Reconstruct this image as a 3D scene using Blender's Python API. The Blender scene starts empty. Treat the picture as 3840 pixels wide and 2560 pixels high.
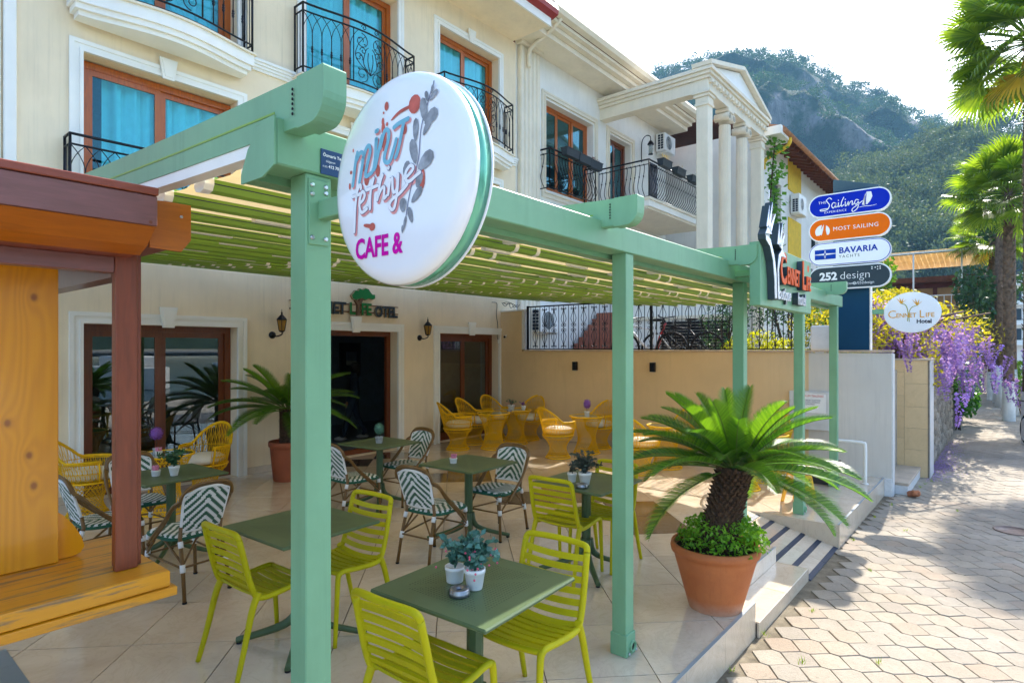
import bpy, bmesh, math, random
import numpy as np
from mathutils import Vector, Matrix, Euler, Quaternion
random.seed(7); rng = np.random.default_rng(7)
sc = bpy.context.scene
C = sc.collection
R = math.radians

# ------------------------------------------------------------------ camera
# axes: X runs along the facade away from the camera, Y towards the facade, terrace floor z = 0
CAMZ = 1.85; ALPHA = R(39.678)
cam_d = bpy.data.cameras.new('camera'); cam = bpy.data.objects.new('camera', cam_d); C.objects.link(cam)
cam.location = (0, 0, CAMZ); cam.rotation_euler = (R(90), 0, ALPHA - R(90))
cam_d.sensor_width = 36; cam_d.lens = 21.015; cam_d.shift_y = 0.00723
cam_d.clip_start = 0.05; cam_d.clip_end = 5000
sc.camera = cam
# ------------------------------------------------------------------ sky and sun
SUN = Vector((2.67, 0.17, 2.60)).normalized()
w = bpy.data.worlds.new('World'); sc.world = w; w.use_nodes = True
nt = w.node_tree; nt.nodes.clear()
sky = nt.nodes.new('ShaderNodeTexSky'); sky.sky_type = 'NISHITA'; sky.sun_disc = False
sky.sun_elevation = math.asin(SUN.z); sky.sun_rotation = math.atan2(SUN.x, SUN.y)
sky.air_density = 1.0; sky.dust_density = 1.6; sky.ozone_density = 1.0
bg = nt.nodes.new('ShaderNodeBackground'); bg.inputs[1].default_value = 0.15
ow = nt.nodes.new('ShaderNodeOutputWorld')
nt.links.new(sky.outputs[0], bg.inputs[0]); nt.links.new(bg.outputs[0], ow.inputs[0])
sl = bpy.data.lights.new('sun', 'SUN'); sl.energy = 3.2; sl.angle = R(0.5); sl.color = (1.0, .94, .84)
so = bpy.data.objects.new('sun', sl); C.objects.link(so)
so.rotation_euler = SUN.to_track_quat('Z', 'Y').to_euler()
vs = sc.view_settings; vs.view_transform = 'Standard'; vs.look = 'None'; vs.gamma = 1; vs.use_curve_mapping = False
vs.exposure = 1.8
sc.cycles.use_denoising = True
sc.cycles.max_bounces = 7; sc.cycles.diffuse_bounces = 4; sc.cycles.glossy_bounces = 3
sc.cycles.transmission_bounces = 4; sc.cycles.transparent_max_bounces = 10; sc.cycles.volume_bounces = 0
sc.cycles.sample_clamp_indirect = 6; sc.cycles.caustics_reflective = False; sc.cycles.caustics_refractive = False
sc.cycles.use_adaptive_sampling = True; sc.cycles.adaptive_threshold = 0.02

# ------------------------------------------------------------------ helpers
KIDS = {}
def setp(o, p):
    o.parent = p; o.matrix_parent_inverse = p.matrix_basis.inverted()
    KIDS.setdefault(p.name, []).append(o)
def tag(o, label=None, cat=None, group=None, kind=None):
    if label: o['label'] = label
    if cat: o['category'] = cat
    if group: o['group'] = group
    if kind: o['kind'] = kind
    return o
def thing(name, label, cat, loc=(0, 0, 0), group=None):
    o = bpy.data.objects.new(name, None); C.objects.link(o); o.location = loc
    o.empty_display_size = .1
    return tag(o, label, cat, group)
def link(name, me, parent=None, mat=None):
    o = bpy.data.objects.new(name, me); C.objects.link(o)
    if mat is not None:
        me.materials.clear()
        for m in (mat if isinstance(mat, (list, tuple)) else [mat]): me.materials.append(m)
    if parent is not None: setp(o, parent)
    return o
def copy_tree(o, parent=None):
    c = o.copy(); C.objects.link(c)
    if parent is not None:
        c.parent = parent; KIDS.setdefault(parent.name, []).append(c)
    for ch in KIDS.get(o.name, []): copy_tree(ch, c)
    return c
def frame(O, Rr, U):
    Rr = Vector(Rr).normalized(); U = Vector(U).normalized(); N = Rr.cross(U)
    m = Matrix((Rr, U, N)).transposed().to_4x4(); m.translation = Vector(O)
    return m

class MB:
    def __init__(s): s.v = []; s.f = []; s.mi = []; s.sm = []; s.M = None
    def add(s, vs, fs, mi=0, sm=False):
        b = len(s.v)
        if s.M is not None: vs = [tuple(s.M @ Vector(p)) for p in vs]
        s.v.extend([tuple(p) for p in vs])
        for f in fs: s.f.append(tuple(b + i for i in f)); s.mi.append(mi); s.sm.append(sm)
        return s
    def box(s, x0, x1, y0, y1, z0, z1, mi=0):
        return s.add([(x0,y0,z0),(x1,y0,z0),(x1,y1,z0),(x0,y1,z0),(x0,y0,z1),(x1,y0,z1),(x1,y1,z1),(x0,y1,z1)],
              [(0,3,2,1),(4,5,6,7),(0,1,5,4),(1,2,6,5),(2,3,7,6),(3,0,4,7)], mi)
    def bbox(s, x0, x1, y0, y1, z0, z1, b=.006, mi=0):
        """box with chamfered edges"""
        vs = []; cx=[x0,x1]; cy=[y0,y1]; cz=[z0,z1]; idx = {}
        sg = (1, -1)
        for i in (0,1):
            for j in (0,1):
                for k in (0,1):
                    for a in range(3):
                        p = [cx[i]+sg[i]*b, cy[j]+sg[j]*b, cz[k]+sg[k]*b]
                        p[a] = (cx[i], cy[j], cz[k])[a]
                        idx[(i,j,k,a)] = len(vs); vs.append(p)
        fs = []
        fs.append([idx[(0,0,0,0)],idx[(0,0,1,0)],idx[(0,1,1,0)],idx[(0,1,0,0)]]); fs.append([idx[(1,0,0,0)],idx[(1,1,0,0)],idx[(1,1,1,0)],idx[(1,0,1,0)]])
        fs.append([idx[(0,0,0,1)],idx[(1,0,0,1)],idx[(1,0,1,1)],idx[(0,0,1,1)]]); fs.append([idx[(0,1,0,1)],idx[(0,1,1,1)],idx[(1,1,1,1)],idx[(1,1,0,1)]])
        fs.append([idx[(0,0,0,2)],idx[(0,1,0,2)],idx[(1,1,0,2)],idx[(1,0,0,2)]]); fs.append([idx[(0,0,1,2)],idx[(1,0,1,2)],idx[(1,1,1,2)],idx[(0,1,1,2)]])
        for j in (0,1):
            for k in (0,1): fs.append([idx[(0,j,k,1)],idx[(1,j,k,1)],idx[(1,j,k,2)],idx[(0,j,k,2)]])
        for i in (0,1):
            for k in (0,1): fs.append([idx[(i,0,k,0)],idx[(i,1,k,0)],idx[(i,1,k,2)],idx[(i,0,k,2)]])
        for i in (0,1):
            for j in (0,1): fs.append([idx[(i,j,0,0)],idx[(i,j,1,0)],idx[(i,j,1,1)],idx[(i,j,0,1)]])
        for i in (0,1):
            for j in (0,1):
                for k in (0,1): fs.append([idx[(i,j,k,a)] for a in range(3)])
        return s.add(vs, fs, mi)
    def prism(s, poly, h0, h1, M=None, mi=0, sm=False):
        """poly 2D (u,v) extruded along w from h0 to h1; M places it"""
        n = len(poly)
        vs = [(p[0], p[1], h0) for p in poly] + [(p[0], p[1], h1) for p in poly]
        if M is not None: vs = [tuple(M @ Vector(p)) for p in vs]
        fs = [tuple(range(n-1, -1, -1)), tuple(range(n, 2*n))]
        s.add(vs, fs, mi); b = len(s.v) - 2*n
        for i in range(n):
            j = (i+1) % n; s.f.append((b+i, b+j, b+n+j, b+n+i)); s.mi.append(mi); s.sm.append(sm)
        return s
    def tube(s, pts, r, n=6, closed=False, caps=True, mi=0, sm=True, flat=None):
        pts = [Vector(p) for p in pts]; k = len(pts)
        rr = r if isinstance(r, (list, tuple)) else [r]*k
        T = []
        for i in range(k):
            a = pts[i-1] if (i > 0 or closed) else pts[i]; b = pts[(i+1) % k] if (i < k-1 or closed) else pts[i]
            t = (b - a); T.append(t.normalized() if t.length > 1e-9 else Vector((0,0,1)))
        up = Vector((0,0,1)) if abs(T[0].z) < .9 else Vector((1,0,0))
        nrm = (up - T[0]*up.dot(T[0])).normalized()
        vs = []
        for i in range(k):
            nrm = (nrm - T[i]*nrm.dot(T[i]))
            nrm = nrm.normalized() if nrm.length > 1e-6 else T[i].orthogonal().normalized()
            bi = T[i].cross(nrm)
            for q in range(n):
                a = 2*math.pi*(q+.5)/n
                vs.append(pts[i] + nrm*(math.cos(a)*rr[i]*(flat or 1)) + bi*(math.sin(a)*rr[i]))
        fs = []
        for i in range(k if closed else k-1):
            j = (i+1) % k
            for q in range(n):
                p = (q+1) % n; fs.append((i*n+q, i*n+p, j*n+p, j*n+q))
        s.add(vs, fs, mi, sm)
        if caps and not closed:
            b = len(s.v) - k*n
            s.f.append(tuple(b+q for q in range(n-1,-1,-1))); s.mi.append(mi); s.sm.append(False)
            s.f.append(tuple(b+(k-1)*n+q for q in range(n))); s.mi.append(mi); s.sm.append(False)
        return s
    def lathe(s, prof, c=(0,0,0), n=20, mi=0, sm=True, cap=True):
        vs = []; fs = []
        for (r, z) in prof:
            for q in range(n):
                a = 2*math.pi*q/n; vs.append((c[0]+r*math.cos(a), c[1]+r*math.sin(a), c[2]+z))
        for i in range(len(prof)-1):
            for q in range(n):
                p = (q+1) % n; fs.append((i*n+q, i*n+p, (i+1)*n+p, (i+1)*n+q))
        s.add(vs, fs, mi, sm)
        if cap:
            b = len(s.v) - len(vs)
            s.f.append(tuple(b+q for q in range(n-1,-1,-1))); s.mi.append(mi); s.sm.append(False)
            s.f.append(tuple(b+(len(prof)-1)*n+q for q in range(n))); s.mi.append(mi); s.sm.append(False)
        return s
    def ball(s, c, r, nu=12, nv=8, mi=0):
        if not isinstance(r, (tuple, list)): r = (r, r, r)
        vs = [(c[0], c[1], c[2]-r[2])]
        for j in range(1, nv):
            t = -math.pi/2 + math.pi*j/nv
            for i in range(nu):
                a = 2*math.pi*i/nu; vs.append((c[0]+r[0]*math.cos(t)*math.cos(a), c[1]+r[1]*math.cos(t)*math.sin(a), c[2]+r[2]*math.sin(t)))
        vs.append((c[0], c[1], c[2]+r[2])); fs = []
        for i in range(nu): fs.append((0, 1+(i+1) % nu, 1+i))
        for j in range(nv-2):
            for i in range(nu):
                a = 1+j*nu+i; b = 1+j*nu+(i+1) % nu; fs.append((a, b, b+nu, a+nu))
        t = len(vs)-1
        for i in range(nu): fs.append((t, t-nu+i, t-nu+(i+1) % nu))
        return s.add(vs, fs, mi, True)
    def mesh(s, name='m'):
        me = bpy.data.meshes.new(name); me.from_pydata(s.v, [], s.f)
        me.polygons.foreach_set('material_index', s.mi); me.polygons.foreach_set('use_smooth', s.sm)
        me.update(); return me
    def build(s, name, mat, parent=None, label=None, cat=None, group=None, kind=None):
        o = link(name, s.mesh(name), parent, mat); return tag(o, label, cat, group, kind)
def np_mesh(name, V, Fq, mi=None):
    """V (n,3); Fq (m,k) constant face size"""
    me = bpy.data.meshes.new(name); V = np.asarray(V, np.float32); Fq = np.asarray(Fq, np.int32); k = Fq.shape[1]
    me.vertices.add(len(V)); me.vertices.foreach_set('co', V.ravel())
    me.loops.add(Fq.size); me.loops.foreach_set('vertex_index', Fq.ravel())
    me.polygons.add(len(Fq)); me.polygons.foreach_set('loop_start', np.arange(len(Fq), dtype=np.int32)*k)
    if mi is not None: me.polygons.foreach_set('material_index', np.asarray(mi, np.int32))
    me.update(calc_edges=True); return me
def crom(pts, k=6, closed=False):
    """Catmull-Rom through pts"""
    P = [Vector(p) for p in pts]; n = len(P); out = []
    for i in range(n if closed else n-1):
        p0 = P[i-1] if (i > 0 or closed) else P[0]; p1 = P[i]; p2 = P[(i+1) % n]
        p3 = P[(i+2) % n] if (i+2 < n or closed) else P[-1]
        for j in range(k):
            t = j/k
            out.append(.5*((2*p1)+(p2-p0)*t+(2*p0-5*p1+4*p2-p3)*t*t+(3*p1-p0-3*p2+p3)*t**3))
    if not closed: out.append(P[-1])
    return out
def stroke(mb, pts, wd, M, w=0, mi=0, smooth=5, taper=False, closed=False):
    """flat brush stroke along 2D pts in plane M"""
    P = crom([(p[0], p[1], 0) for p in pts], smooth, closed) if smooth else [Vector((p[0], p[1], 0)) for p in pts]
    k = len(P); vs = []
    for i in range(k):
        a = P[i-1] if (i or closed) else P[0]; b = P[(i+1) % k] if (i < k-1 or closed) else P[i]
        t = (b-a); t = t.normalized() if t.length > 1e-9 else Vector((1,0,0)); n = Vector((-t.y, t.x, 0))
        ww = wd*.5*((math.sin(math.pi*(i+.5)/k)**.5) if taper else 1)
        for sgn in (1, -1):
            q = P[i]+n*ww*sgn; vs.append(M @ Vector((q.x, q.y, w)))
    m = k if closed else k-1
    mb.add(vs, [(2*i, 2*i+1, (2*i+3) % (2*k), (2*i+2) % (2*k)) for i in range(m)], mi)
    if not taper and not closed:
        for q in (P[0], P[-1]): disc(mb, q.x, q.y, wd*.5, M, w+.0003, mi, 10)
def disc(mb, u, v, r, M, w=0, mi=0, n=16, ry=None):
    ry = ry or r
    mb.add([M @ Vector((u+r*math.cos(2*math.pi*i/n), v+ry*math.sin(2*math.pi*i/n), w)) for i in range(n)], [tuple(range(n))], mi)
def flatpoly(mb, poly, M, w=0, mi=0):
    mb.add([M @ Vector((p[0], p[1], w)) for p in poly], [tuple(range(len(poly)))], mi)
def text(name, body, mat, parent, M, size, ext=.002, align='LEFT', bold=0, shear=0, sp=1.0, sx=1.0, label=None):
    cu = bpy.data.curves.new(name, 'FONT'); cu.body = body; cu.size = size; cu.extrude = ext
    cu.align_x = align; cu.offset = bold; cu.shear = shear; cu.space_character = sp; cu.resolution_u = 3
    cu.materials.append(mat)
    to = bpy.data.objects.new(name, cu); me = bpy.data.meshes.new_from_object(to); bpy.data.objects.remove(to); bpy.data.curves.remove(cu)
    o = bpy.data.objects.new(name, me); C.objects.link(o)
    o.matrix_basis = M @ Matrix.Diagonal((sx, 1, 1, 1))
    if parent is not None: setp(o, parent)
    if label: o['label'] = label
    return o

# ------------------------------------------------------------------ materials
def lin(h):
    h = h.lstrip('#'); o = []
    for i in (0, 2, 4):
        c = int(h[i:i+2], 16)/255; o.append(c/12.92 if c <= .04045 else ((c+.055)/1.055)**2.4)
    return tuple(o)
def newmat(name):
    m = bpy.data.materials.new(name); m.use_nodes = True; m.node_tree.nodes.clear()
    return m, m.node_tree.nodes, m.node_tree.links
def mth(N, L, op, a, b=None, c=None):
    n = N.new('ShaderNodeMath'); n.operation = op
    for i, q in enumerate((a, b, c)):
        if q is None: continue
        if isinstance(q, (int, float)): n.inputs[i].default_value = q
        else: L.new(q, n.inputs[i])
    return n.outputs[0]
def ramp(N, L, fac, stops):
    r = N.new('ShaderNodeValToRGB'); e = r.color_ramp.elements
    while len(e) < len(stops): e.new(.5)
    for i, (p, c) in enumerate(stops): e[i].position = p; e[i].color = (*c[:3], 1)
    L.new(fac, r.inputs[0]); return r.outputs[0]
def mixc(N, L, fac, a, b, mode='MIX'):
    n = N.new('ShaderNodeMix'); n.data_type = 'RGBA'; n.blend_type = mode
    for i, q in ((0, fac), (6, a), (7, b)):
        if isinstance(q, (int, float)): n.inputs[i].default_value = q
        elif isinstance(q, tuple): n.inputs[i].default_value = (*q[:3], 1)
        else: L.new(q, n.inputs[i])
    return n.outputs[2]
def mapped(N, L, scale=(1,1,1), kind='Object', rot=(0,0,0)):
    t = N.new('ShaderNodeTexCoord'); m = N.new('ShaderNodeMapping'); m.inputs['Scale'].default_value = scale
    m.inputs['Rotation'].default_value = rot
    L.new(t.outputs[kind], m.inputs[0]); return m.outputs[0]
def noise(N, L, vec, scale, detail=4, rough=.55, dist=0):
    n = N.new('ShaderNodeTexNoise'); n.inputs['Scale'].default_value = scale; n.inputs['Detail'].default_value = detail
    n.inputs['Roughness'].default_value = rough; n.inputs['Distortion'].default_value = dist
    L.new(vec, n.inputs['Vector']); return n.outputs[0]
def bumpn(N, L, h, strength=.3, dist=.01):
    b = N.new('ShaderNodeBump'); b.inputs['Strength'].default_value = strength; b.inputs['Distance'].default_value = dist
    L.new(h, b.inputs['Height']); return b.outputs[0]
def finish(m, N, L, col, rough=.6, metal=0, nor=None, spec=.5, coat=0, translu=0, tt=(1.7, 1.55, .6)):
    p = N.new('ShaderNodeBsdfPrincipled')
    def st(k, q):
        if isinstance(q, (int, float)): p.inputs[k].default_value = q
        elif isinstance(q, tuple): p.inputs[k].default_value = (*q[:3], 1)
        else: L.new(q, p.inputs[k])
    st('Base Color', col); st('Roughness', rough); st('Metallic', metal); st('Specular IOR Level', spec)
    if coat: st('Coat Weight', coat); p.inputs['Coat Roughness'].default_value = .1
    if nor is not None: L.new(nor, p.inputs['Normal'])
    out = N.new('ShaderNodeOutputMaterial'); sh = p.outputs[0]
    if translu:
        t = N.new('ShaderNodeBsdfTranslucent')
        if isinstance(col, tuple): t.inputs[0].default_value = (min(1, col[0]*tt[0]), min(1, col[1]*tt[1]), min(1, col[2]*tt[2]), 1)
        else:
            g = mixc(N, L, 1.0, col, tt, 'MULTIPLY'); L.new(g, t.inputs[0])
        mx = N.new('ShaderNodeMixShader'); mx.inputs[0].default_value = translu
        L.new(sh, mx.inputs[1]); L.new(t.outputs[0], mx.inputs[2]); sh = mx.outputs[0]
    L.new(sh, out.inputs[0]); return m
def plain(name, col, rough=.55, metal=0, var=.08, scale=6, bump=0, bscale=60, spec=.28, coat=0, translu=0, rnd=0, dirt=0, tt=(1.1, 1.05, 1)):
    if isinstance(col, str): col = lin(col)
    m, N, L = newmat(name); v = mapped(N, L)
    f = noise(N, L, v, scale, 5, .6)
    lo = tuple(max(0, c*(1-var*1.6)) for c in col); hi = tuple(min(1, c*(1+var)) for c in col)
    c = ramp(N, L, f, [(.3, lo), (.7, hi)])
    if dirt:
        d = noise(N, L, mapped(N, L, (3, 3, .5)), 2.2, 6, .65)
        c = mixc(N, L, mth(N, L, 'MULTIPLY', ramp(N, L, d, [(.5, (0,0,0)), (.75, (1,1,1))]), dirt), c, tuple(q*.55 for q in col))
        d2 = mth(N, L, 'MULTIPLY', ramp(N, L, noise(N, L, mapped(N, L, (14, 14, .25)), 2.0, 5, .7), [(.52, (0,0,0)), (.70, (1,1,1))]), ramp(N, L, noise(N, L, v, .9, 3), [(.4, (0,0,0)), (.62, (1,1,1))]))
        c = mixc(N, L, mth(N, L, 'MULTIPLY', d2, dirt*1.1), c, tuple(q*.45 for q in col))
        d3 = noise(N, L, v, 26, 5, .75)
        c = mixc(N, L, mth(N, L, 'MULTIPLY', ramp(N, L, d3, [(.62, (0,0,0)), (.74, (1,1,1))]), dirt*.8), c, tuple(min(1, q*1.35+.03) for q in col))
    if rnd:
        oi = N.new('ShaderNodeObjectInfo')
        k = mth(N, L, 'MULTIPLY_ADD', oi.outputs['Random'], 2*rnd, 1-rnd)
        cm = N.new('ShaderNodeCombineColor'); [L.new(k, cm.inputs[i]) for i in range(3)]
        c = mixc(N, L, 1.0, c, cm.outputs[0], 'MULTIPLY')
    nor = bumpn(N, L, noise(N, L, v, bscale, 3), bump, .004) if bump else None
    rr = mth(N, L, 'MULTIPLY_ADD', f, .16, rough-.08)
    return finish(m, N, L, c, rr, metal, nor, spec, coat, translu, tt)
def wood(name, c1, c2, scale=(1, 14, 14), knots=False, rough=.4, coat=0, rings=5, wear=None):
    c1 = lin(c1) if isinstance(c1, str) else c1; c2 = lin(c2) if isinstance(c2, str) else c2
    m, N, L = newmat(name)
    v = mapped(N, L, scale)
    f = noise(N, L, v, rings, 6, .6, .6); f2 = noise(N, L, mapped(N, L, tuple(q*6 for q in scale)), 4, 3)
    c = ramp(N, L, f, [(.3, c1), (.52, tuple((a+b)/2 for a, b in zip(c1, c2))), (.72, c2)])
    c = mixc(N, L, mth(N, L, 'MULTIPLY', f2, .35), c, tuple(q*.72 for q in c1))
    if knots:
        vo = N.new('ShaderNodeTexVoronoi'); vo.inputs['Scale'].default_value = 1.0
        L.new(mapped(N, L, tuple(q*.32 if q > 2 else q*5.2 for q in scale)), vo.inputs['Vector'])
        k = ramp(N, L, vo.outputs['Distance'], [(.04, (1,1,1)), (.10, (.45,.45,.45)), (.17, (0,0,0))])
        c = mixc(N, L, k, c, tuple(q*.38 for q in c1))
    if wear:
        d = noise(N, L, mapped(N, L, tuple(q*.7 for q in scale)), 3.4, 6, .7)
        c = mixc(N, L, ramp(N, L, d, [(.54, (0,0,0)), (.62, (.85,.85,.85))]), c, lin(wear))
    nor = bumpn(N, L, f2, .12, .003)
    return finish(m, N, L, c, rough, 0, nor, .5, coat)
def glass(name, tint=(.9, .95, .95), refl=.18, rough=.0, gl=(1, 1, 1)):
    m, N, L = newmat(name)
    t = N.new('ShaderNodeBsdfTransparent'); t.inputs[0].default_value = (*tint, 1)
    g = N.new('ShaderNodeBsdfGlossy'); g.inputs['Roughness'].default_value = rough; g.inputs[0].default_value = (*gl, 1)
    fr = N.new('ShaderNodeLayerWeight'); fr.inputs[0].default_value = .5
    k = mth(N, L, 'ADD', mth(N, L, 'MULTIPLY', mth(N, L, 'POWER', fr.outputs['Facing'], 4), 1-refl), refl)
    mx = N.new('ShaderNodeMixShader'); L.new(k, mx.inputs[0]); L.new(t.outputs[0], mx.inputs[1]); L.new(g.outputs[0], mx.inputs[2])
    o = N.new('ShaderNodeOutputMaterial'); L.new(mx.outputs[0], o.inputs[0]); return m
# ------------------------------------------------------------------ material library
MT = {}
MT['cream'] = plain('cream plaster', (.87, .73, .53), .85, var=.05, scale=1.3, bump=.12, bscale=90, dirt=.2)
MT['creamwall'] = plain('warm cream wall', (.74, .60, .39), .85, var=.06, scale=1.1, bump=.12, bscale=90, dirt=.18)
MT['white'] = plain('white trim paint', (.86, .85, .81), .6, var=.03, scale=3)
MT['whitewall'] = plain('white plaster', (.82, .80, .75), .85, var=.05, scale=1.2, bump=.1, bscale=80, dirt=.15)
MT['stoneivory'] = plain('ivory moulding', (.80, .72, .58), .75, var=.05, scale=2, dirt=.15)
MT['mint'] = plain('mint powder coat', (.19, .39, .225), .42, var=.07, scale=2.5, dirt=.26)
MT['olive'] = plain('purlin coat with warm bounce', (.22, .38, .05), .38, var=.05, scale=3)  # warm bounce under the roof is put into this green
MT['fabric'] = plain('beige roof fabric', (.76, .66, .47), .9, var=.05, scale=4, bump=.1, bscale=260, translu=.28, tt=(1.08, .94, .66))
MT['offwhite'] = plain('off white plastic', (.88, .87, .82), .45, var=.03)
MT['iron'] = plain('black wrought iron', (.018, .019, .024), .38, .6, var=.2, scale=20, bump=.1, bscale=80)
MT['steel'] = plain('zinc bolt', (.55, .58, .60), .3, 1.0, var=.1, scale=30)
MT['frame'] = wood('window frame wood', '#c26516', '#93470d', (14, 14, 1), rough=.35, coat=.2)
MT['framedark'] = wood('dark window frame', '#7d3c13', '#5a270b', (14, 14, 1), rough=.35, coat=.2)
MT['glassup'] = glass('glass tinted with sky reflection', (.56, .90, .94), .06, 0, (.5, .85, .95))  # blue of the reflected sky is put into tint and gloss colour
MT['glassdoor'] = glass('door glass', (.55, .62, .62), .10)
MT['glasstop'] = glass('table glass', (.8, .9, .9), .12)
MT['curtain'] = plain('white curtain', (.88, .92, .93), .9, var=.04, scale=12)
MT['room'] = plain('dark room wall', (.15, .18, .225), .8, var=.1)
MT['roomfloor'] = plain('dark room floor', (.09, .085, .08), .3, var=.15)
MT['redroof'] = plain('red metal eave', (.30, .035, .03), .45, var=.12)
MT['tile'] = None
def tile_mat(name, a, b, vein, rough=.13, vs=.5):
    m, N, L = newmat(name); v = mapped(N, L); oi = N.new('ShaderNodeObjectInfo')
    add = N.new('ShaderNodeVectorMath'); add.operation = 'ADD'; L.new(v, add.inputs[0])
    sc_ = N.new('ShaderNodeVectorMath'); sc_.operation = 'SCALE'; sc_.inputs[0].default_value = (13, 7, 3); L.new(oi.outputs['Random'], sc_.inputs['Scale'])
    L.new(sc_.outputs[0], add.inputs[1])
    f = noise(N, L, add.outputs[0], 1.6, 6, .6, 1.4); g = noise(N, L, add.outputs[0], 3.1, 7, .62, 2.2)
    c = ramp(N, L, f, [(.3, a), (.68, b)])
    k = ramp(N, L, mth(N, L, 'ABSOLUTE', mth(N, L, 'SUBTRACT', g, .5)), [(.0, (vs,)*3), (.03, (0,0,0))])
    c = mixc(N, L, k, c, vein)
    kk = mth(N, L, 'MULTIPLY_ADD', oi.outputs['Random'], .14, .93)
    cm = N.new('ShaderNodeCombineColor'); [L.new(kk, cm.inputs[i]) for i in range(3)]
    c = mixc(N, L, 1.0, c, cm.outputs[0], 'MULTIPLY')
    rr = mth(N, L, 'MULTIPLY_ADD', noise(N, L, v, 2.4, 5, .7), .22, rough-.08)
    return finish(m, N, L, c, rr, 0, bumpn(N, L, f, .04, .004), .5, .6 if rough < .15 else 0)
MT['tile'] = tile_mat('polished beige marble tile', (.74, .63, .50), (.62, .50, .38), (.46, .34, .24), .085, .25)
MT['tiledark'] = tile_mat('dark brown marble tile', (.065, .045, .036), (.10, .07, .055), (.30, .24, .2), .12, .6)
MT['riser'] = tile_mat('beige marble riser', (.66, .55, .42), (.58, .47, .35), (.45, .34, .24), .2, .3)
MT['grout'] = plain('grout', (.23, .19, .15), .9, var=.15)
MT['navy'] = plain('dark navy strip', (.03, .045, .08), .5, var=.15)
MT['nosing'] = plain('grey nosing strip', (.33, .36, .38), .4, var=.08)
MT['asphalt'] = plain('asphalt', (.16, .155, .15), .9, var=.15, scale=.7, bump=.3, bscale=50)
MT['joint'] = plain('paver joint sand', (.20, .165, .115), .95, var=.3, scale=9, bump=.4, bscale=90)

def paver_mat():
    m, N, L = newmat('sandy concrete paver'); g = N.new('ShaderNodeNewGeometry'); oi = N.new('ShaderNodeObjectInfo')
    mp = N.new('ShaderNodeMapping'); L.new(g.outputs['Position'], mp.inputs[0]); v = mp.outputs[0]
    f = noise(N, L, v, 1.3, 5, .65); f2 = noise(N, L, v, 60, 4, .7); f3 = noise(N, L, v, 9, 6, .7)
    c = ramp(N, L, f, [(.3, (.30, .255, .20)), (.7, (.385, .34, .28))])
    rp = ramp(N, L, oi.outputs['Random'], [(0, (.86,.86,.88)), (.25, (1.04,1.02,.99)), (.5, (.94,.94,.95)), (.8, (1.06,1.04,1.0)), (.95, (1.0,.90,.84)), (1, (1.03,.96,.92))])
    c = mixc(N, L, 1.0, c, rp, 'MULTIPLY')
    c = mixc(N, L, ramp(N, L, f2, [(.52, (0,0,0)), (.72, (.55,.55,.55))]), c, (.20, .165, .125))
    c = mixc(N, L, ramp(N, L, f3, [(.55, (0,0,0)), (.75, (.4,.4,.4))]), c, (.26, .225, .18))
    f4 = noise(N, L, v, .55, 6, .7, .6); c = mixc(N, L, ramp(N, L, f4, [(.50, (0,0,0)), (.66, (.55,.55,.55))]), c, (.17, .15, .125))
    f5 = noise(N, L, v, 22, 3, .6); c = mixc(N, L, ramp(N, L, f5, [(.68, (0,0,0)), (.74, (.7,.7,.7))]), c, (.11, .095, .08))
    hh = mth(N, L, 'ADD', f2, mth(N, L, 'MULTIPLY', f3, 1.2))
    return finish(m, N, L, c, .9, 0, bumpn(N, L, hh, .8, .005), .25)
MT['paver'] = paver_mat()

# ------------------------------------------------------------------ ground
GZ = -0.24
mb = MB(); mb.add([(-500,-600,GZ-.045),(1000,-600,GZ-.045),(1000,1000,GZ-.045),(-500,1000,GZ-.045)], [(0,1,2,3)])
mb.build('ground', MT['asphalt'], kind='structure', label='grey asphalt ground beyond the pavement')
mb = MB(); mb.add([(-40,-9,GZ-.02),(60,-9,GZ-.02),(60,-.9,GZ-.02),(-40,-.9,GZ-.02)], [(0,1,2,3)]); mb.build('road', plain('pale light-bounce road', (.40, .36, .30), .9, var=.1, scale=.8, bump=.2), kind='structure', label='pale light-bounce road in front of the pavement, unseen, made pale to bounce light onto the facade')  # unseen strip, added pale to bounce sunlight onto facade and terrace
mb = MB(); mb.add([(-6,-.9,GZ-.011),(60,-.9,GZ-.011),(60,1.5,GZ-.011),(-6,1.5,GZ-.011)], [(0,1,2,3)])
pav = mb.build('pavement', MT['joint'], kind='structure', label='sunlit pavement of interlocking six-sided pavers along the terrace')
# interlocking six-sided pavers
E1, E2, E3 = np.array((.100, -.106)), np.array((0, -.057)), np.array((-.130, -.097))
hexv = [np.zeros(2)]
for e in (E1, E2, E3, -E1, -E2): hexv.append(hexv[-1]+e)
hexv = np.array(hexv); hexc = hexv.mean(0); hexv = hexv-hexc
P0 = np.array((5.05, 1.182))+hexc; T1 = E1+E2; T2 = E3-E1
def paver_mesh(seed):
    r = np.random.default_rng(seed); k = .982
    top = [(p[0]*k*.965+r.normal(0, .0012), p[1]*k*.965+r.normal(0, .0012), .0) for p in hexv]
    mid = [(p[0]*k, p[1]*k, -.006) for p in hexv]; bot = [(p[0]*k, p[1]*k, -.03) for p in hexv]
    m_ = MB(); vs = bot+mid+top; fs = [tuple(range(12, 18))]
    for lv in (0, 6):
        for i in range(6): j = (i+1) % 6; fs.append((lv+i, lv+6+i, lv+6+j, lv+j)[::-1])
    m_.add(vs, fs); me = m_.mesh('paver'); me.materials.append(MT['paver']); return me
PM = [paver_mesh(s) for s in range(6)]
cells = []
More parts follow.
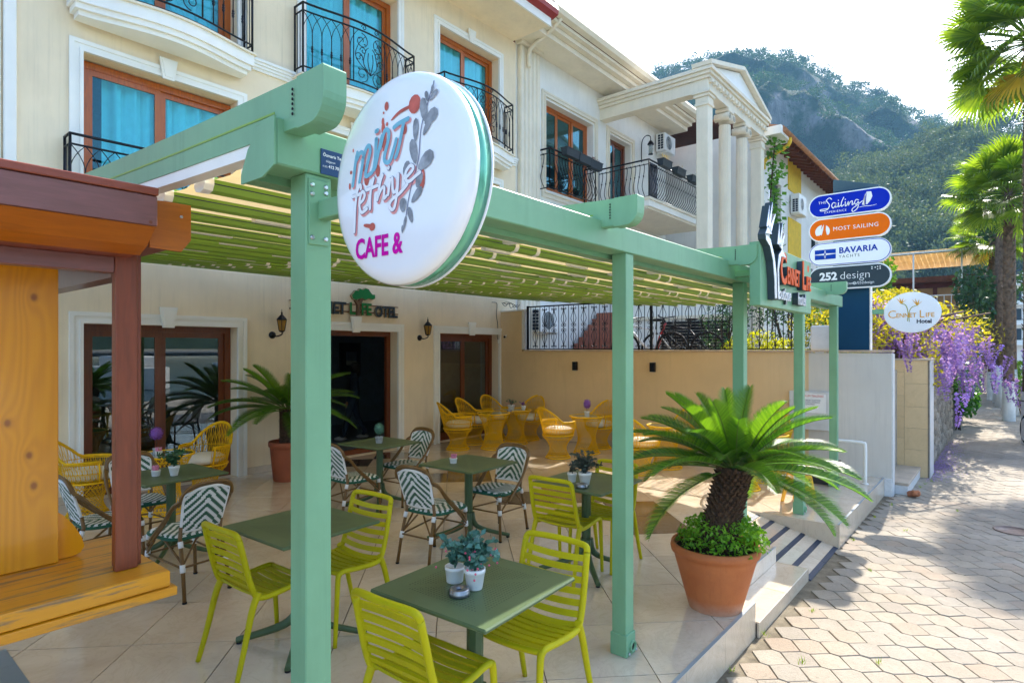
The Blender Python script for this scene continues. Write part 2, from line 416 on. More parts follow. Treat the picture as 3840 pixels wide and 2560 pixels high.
for i in range(-60, 420):
    for j in range(-260, 60):
        c = P0+T1*i+T2*j
        if -2 < c[0] < 40 and -.9 < c[1] < 1.30:
            depth = .7696*c[0]+.6385*c[1]; lat = .6385*c[0]-.7696*c[1]
            if depth < .8: continue
            x = 1176+1373*lat/depth; y = 801+1373*2.09/depth
            inview = 1300 < x < 2420 and y < 1640
            cells.append((depth if inview else depth+100, c, inview))
cells.sort(key=lambda q: q[0])
print('pavers', len(cells), sum(1 for q in cells if q[2]))
far = MB()
for k, (d, c, iv) in enumerate(cells):
    dz = random.gauss(0, .0016)
    if k < 300 and iv:
        o = bpy.data.objects.new('paver', PM[k % 6]); C.objects.link(o); o.location = (c[0], c[1], GZ+dz)
        o.rotation_euler = (random.gauss(0, .006), random.gauss(0, .006), random.gauss(0, .010)); setp(o, pav)
    elif c[0] < 26:
        me = PM[k % 6]
        far.add([(v.co.x+c[0], v.co.y+c[1], v.co.z+GZ+dz) for v in me.vertices], [tuple(p.vertices) for p in me.polygons])
far.build('paver_field', MT['paver'], pav, kind='stuff')
mb = MB(); mb.add([(25,-.9,GZ-.004),(60,-.9,GZ-.004),(60,1.2,GZ-.004),(25,1.2,GZ-.004)], [(0,1,2,3)])
mb.build('far_paving', MT['paver'], pav, kind='stuff')
# ------------------------------------------------------------------ terrace
def clip_poly(poly, x0, x1, y0, y1):
    def cl(P, ax, val, keep):
        out = []
        for i in range(len(P)):
            a = P[i]; b = P[(i+1) % len(P)]; ia = keep*(a[ax]-val) >= 0; ib = keep*(b[ax]-val) >= 0
            if ia: out.append(a)
            if ia != ib:
                t = (val-a[ax])/(b[ax]-a[ax]); out.append((a[0]+(b[0]-a[0])*t, a[1]+(b[1]-a[1])*t))
        return out
    for ax, val, kp in ((0, x0, 1), (0, x1, -1), (1, y0, 1), (1, y1, -1)):
        poly = cl(poly, ax, val, kp)
        if len(poly) < 3: return []
    return poly
XE = 10.0; YF = 8.62
FR = [(-2.2, 4.49, 1.43, YF), (4.49, 5.87, 1.68, YF), (5.87, 7.03, 2.32, YF), (7.03, XE, 1.375, YF)]
mb = MB()
for (a, b, c_, d_) in FR: mb.box(a, b, c_+.012, d_+.2, GZ-.1, -.012)
terr = mb.build('terrace', MT['grout'], kind='structure', label='raised terrace floor of polished beige marble tiles laid diagonally')
DARK = {(5,-5),(6,-6),(3,-7),(4,-7),(9,-1),(10,-2),(7,-3),(8,-4),(7,-4),(5,-6)}
PT = .63; s2 = 2**.5; g = .0034
for ia in range(-6, 24):
    for ib in range(-16, 12):
        a0 = 3.94+PT*ia+g; a1 = 3.94+PT*(ia+1)-g; b0 = 2.02+PT*ib+g; b1 = 2.02+PT*(ib+1)-g
        poly = [((a-b)/s2, (a+b)/s2) for a, b in ((a0,b0),(a0,b1),(a1,b1),(a1,b0))]
        pcs = [q for q in (clip_poly(poly, *r_) for r_ in FR) if q]
        if not pcs: continue
        cx = sum(p[0] for q in pcs for p in q)/sum(len(q) for q in pcs); cy = sum(p[1] for q in pcs for p in q)/sum(len(q) for q in pcs)
        mb = MB()
        for q in pcs:
            if sum(q[i-1][0]*q[i][1]-q[i][0]*q[i-1][1] for i in range(len(q))) < 0: q = q[::-1]
            mb.prism([(p[0]-cx, p[1]-cy) for p in q], -.013, 0)
        o = mb.build('floor_tile', MT['tiledark'] if (ia, ib) in DARK else MT['tile']); o.location = (cx, cy, random.gauss(0, .0004)); setp(o, terr)
# marble risers along the street edge, cut into slabs
def risers(pts, z0, z1, wl=.62, nm='riser_slab'):
    for (ax, ay), (bx, by) in zip(pts[:-1], pts[1:]):
        Ld = math.hypot(bx-ax, by-ay); n = max(1, round(Ld/wl)); dx, dy = (bx-ax)/Ld, (by-ay)/Ld
        for i in range(n):
            t0 = Ld*i/n+.0015; t1 = Ld*(i+1)/n-.0015
            q = MB(); q.M = Matrix.Translation((ax, ay, 0)) @ Matrix.Rotation(math.atan2(dy, dx), 4, 'Z')
            q.box(t0, t1, 0, .014, z0, z1); q.build(nm, MT['riser'], terr)
risers([(-2.2, 1.416), (4.49, 1.416)], GZ-.03, -.001); risers([(4.475, 1.416), (4.475, 1.69)][::1], GZ-.03, -.016)
risers([(4.49, 1.666), (5.87, 1.666)], GZ-.03, -.001)
risers([(7.03, 1.361), (XE, 1.361)], GZ-.03, -.001)
mb = MB(); mb.prism([(1.376, GZ-.03), (1.376, -.001), (2.32, -.001), (2.32, -.02), (1.376, GZ-.02)], 7.016, 7.03, Matrix(((0,0,1,0),(1,0,0,0),(0,1,0,0),(0,0,0,1))))
mb.build('ramp_side', MT['riser'], terr)
for (x0, x1, y) in ((-2.2, 4.49, 1.414), (4.49, 5.87, 1.664), (7.03, XE, 1.359)):
    mb = MB(); mb.box(x0, x1, y, y+.022, .0015, .006); mb.build('edge_strip', MT['nosing'], terr)
# lower step
mb = MB(); mb.box(4.505, 5.87, 1.405, 1.664, GZ-.05, -.150); st = mb.build('step_core', MT['grout'], terr)
for i in range(2):
    x0 = 4.492+i*.689; mb = MB(); mb.bbox(x0, x0+.686, 1.39, 1.665, -.150, -.138, .002); mb.build('step_tread', MT['tile'], terr)
risers([(4.49, 1.392), (5.87, 1.392)], GZ-.03, -.1505, .46)
mb = MB(); mb.box(5.871, 5.885, 1.39, 1.70, GZ-.05, -.139); mb.build('step_end', MT['riser'], terr)
# ramp with dark anti-slip stripes
RA = math.atan2(.24, .95); RM = Matrix.Translation((5.885, 2.32, -.001)) @ Matrix.Rotation(math.pi, 4, 'Z') @ Matrix.Rotation(RA, 4, 'X')
RL = .24/math.sin(RA)
mb = MB(); mb.M = Matrix.Translation((5.885, 2.32, -.004)) @ Matrix.Rotation(RA, 4, 'X')
mb.box(0, 1.131, -RL, 0, -.2, -.004); mb.build('ramp', MT['grout'], terr)
for i in range(6):
    for j in range(2):
        y0 = -RL+RL*i/6; mb = MB(); mb.M = Matrix.Translation((5.885, 2.32, -.004)) @ Matrix.Rotation(RA, 4, 'X')
        mb.box(.002+j*.566, .564+j*.566, y0+.048, y0+RL/6-.002, -.004, .004); mb.build('ramp_tile', MT['tile'], terr)
        mb = MB(); mb.M = Matrix.Translation((5.885, 2.32, -.004)) @ Matrix.Rotation(RA, 4, 'X')
        mb.box(.002+j*.566, .564+j*.566, y0+.002, y0+.046, -.004, .0055); mb.build('grip_strip', MT['navy'], terr)
# patterned blue tiles under the kiosk
def pattern_mat():
    m, N, L = newmat('blue patterned cement tile'); v = mapped(N, L, (5, 5, 5)); 
    vo = N.new('ShaderNodeTexVoronoi'); vo.feature = 'F1'; vo.distance = 'MANHATTAN'; vo.inputs['Scale'].default_value = 3.2; vo.inputs['Randomness'].default_value = .15; L.new(v, vo.inputs['Vector'])
    s_ = mth(N, L, 'SINE', mth(N, L, 'MULTIPLY', vo.outputs['Distance'], 26))
    c = ramp(N, L, s_, [(.3, (.10, .17, .25)), (.55, (.42, .45, .46)), (.9, (.20, .28, .36))])
    return finish(m, N, L, c, .3)
MT['pattern'] = pattern_mat()
for i in range(3):
    for j in range(6):
        mb = MB(); mb.box(.02+.275*i, .293+.275*i, 3.1+.275*j, 3.373+.275*j, .0005, .006); mb.build('patterned_tile', MT['pattern'], terr)
# ------------------------------------------------------------------ hotel building
hotel = thing('hotel_building', 'three-storey cream hotel with white window surrounds and wooden frames behind the pergola', 'building', (6.2, YF, 0))
def wall_holes(name, mat, parent, x0, x1, z0, z1, y, holes, depth):
    xs = sorted({x0, x1, *[h[0] for h in holes], *[h[1] for h in holes]}); zs = sorted({z0, z1, *[h[2] for h in holes], *[h[3] for h in holes]})
    mb = MB()
    for i in range(len(xs)-1):
        for j in range(len(zs)-1):
            a, b, c_, d_ = xs[i], xs[i+1], zs[j], zs[j+1]
            if any(h[0] <= a and b <= h[1] and h[2] <= c_ and d_ <= h[3] for h in holes): continue
            mb.add([(a,y,c_),(b,y,c_),(b,y,d_),(a,y,d_)], [(0,1,2,3)])
    for h in holes:
        a, b, c_, d_ = h[:4]; e = y+depth
        mb.add([(a,y,c_),(a,e,c_),(a,e,d_),(a,y,d_)], [(0,1,2,3)]); mb.add([(b,y,c_),(b,y,d_),(b,e,d_),(b,e,c_)], [(0,1,2,3)])
        mb.add([(a,y,d_),(a,e,d_),(b,e,d_),(b,y,d_)], [(0,1,2,3)]); mb.add([(a,y,c_),(b,y,c_),(b,e,c_),(a,e,c_)], [(0,1,2,3)])
    return mb.build(name, mat, parent)
COLS = [(2.25, 4.13), (5.22, 7.09), (8.13, 9.92)]
holes = []
FL = [(0.0, 2.16), (3.28, 5.44), (6.02, 8.22)]
for (a, b) in COLS:
    for (z0, z1) in FL: holes.append((a, b, z0, z1))
wall_holes('wall', MT['cream'], hotel, -2.5, 10.52, 0, 8.80, YF, holes, .26)
mb = MB(); mb.box(10.505, 10.52, YF+.001, 16, 0, 8.80); mb.build('end_wall', MT['cream'], hotel); mb = MB(); mb.box(-2.5, -2.45, YF+.001, 16, 0, 8.8); mb.build('end_wall', MT['cream'], hotel)
# eaves with a red metal edge
mb = MB(); mb.box(-3, 10.42, 7.60, 16.5, 8.80, 8.95); mb.build('eave_slab', MT['cream'], hotel)
mb = MB(); mb.box(-3, 10.43, 7.56, 7.60, 8.78, 8.97); mb.build('fascia', MT['white'], hotel)
Y2Z = Matrix(((0,0,1,0),(1,0,0,0),(0,1,0,0),(0,0,0,1)))   # (u,v,w)->(w,u,v): profile in YZ, extruded along X
mb = MB(); mb.prism([(7.42,9.00),(7.40,9.10),(7.45,9.22),(7.62,9.26),(7.62,8.95),(7.56,8.95)], -3, 10.50, Y2Z)
mb.build('roof_edge', MT['redroof'], hotel)
mb = MB(); mb.prism([(7.5,9.24),(11.8,11.2),(16.5,9.2)], -3, 10.5, Y2Z); mb.build('roof', plain('roof tile red', (.33,.10,.05), .8, var=.2), hotel)
# ground-floor room (dark lounge) and upper rooms
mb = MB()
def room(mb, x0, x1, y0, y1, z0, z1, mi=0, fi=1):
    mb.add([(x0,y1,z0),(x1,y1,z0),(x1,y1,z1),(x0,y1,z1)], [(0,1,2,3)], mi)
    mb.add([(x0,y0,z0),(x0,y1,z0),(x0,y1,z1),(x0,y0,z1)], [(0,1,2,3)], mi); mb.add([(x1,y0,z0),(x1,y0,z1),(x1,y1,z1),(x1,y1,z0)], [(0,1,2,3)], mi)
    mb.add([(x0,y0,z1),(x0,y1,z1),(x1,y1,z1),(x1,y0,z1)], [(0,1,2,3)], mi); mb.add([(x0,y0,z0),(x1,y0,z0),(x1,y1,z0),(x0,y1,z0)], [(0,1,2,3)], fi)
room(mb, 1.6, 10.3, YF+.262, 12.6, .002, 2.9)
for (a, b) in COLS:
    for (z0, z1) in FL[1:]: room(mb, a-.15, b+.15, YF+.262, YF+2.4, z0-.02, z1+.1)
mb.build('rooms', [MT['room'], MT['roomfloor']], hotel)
def window(parent, a, b, z0, z1, y, fm, gm, curtain=True, open_leaf=False, n=2, sill=None, bottom=None):
    t = .085; d = .07; mb = MB()
    mb.box(a, b, y, y+d, z1-t, z1); mb.box(a, a+t, y, y+d, z0, z1-t); mb.box(b-t, b, y, y+d, z0, z1-t); mb.box(a+t, b-t, y, y+d, z0, z0+t)
    wn = mb.build('window', fm, parent)
    if open_leaf: return wn
    wd = (b-a-2*t)/n
    for i in range(n):
        x0 = a+t+wd*i+.001; x1 = x0+wd-.002; yy = y+.012+(.03 if i % 2 else 0); q = .07; mb = MB()
        mb.box(x0, x1, yy, yy+.03, z1-t-q, z1-t); mb.box(x0, x0+q, yy, yy+.03, z0+t+q, z1-t-q); mb.box(x1-q, x1, yy, yy+.03, z0+t+q, z1-t-q); mb.box(x0, x1, yy, yy+.03, z0+t, z0+t+q)
        mb.build('sash', fm, wn)
        mb = MB(); mb.box(x0+q, x1-q, yy+.012, yy+.018, z0+t+q, z1-t-q); mb.build('pane', gm, wn)
    if curtain:
        mb = MB(); ns = 60; vs = []
        for i in range(ns+1):
            x = a+.3+(b-a-.3)*i/ns if curtain == 'part' else a+.02+(b-a-.04)*i/ns
            yo = y+.15+.065*math.sin(i*.82)+.03*math.sin(i*2.1+1)
            vs += [(x, yo, z0+.02), (x, yo, z1-.02)]
        mb.add(vs, [(2*i, 2*i+2, 2*i+3, 2*i+1) for i in range(ns)], 0, True); mb.build('curtain', MT['curtain'], wn)
    return wn
def surround(parent, a, b, z0, z1, y, mat=None, w_=.14, key=True, sides=True, bottom=False):
    mat = mat or MT['white']
    for k, (o_, pr, ww) in enumerate(((w_, .035, .05), (w_-.05, .022, .055), (w_-.105, .045, .035))):
        mb = MB(); zb = z0-(o_ if bottom else 0)
        mb.box(a-o_, b+o_, y-pr, y-.001, z1+o_-ww, z1+o_)
        mb.box(a-o_, a-o_+ww, y-pr, y-.001, zb, z1+o_-ww); mb.box(b+o_-ww, b+o_, y-pr, y-.001, zb, z1+o_-ww)
        if bottom: mb.box(a-o_+ww, b+o_-ww, y-pr, y-.001, z0-o_, z0-o_+ww)
        mb.build('window_surround', mat, parent)
    if key:
        c_ = (a+b)/2; mb = MB(); Mx = Matrix(((1,0,0,0),(0,0,1,0),(0,1,0,0),(0,0,0,1)))
        mb.prism([(c_-.07, z1-.03), (c_+.07, z1-.03), (c_+.11, z1+w_+.10), (c_-.11, z1+w_+.10)], y-.075, y-.046, Mx)
        mb.prism([(c_-.045, z1+.0), (c_+.045, z1+.0), (c_+.08, z1+w_+.07), (c_-.08, z1+w_+.07)], y-.085, y-.0751, Mx)
        mb.build('keystone', mat, parent)
for ci, (a, b) in enumerate(COLS):
    for fi, (z0, z1) in enumerate(FL):
        surround(hotel, a, b, z0, z1, YF)
        if fi == 0:
            if ci == 1: window(hotel, a, b, z0, z1, YF+.19, MT['framedark'], MT['glassdoor'], False, True)
            else: window(hotel, a, b, z0, z1, YF+.19, MT['framedark'], MT['glassdoor'], False)
        else: window(hotel, a, b, z0, z1-.02, YF+.19, MT['frame'], MT['glassup'], 'part' if (ci, fi) == (0, 1) else True)
# skirting slabs
mb_list = [(-2.4, 2.10), (4.28, 5.07), (7.24, 7.98), (10.07, 10.0)]
for (x0, x1) in mb_list[:3]:
    n = max(1, round((x1-x0)/.6))
    for i in range(n):
        mb = MB(); mb.box(x0+(x1-x0)*i/n+.002, x0+(x1-x0)*(i+1)/n-.002, YF-.014, YF-.001, .002, .10); mb.build('skirting_slab', MT['riser'], hotel)
# string course, fluted pilaster
for (x0, x1) in ((-2.4, 2.0), (4.35, 5.02), (7.30, 8.0), (10.15, 10.52)):
    for k in range(4):
        mb = MB(); mb.box(x0, x1, YF-.03-.018*k, YF-.001, 5.985+.042*k, 6.026+.042*k); mb.build('string_course', MT['white'], hotel)
for (xc, wd) in ((1.35, .56), (-.9, .5)):
    for k in range(4):
        x0 = xc-wd/2+wd*k/4+.012; mb = MB(); mb.bbox(x0, x0+wd/4-.024, YF-.05, YF-.001, 3.0, 8.79, .012); mb.build('pilaster_flute', MT['white'], hotel)
mb = MB()
for k in range(5): mb.bbox(10.56+.14*k, 10.68+.14*k, YF-.12, YF+.05, 2.0, 8.95, .02)
# balconies
def arc_pts(x0, x1, y0, bow, n=18):
    out = []
    for i in range(n+1):
        t = i/n; s_ = math.sin(math.pi*t)**1.5 if 0 < t < 1 else 0
        out.append((x0+(x1-x0)*t, y0-bow*s_))
    return out
def scroll(cx, cz, r, a0, turns, sgn=1, n=18):
    return [(cx+sgn*r*(1-.78*i/n)*math.cos(a0+2*math.pi*turns*i/n), cz+r*(1-.78*i/n)*math.sin(a0+2*math.pi*turns*i/n)) for i in range(n+1)]
BAL_MESH = {}
def baluster_mesh(h):
    key = round(h, 3)
    if key not in BAL_MESH:
        m_ = MB(); m_.tube([(0,0,0), (0,0,h)], .0085, 5); m_.lathe([(.009,.45*h),(.02,.50*h),(.012,.53*h),(.022,.56*h),(.012,.59*h),(.018,.62*h),(.009,.67*h)], n=8, cap=False)
        me = m_.mesh('baluster'); me.materials.append(MT['iron']); BAL_MESH[key] = me
    return BAL_MESH[key]
def balcony(parent, x0, x1, y, zb, h, bow, slab=True, proj=.30, fancy=True):
    yb = y-proj; P = arc_pts(x0, x1, yb, bow)
    mb = MB()
    for zz, rr in ((zb+h, .017), (zb+h-.12, .013), (zb+.10, .013), (zb+.0, .015)):
        mb.tube([(x0, y, zz), (x0, yb, zz)]+[(p[0], p[1], zz) for p in P[1:-1]]+[(x1, yb, zz), (x1, y, zz)], rr, 6)
    for p in ((x0, y-.01), (x0, yb), (x1, yb), (x1, y-.01)): mb.tube([(p[0], p[1], zb-.02), (p[0], p[1], zb+h)], .016, 6)
    rl = mb.build('railing', MT['iron'], parent)
    L_ = x1-x0; nb = int(L_/.145); hb = h-.22
    me = baluster_mesh(hb*.62)
    for i in range(1, nb):
        t = i/nb
        if fancy and .36 < t < .64: continue
        x = x0+L_*t; yy = yb-bow*math.sin(math.pi*t)**1.5
        o = bpy.data.objects.new('baluster', me); C.objects.link(o); o.location = (x, yy, zb+.10); setp(o, rl)
    # pointed arches springing from the balusters
    mb = MB()
    for i in range(0, nb+1):
        t = i/nb
        for sg in (-1, 1):
            t2 = (i+sg)/nb
            if not (0 <= t2 <= 1) or (fancy and (.36 < t < .64 or .40 < (t+t2)/2 < .60)): continue
            pts = []
            for k in range(6):
                u = k/5; tt = t+(t2-t)*(u**2.0); pts.append((x0+L_*tt, yb-bow*math.sin(math.pi*min(1, max(0, tt)))**1.5, zb+.10+hb*(.62+.38*u)))
            mb.tube(pts, .006, 4)
    for sx in (x0, x1):
        for k in (1, 2):
            yy = y-proj*k/3; mb.tube([(sx, yy, zb+.1), (sx, yy, zb+h-.12)], .007, 4)
    mb.build('arch_bars', MT['iron'], rl, kind='stuff')
    if fancy:
        mb = MB(); xc = (x0+x1)/2; w2 = L_*.14; zc = zb+.10+hb/2
        def yy(x): t = (x-x0)/L_; return yb-bow*math.sin(math.pi*t)**1.5
        def T(pts, r=.007): mb.tube([(p[0], yy(p[0]), p[1]) for p in pts], r, 4)
        for sg in (-1, 1):
            T([(xc+sg*w2, zb+.1), (xc+sg*w2, zb+h-.12)], .009)
            T(scroll(xc+sg*w2*.55, zc+hb*.30, w2*.42, 1.57, 1.3, sg)); T(scroll(xc+sg*w2*.5, zc-hb*.33, w2*.40, -1.57, -1.3, sg))
            T(scroll(xc+sg*w2*.72, zc-hb*.02, w2*.26, 3.6, -1.25, sg)); T(scroll(xc+sg*w2*.45, zc+hb*.12, w2*.2, 0, 1.2, sg))
            T([(p.x, p.y) for p in crom([(xc, zc-hb*.30, 0), (xc+sg*w2*.42, zc-.12*hb, 0), (xc+sg*w2*.30, zc+hb*.14, 0), (xc+sg*w2*.12, zc+hb*.22, 0)], 4)])
            T([(p.x, p.y) for p in crom([(xc, zc-hb*.30, 0), (xc+sg*w2*.85, zc-.06*hb, 0), (xc+sg*w2*.75, zc+hb*.2, 0), (xc+sg*w2*.3, zc+hb*.42, 0)], 4)])
            T([(p.x, p.y) for p in crom([(xc, zc-hb*.30, 0), (xc+sg*w2*.16, zc-.05*hb, 0), (xc+sg*w2*.13, zc+hb*.12, 0)], 4)])
            T(scroll(xc+sg*w2*.4, zb+h-.06, .05, 0, 1.2, sg))
            for (du, dv) in ((.6, .02), (.35, .25), (.7, .34), (.7, -.24)):
                cx, cz = xc+sg*w2*du, zc+hb*dv; mb.ball((cx, yy(cx), cz), (.022, .006, .012), 6, 4)
        mb.build('scroll_panel', MT['iron'], rl, kind='stuff')
    if slab:
        # bowed slab with stepped moulding
        for k, (dz0, dz1, grow) in enumerate(((-.05, -.022, .05), (-.20, -.05, .02), (-.27, -.20, -.01), (-.33, -.27, -.05))):
            Q = arc_pts(x0-grow, x1+grow, yb-grow, bow); poly = [(x0-grow, y-.001)]+Q+[(x1+grow, y-.001)]
            mb = MB(); mb.prism(poly[::-1], zb+dz0, zb+dz1); mb.build('balcony_slab', MT['stoneivory'] if k == 0 else MT['white'], parent)
    return rl
balcony(hotel, 2.06, 4.30, YF-.04, 3.30, 1.05, .05, False, .22)
balcony(hotel, 5.04, 7.24, YF-.04, 3.30, 1.05, .05, False, .22)
balcony(hotel, 8.0, 10.08, YF-.04, 3.30, 1.05, .05, False, .22)
for (a, b) in ((2.10, 4.22), (5.02, 7.25), (8.02, 10.08)): balcony(hotel, a, b, YF-.04, 6.10, 1.08, .20, True, .24)
# ------------------------------------------------------------------ pergola
perg = thing('pergola', 'mint green metal pergola with a retractable beige fabric roof over the terrace', 'pergola', (5.0, 1.8, 0))
PS = .096; PY = 1.76
POSTX = [1.07, 3.19, 5.26, 7.2, 8.93]
for i, x in enumerate(POSTX):
    mb = MB(); mb.bbox(x, x+PS, PY, PY+PS, .0, 2.425, .004); p = mb.build('post', MT['mint'], perg)
    mb = MB(); mb.bbox(x-.008, x+PS+.008, PY-.008, PY+PS+.008, .001, .135, .004); b_ = mb.build('base_shoe', MT['mint'], p)
    mb = MB(); mb.M = Matrix.Translation((x+PS*.62, PY-.008, .055)) @ Matrix.Rotation(R(90), 4, 'X')
    mb.lathe([(.034,0),(.034,.014),(.024,.014),(.024,.002)], n=20, cap=False); mb.build('drain_outlet', MT['mint'], p)
    mb = MB(); mb.M = Matrix.Translation((x+PS*.62, PY-.0085, .055)) @ Matrix.Rotation(R(90), 4, 'X'); mb.lathe([(.0235,0),(.0235,.002)], n=20); mb.build('drain_hole', MT['iron'], p)
    mb = MB()
    for (px, pz) in ((.02, .02), (.105, .02)): mb.M = Matrix.Translation((x+px, PY-.012, pz)) @ Matrix.Rotation(R(90), 4, 'X'); mb.lathe([(.008,-.004),(.008,.005)], n=8); mb.M = None
    mb.build('anchor_bolt', MT['steel'], p, kind='stuff')
# front gutter beam
BX0, BX1 = .955, 9.22
mb = MB(); mb.bbox(BX0+.006, BX1, PY-.012, PY+.125, 2.425, 2.572, .005); beam = mb.build('gutter_beam', MT['mint'], perg)
mb = MB(); mb.prism([(PY-.014, 2.422), (PY-.014, 2.574), (PY+.06, 2.574), (PY+.155, 2.50), (PY+.20, 2.425), (PY+.20, 2.395), (PY+.06, 2.395)], BX0-.002, BX0+.005, Y2Z)
mb.build('beam_end_plate', MT['mint'], perg)
mb = MB(); mb.box(BX0+.006, BX1, PY+.1255, PY+.20, 2.40, 2.43); mb.build('gutter_lip', MT['mint'], perg)
def zroof(Y): return 2.468+.04*(Y-2.1)+.0055*(Y-2.1)**2       # underside of the purlins
RAILX = [.985, 2.885, 4.855, 6.40, 8.24]
def sweepYZ(mb, prof, ys, zf, x0):
    """rectangular profile (dx0,dx1,dz0,dz1) following z=zf(Y)"""
    a, b, c_, d_ = prof; vs = []; 
    for y in ys:
        z = zf(y); vs += [(x0+a, y, z+c_), (x0+b, y, z+c_), (x0+b, y, z+d_), (x0+a, y, z+d_)]
    fs = [(0,1,2,3)]
    for i in range(len(ys)-1):
        for q in range(4): p = (q+1) % 4; fs.append((4*i+q, 4*i+4+q, 4*i+4+p, 4*i+p))
    n = 4*(len(ys)-1); fs.append((n+3, n+2, n+1, n)); mb.add(vs, fs)
ys = [1.66+(8.5-1.66)*i/16 for i in range(17)]
rail_z = lambda Y: zroof(Y)+.075
for i, x in enumerate(RAILX):
    mb = MB(); sweepYZ(mb, (0, .068, .0, .148), ys, rail_z, x); rl = mb.build('roof_rail', MT['mint'], perg)
    mb = MB(); sweepYZ(mb, (-.0022, -.0005, .066, .073), [1.80]+ys[2:], rail_z, x); mb.build('rail_groove', MT['olive'], rl)
    mb = MB(); sweepYZ(mb, (.004, .06, -.042, -.0005), [1.95]+ys[2:], rail_z, x); mb.build('rail_track', MT['offwhite'], rl)
    # rounded end box above the gutter
    z0 = rail_z(1.62); z1 = z0+.152; prof = [(1.665, z0-.004), (1.665, z1), (1.525, z1), (1.521, z1-.006), (1.521, z0+.075)]
    for k in range(1, 7):
        a = R(90*k/6); prof.append((1.521+.07*(1-math.cos(a)), z0+.075-.079*math.sin(a)))
    mb = MB(); mb.prism(prof, x-.004, x+.074, Y2Z); eb = mb.build('rail_end_box', MT['mint'], rl)
    mb = MB()
    for k in range(6): mb.ball((x-.005, 1.688, z0+.045+.015*k), (.003, .005, .005), 6, 4)
    mb.build('adjuster_holes', MT['iron'], rl, kind='stuff')
# purlins with white end caps, fabric between them
PU = [2.12+.40*k for k in range(16)]
PX0, PX1 = 1.06, 9.0
def PXE(Y): return min(10.2, 9.0+max(0, Y-2.1)*.40)
def purlin_prof(Y, z):
    return [(Y-.045, z+.060), (Y-.045, z+.030), (Y-.032, z+.008), (Y, z), (Y+.032, z+.008), (Y+.045, z+.030), (Y+.045, z+.060)]
pur = None
for k, Y in enumerate(PU):
    z = zroof(Y); mb = MB(); PX1 = PXE(Y); mb.prism(purlin_prof(Y, z), PX0+.03, PX1, Y2Z); pu = mb.build('purlin', MT['olive'], perg)
    mb = MB(); mb.prism([(a*1.0+(a-Y)*.12, b-.003+(.003 if b > z+.05 else 0)) for a, b in purlin_prof(Y, z)], PX0-.005, PX0+.032, Y2Z); mb.build('end_cap', MT['offwhite'], pu)
    mb = MB(); mb.prism([(a*1.0+(a-Y)*.12, b-.003+(.003 if b > z+.05 else 0)) for a, b in purlin_prof(Y, z)], PX1-.002, PX1+.035, Y2Z); mb.build('end_cap', MT['offwhite'], pu)
    for xx in (3.02, 3.25, 5.10, 5.33, 7.04, 7.27):
        mb = MB(); mb.prism([(a+(a-Y)*.10, b-.003) for a, b in purlin_prof(Y, z)], xx, xx+.035, Y2Z); mb.build('joint_clip', MT['offwhite'], pu)
    for q in range(2):
        mb = MB(); mb.box(Y*0+PX0, PX1, Y-.047+q*.0935, Y-.0455+q*.0935, z+.03, z+.034); mb.build('purlin_groove', MT['navy'], pu) if k < 6 else None
    for xx in np.arange(1.55+.37*(k % 2), PX1-.3, .98):
        zz = zroof(Y+.13)+.035; mb = MB(); mb.box(xx, xx+.26, Y+.11, Y+.15, zz-.028, zz-.001); o = mb.build('lamp_strip', MT['offwhite'], pu)
vs = []; fs = []; n = 0; yy = []
for k, Y in enumerate(PU):
    yy.append((Y, zroof(Y)+.062))
    if k < len(PU)-1:
        for t in (.35, .65): yy.append((Y+.40*t, zroof(Y+.40*t)+.062-.030))
for (Y, z) in yy: vs += [(PX0+.0, Y, z), (PXE(Y), Y, z)]
PX1 = 9.0
mb = MB(); mb.add(vs, [(2*i, 2*i+1, 2*i+3, 2*i+2) for i in range(len(yy)-1)], 0, False)
mb.add([(PX0, 1.80, zroof(1.8)+.075), (PX1, 1.80, zroof(1.8)+.075), (PX1, 2.12, zroof(2.12)+.0625), (PX0, 2.12, zroof(2.12)+.0625)], [(0,1,2,3)])
mb.build('roof_fabric', MT['fabric'], perg)
mb = MB()
mb.tube([(BX0+.2, 8.45, zroof(8.45)+.03), (10.3, 8.45, zroof(8.45)+.03)], .03, 8); mb.build('winding_tube', MT['olive'], perg)
# ------------------------------------------------------------------ supplier plate on the gutter beam
def front(x, z, y): return frame((x, y, z), (1,0,0), (0,0,1))           # facing the street (-Y)
def side(y, z, x): return frame((x, y, z), (0,-1,0), (0,0,1))           # facing the camera (-X)
MT['navyprint'] = plain('navy print', (.012, .05, .14), .35, var=.03)
MT['whiteprint'] = plain('white print', (.85, .86, .88), .45, var=.02)
plate = thing('maker_plate', 'small navy sticker with white lettering on the pergola beam above the near post', 'plate', (1.16, 1.745, 2.47))
mb = MB(); mb.bbox(1.115, 1.205, PY-.0165, PY-.0125, 2.428, 2.512, .001); mb.build('sticker', MT['navyprint'], plate)
Mf = front(1.122, 2.488, PY-.0172)
text('lettering', 'Özmaris Tente', MT['whiteprint'], plate, Mf, .0145, .0002, bold=.0002)
text('lettering', 'Gölgenin', MT['whiteprint'], plate, front(1.132, 2.470, PY-.0172), .010, .0001, shear=.4)
text('lettering', '0 252', MT['whiteprint'], plate, front(1.121, 2.452, PY-.0172), .008, .0001)
text('lettering', '412 70 80', MT['whiteprint'], plate, front(1.143, 2.452, PY-.0172), .0145, .0002, bold=.0003)
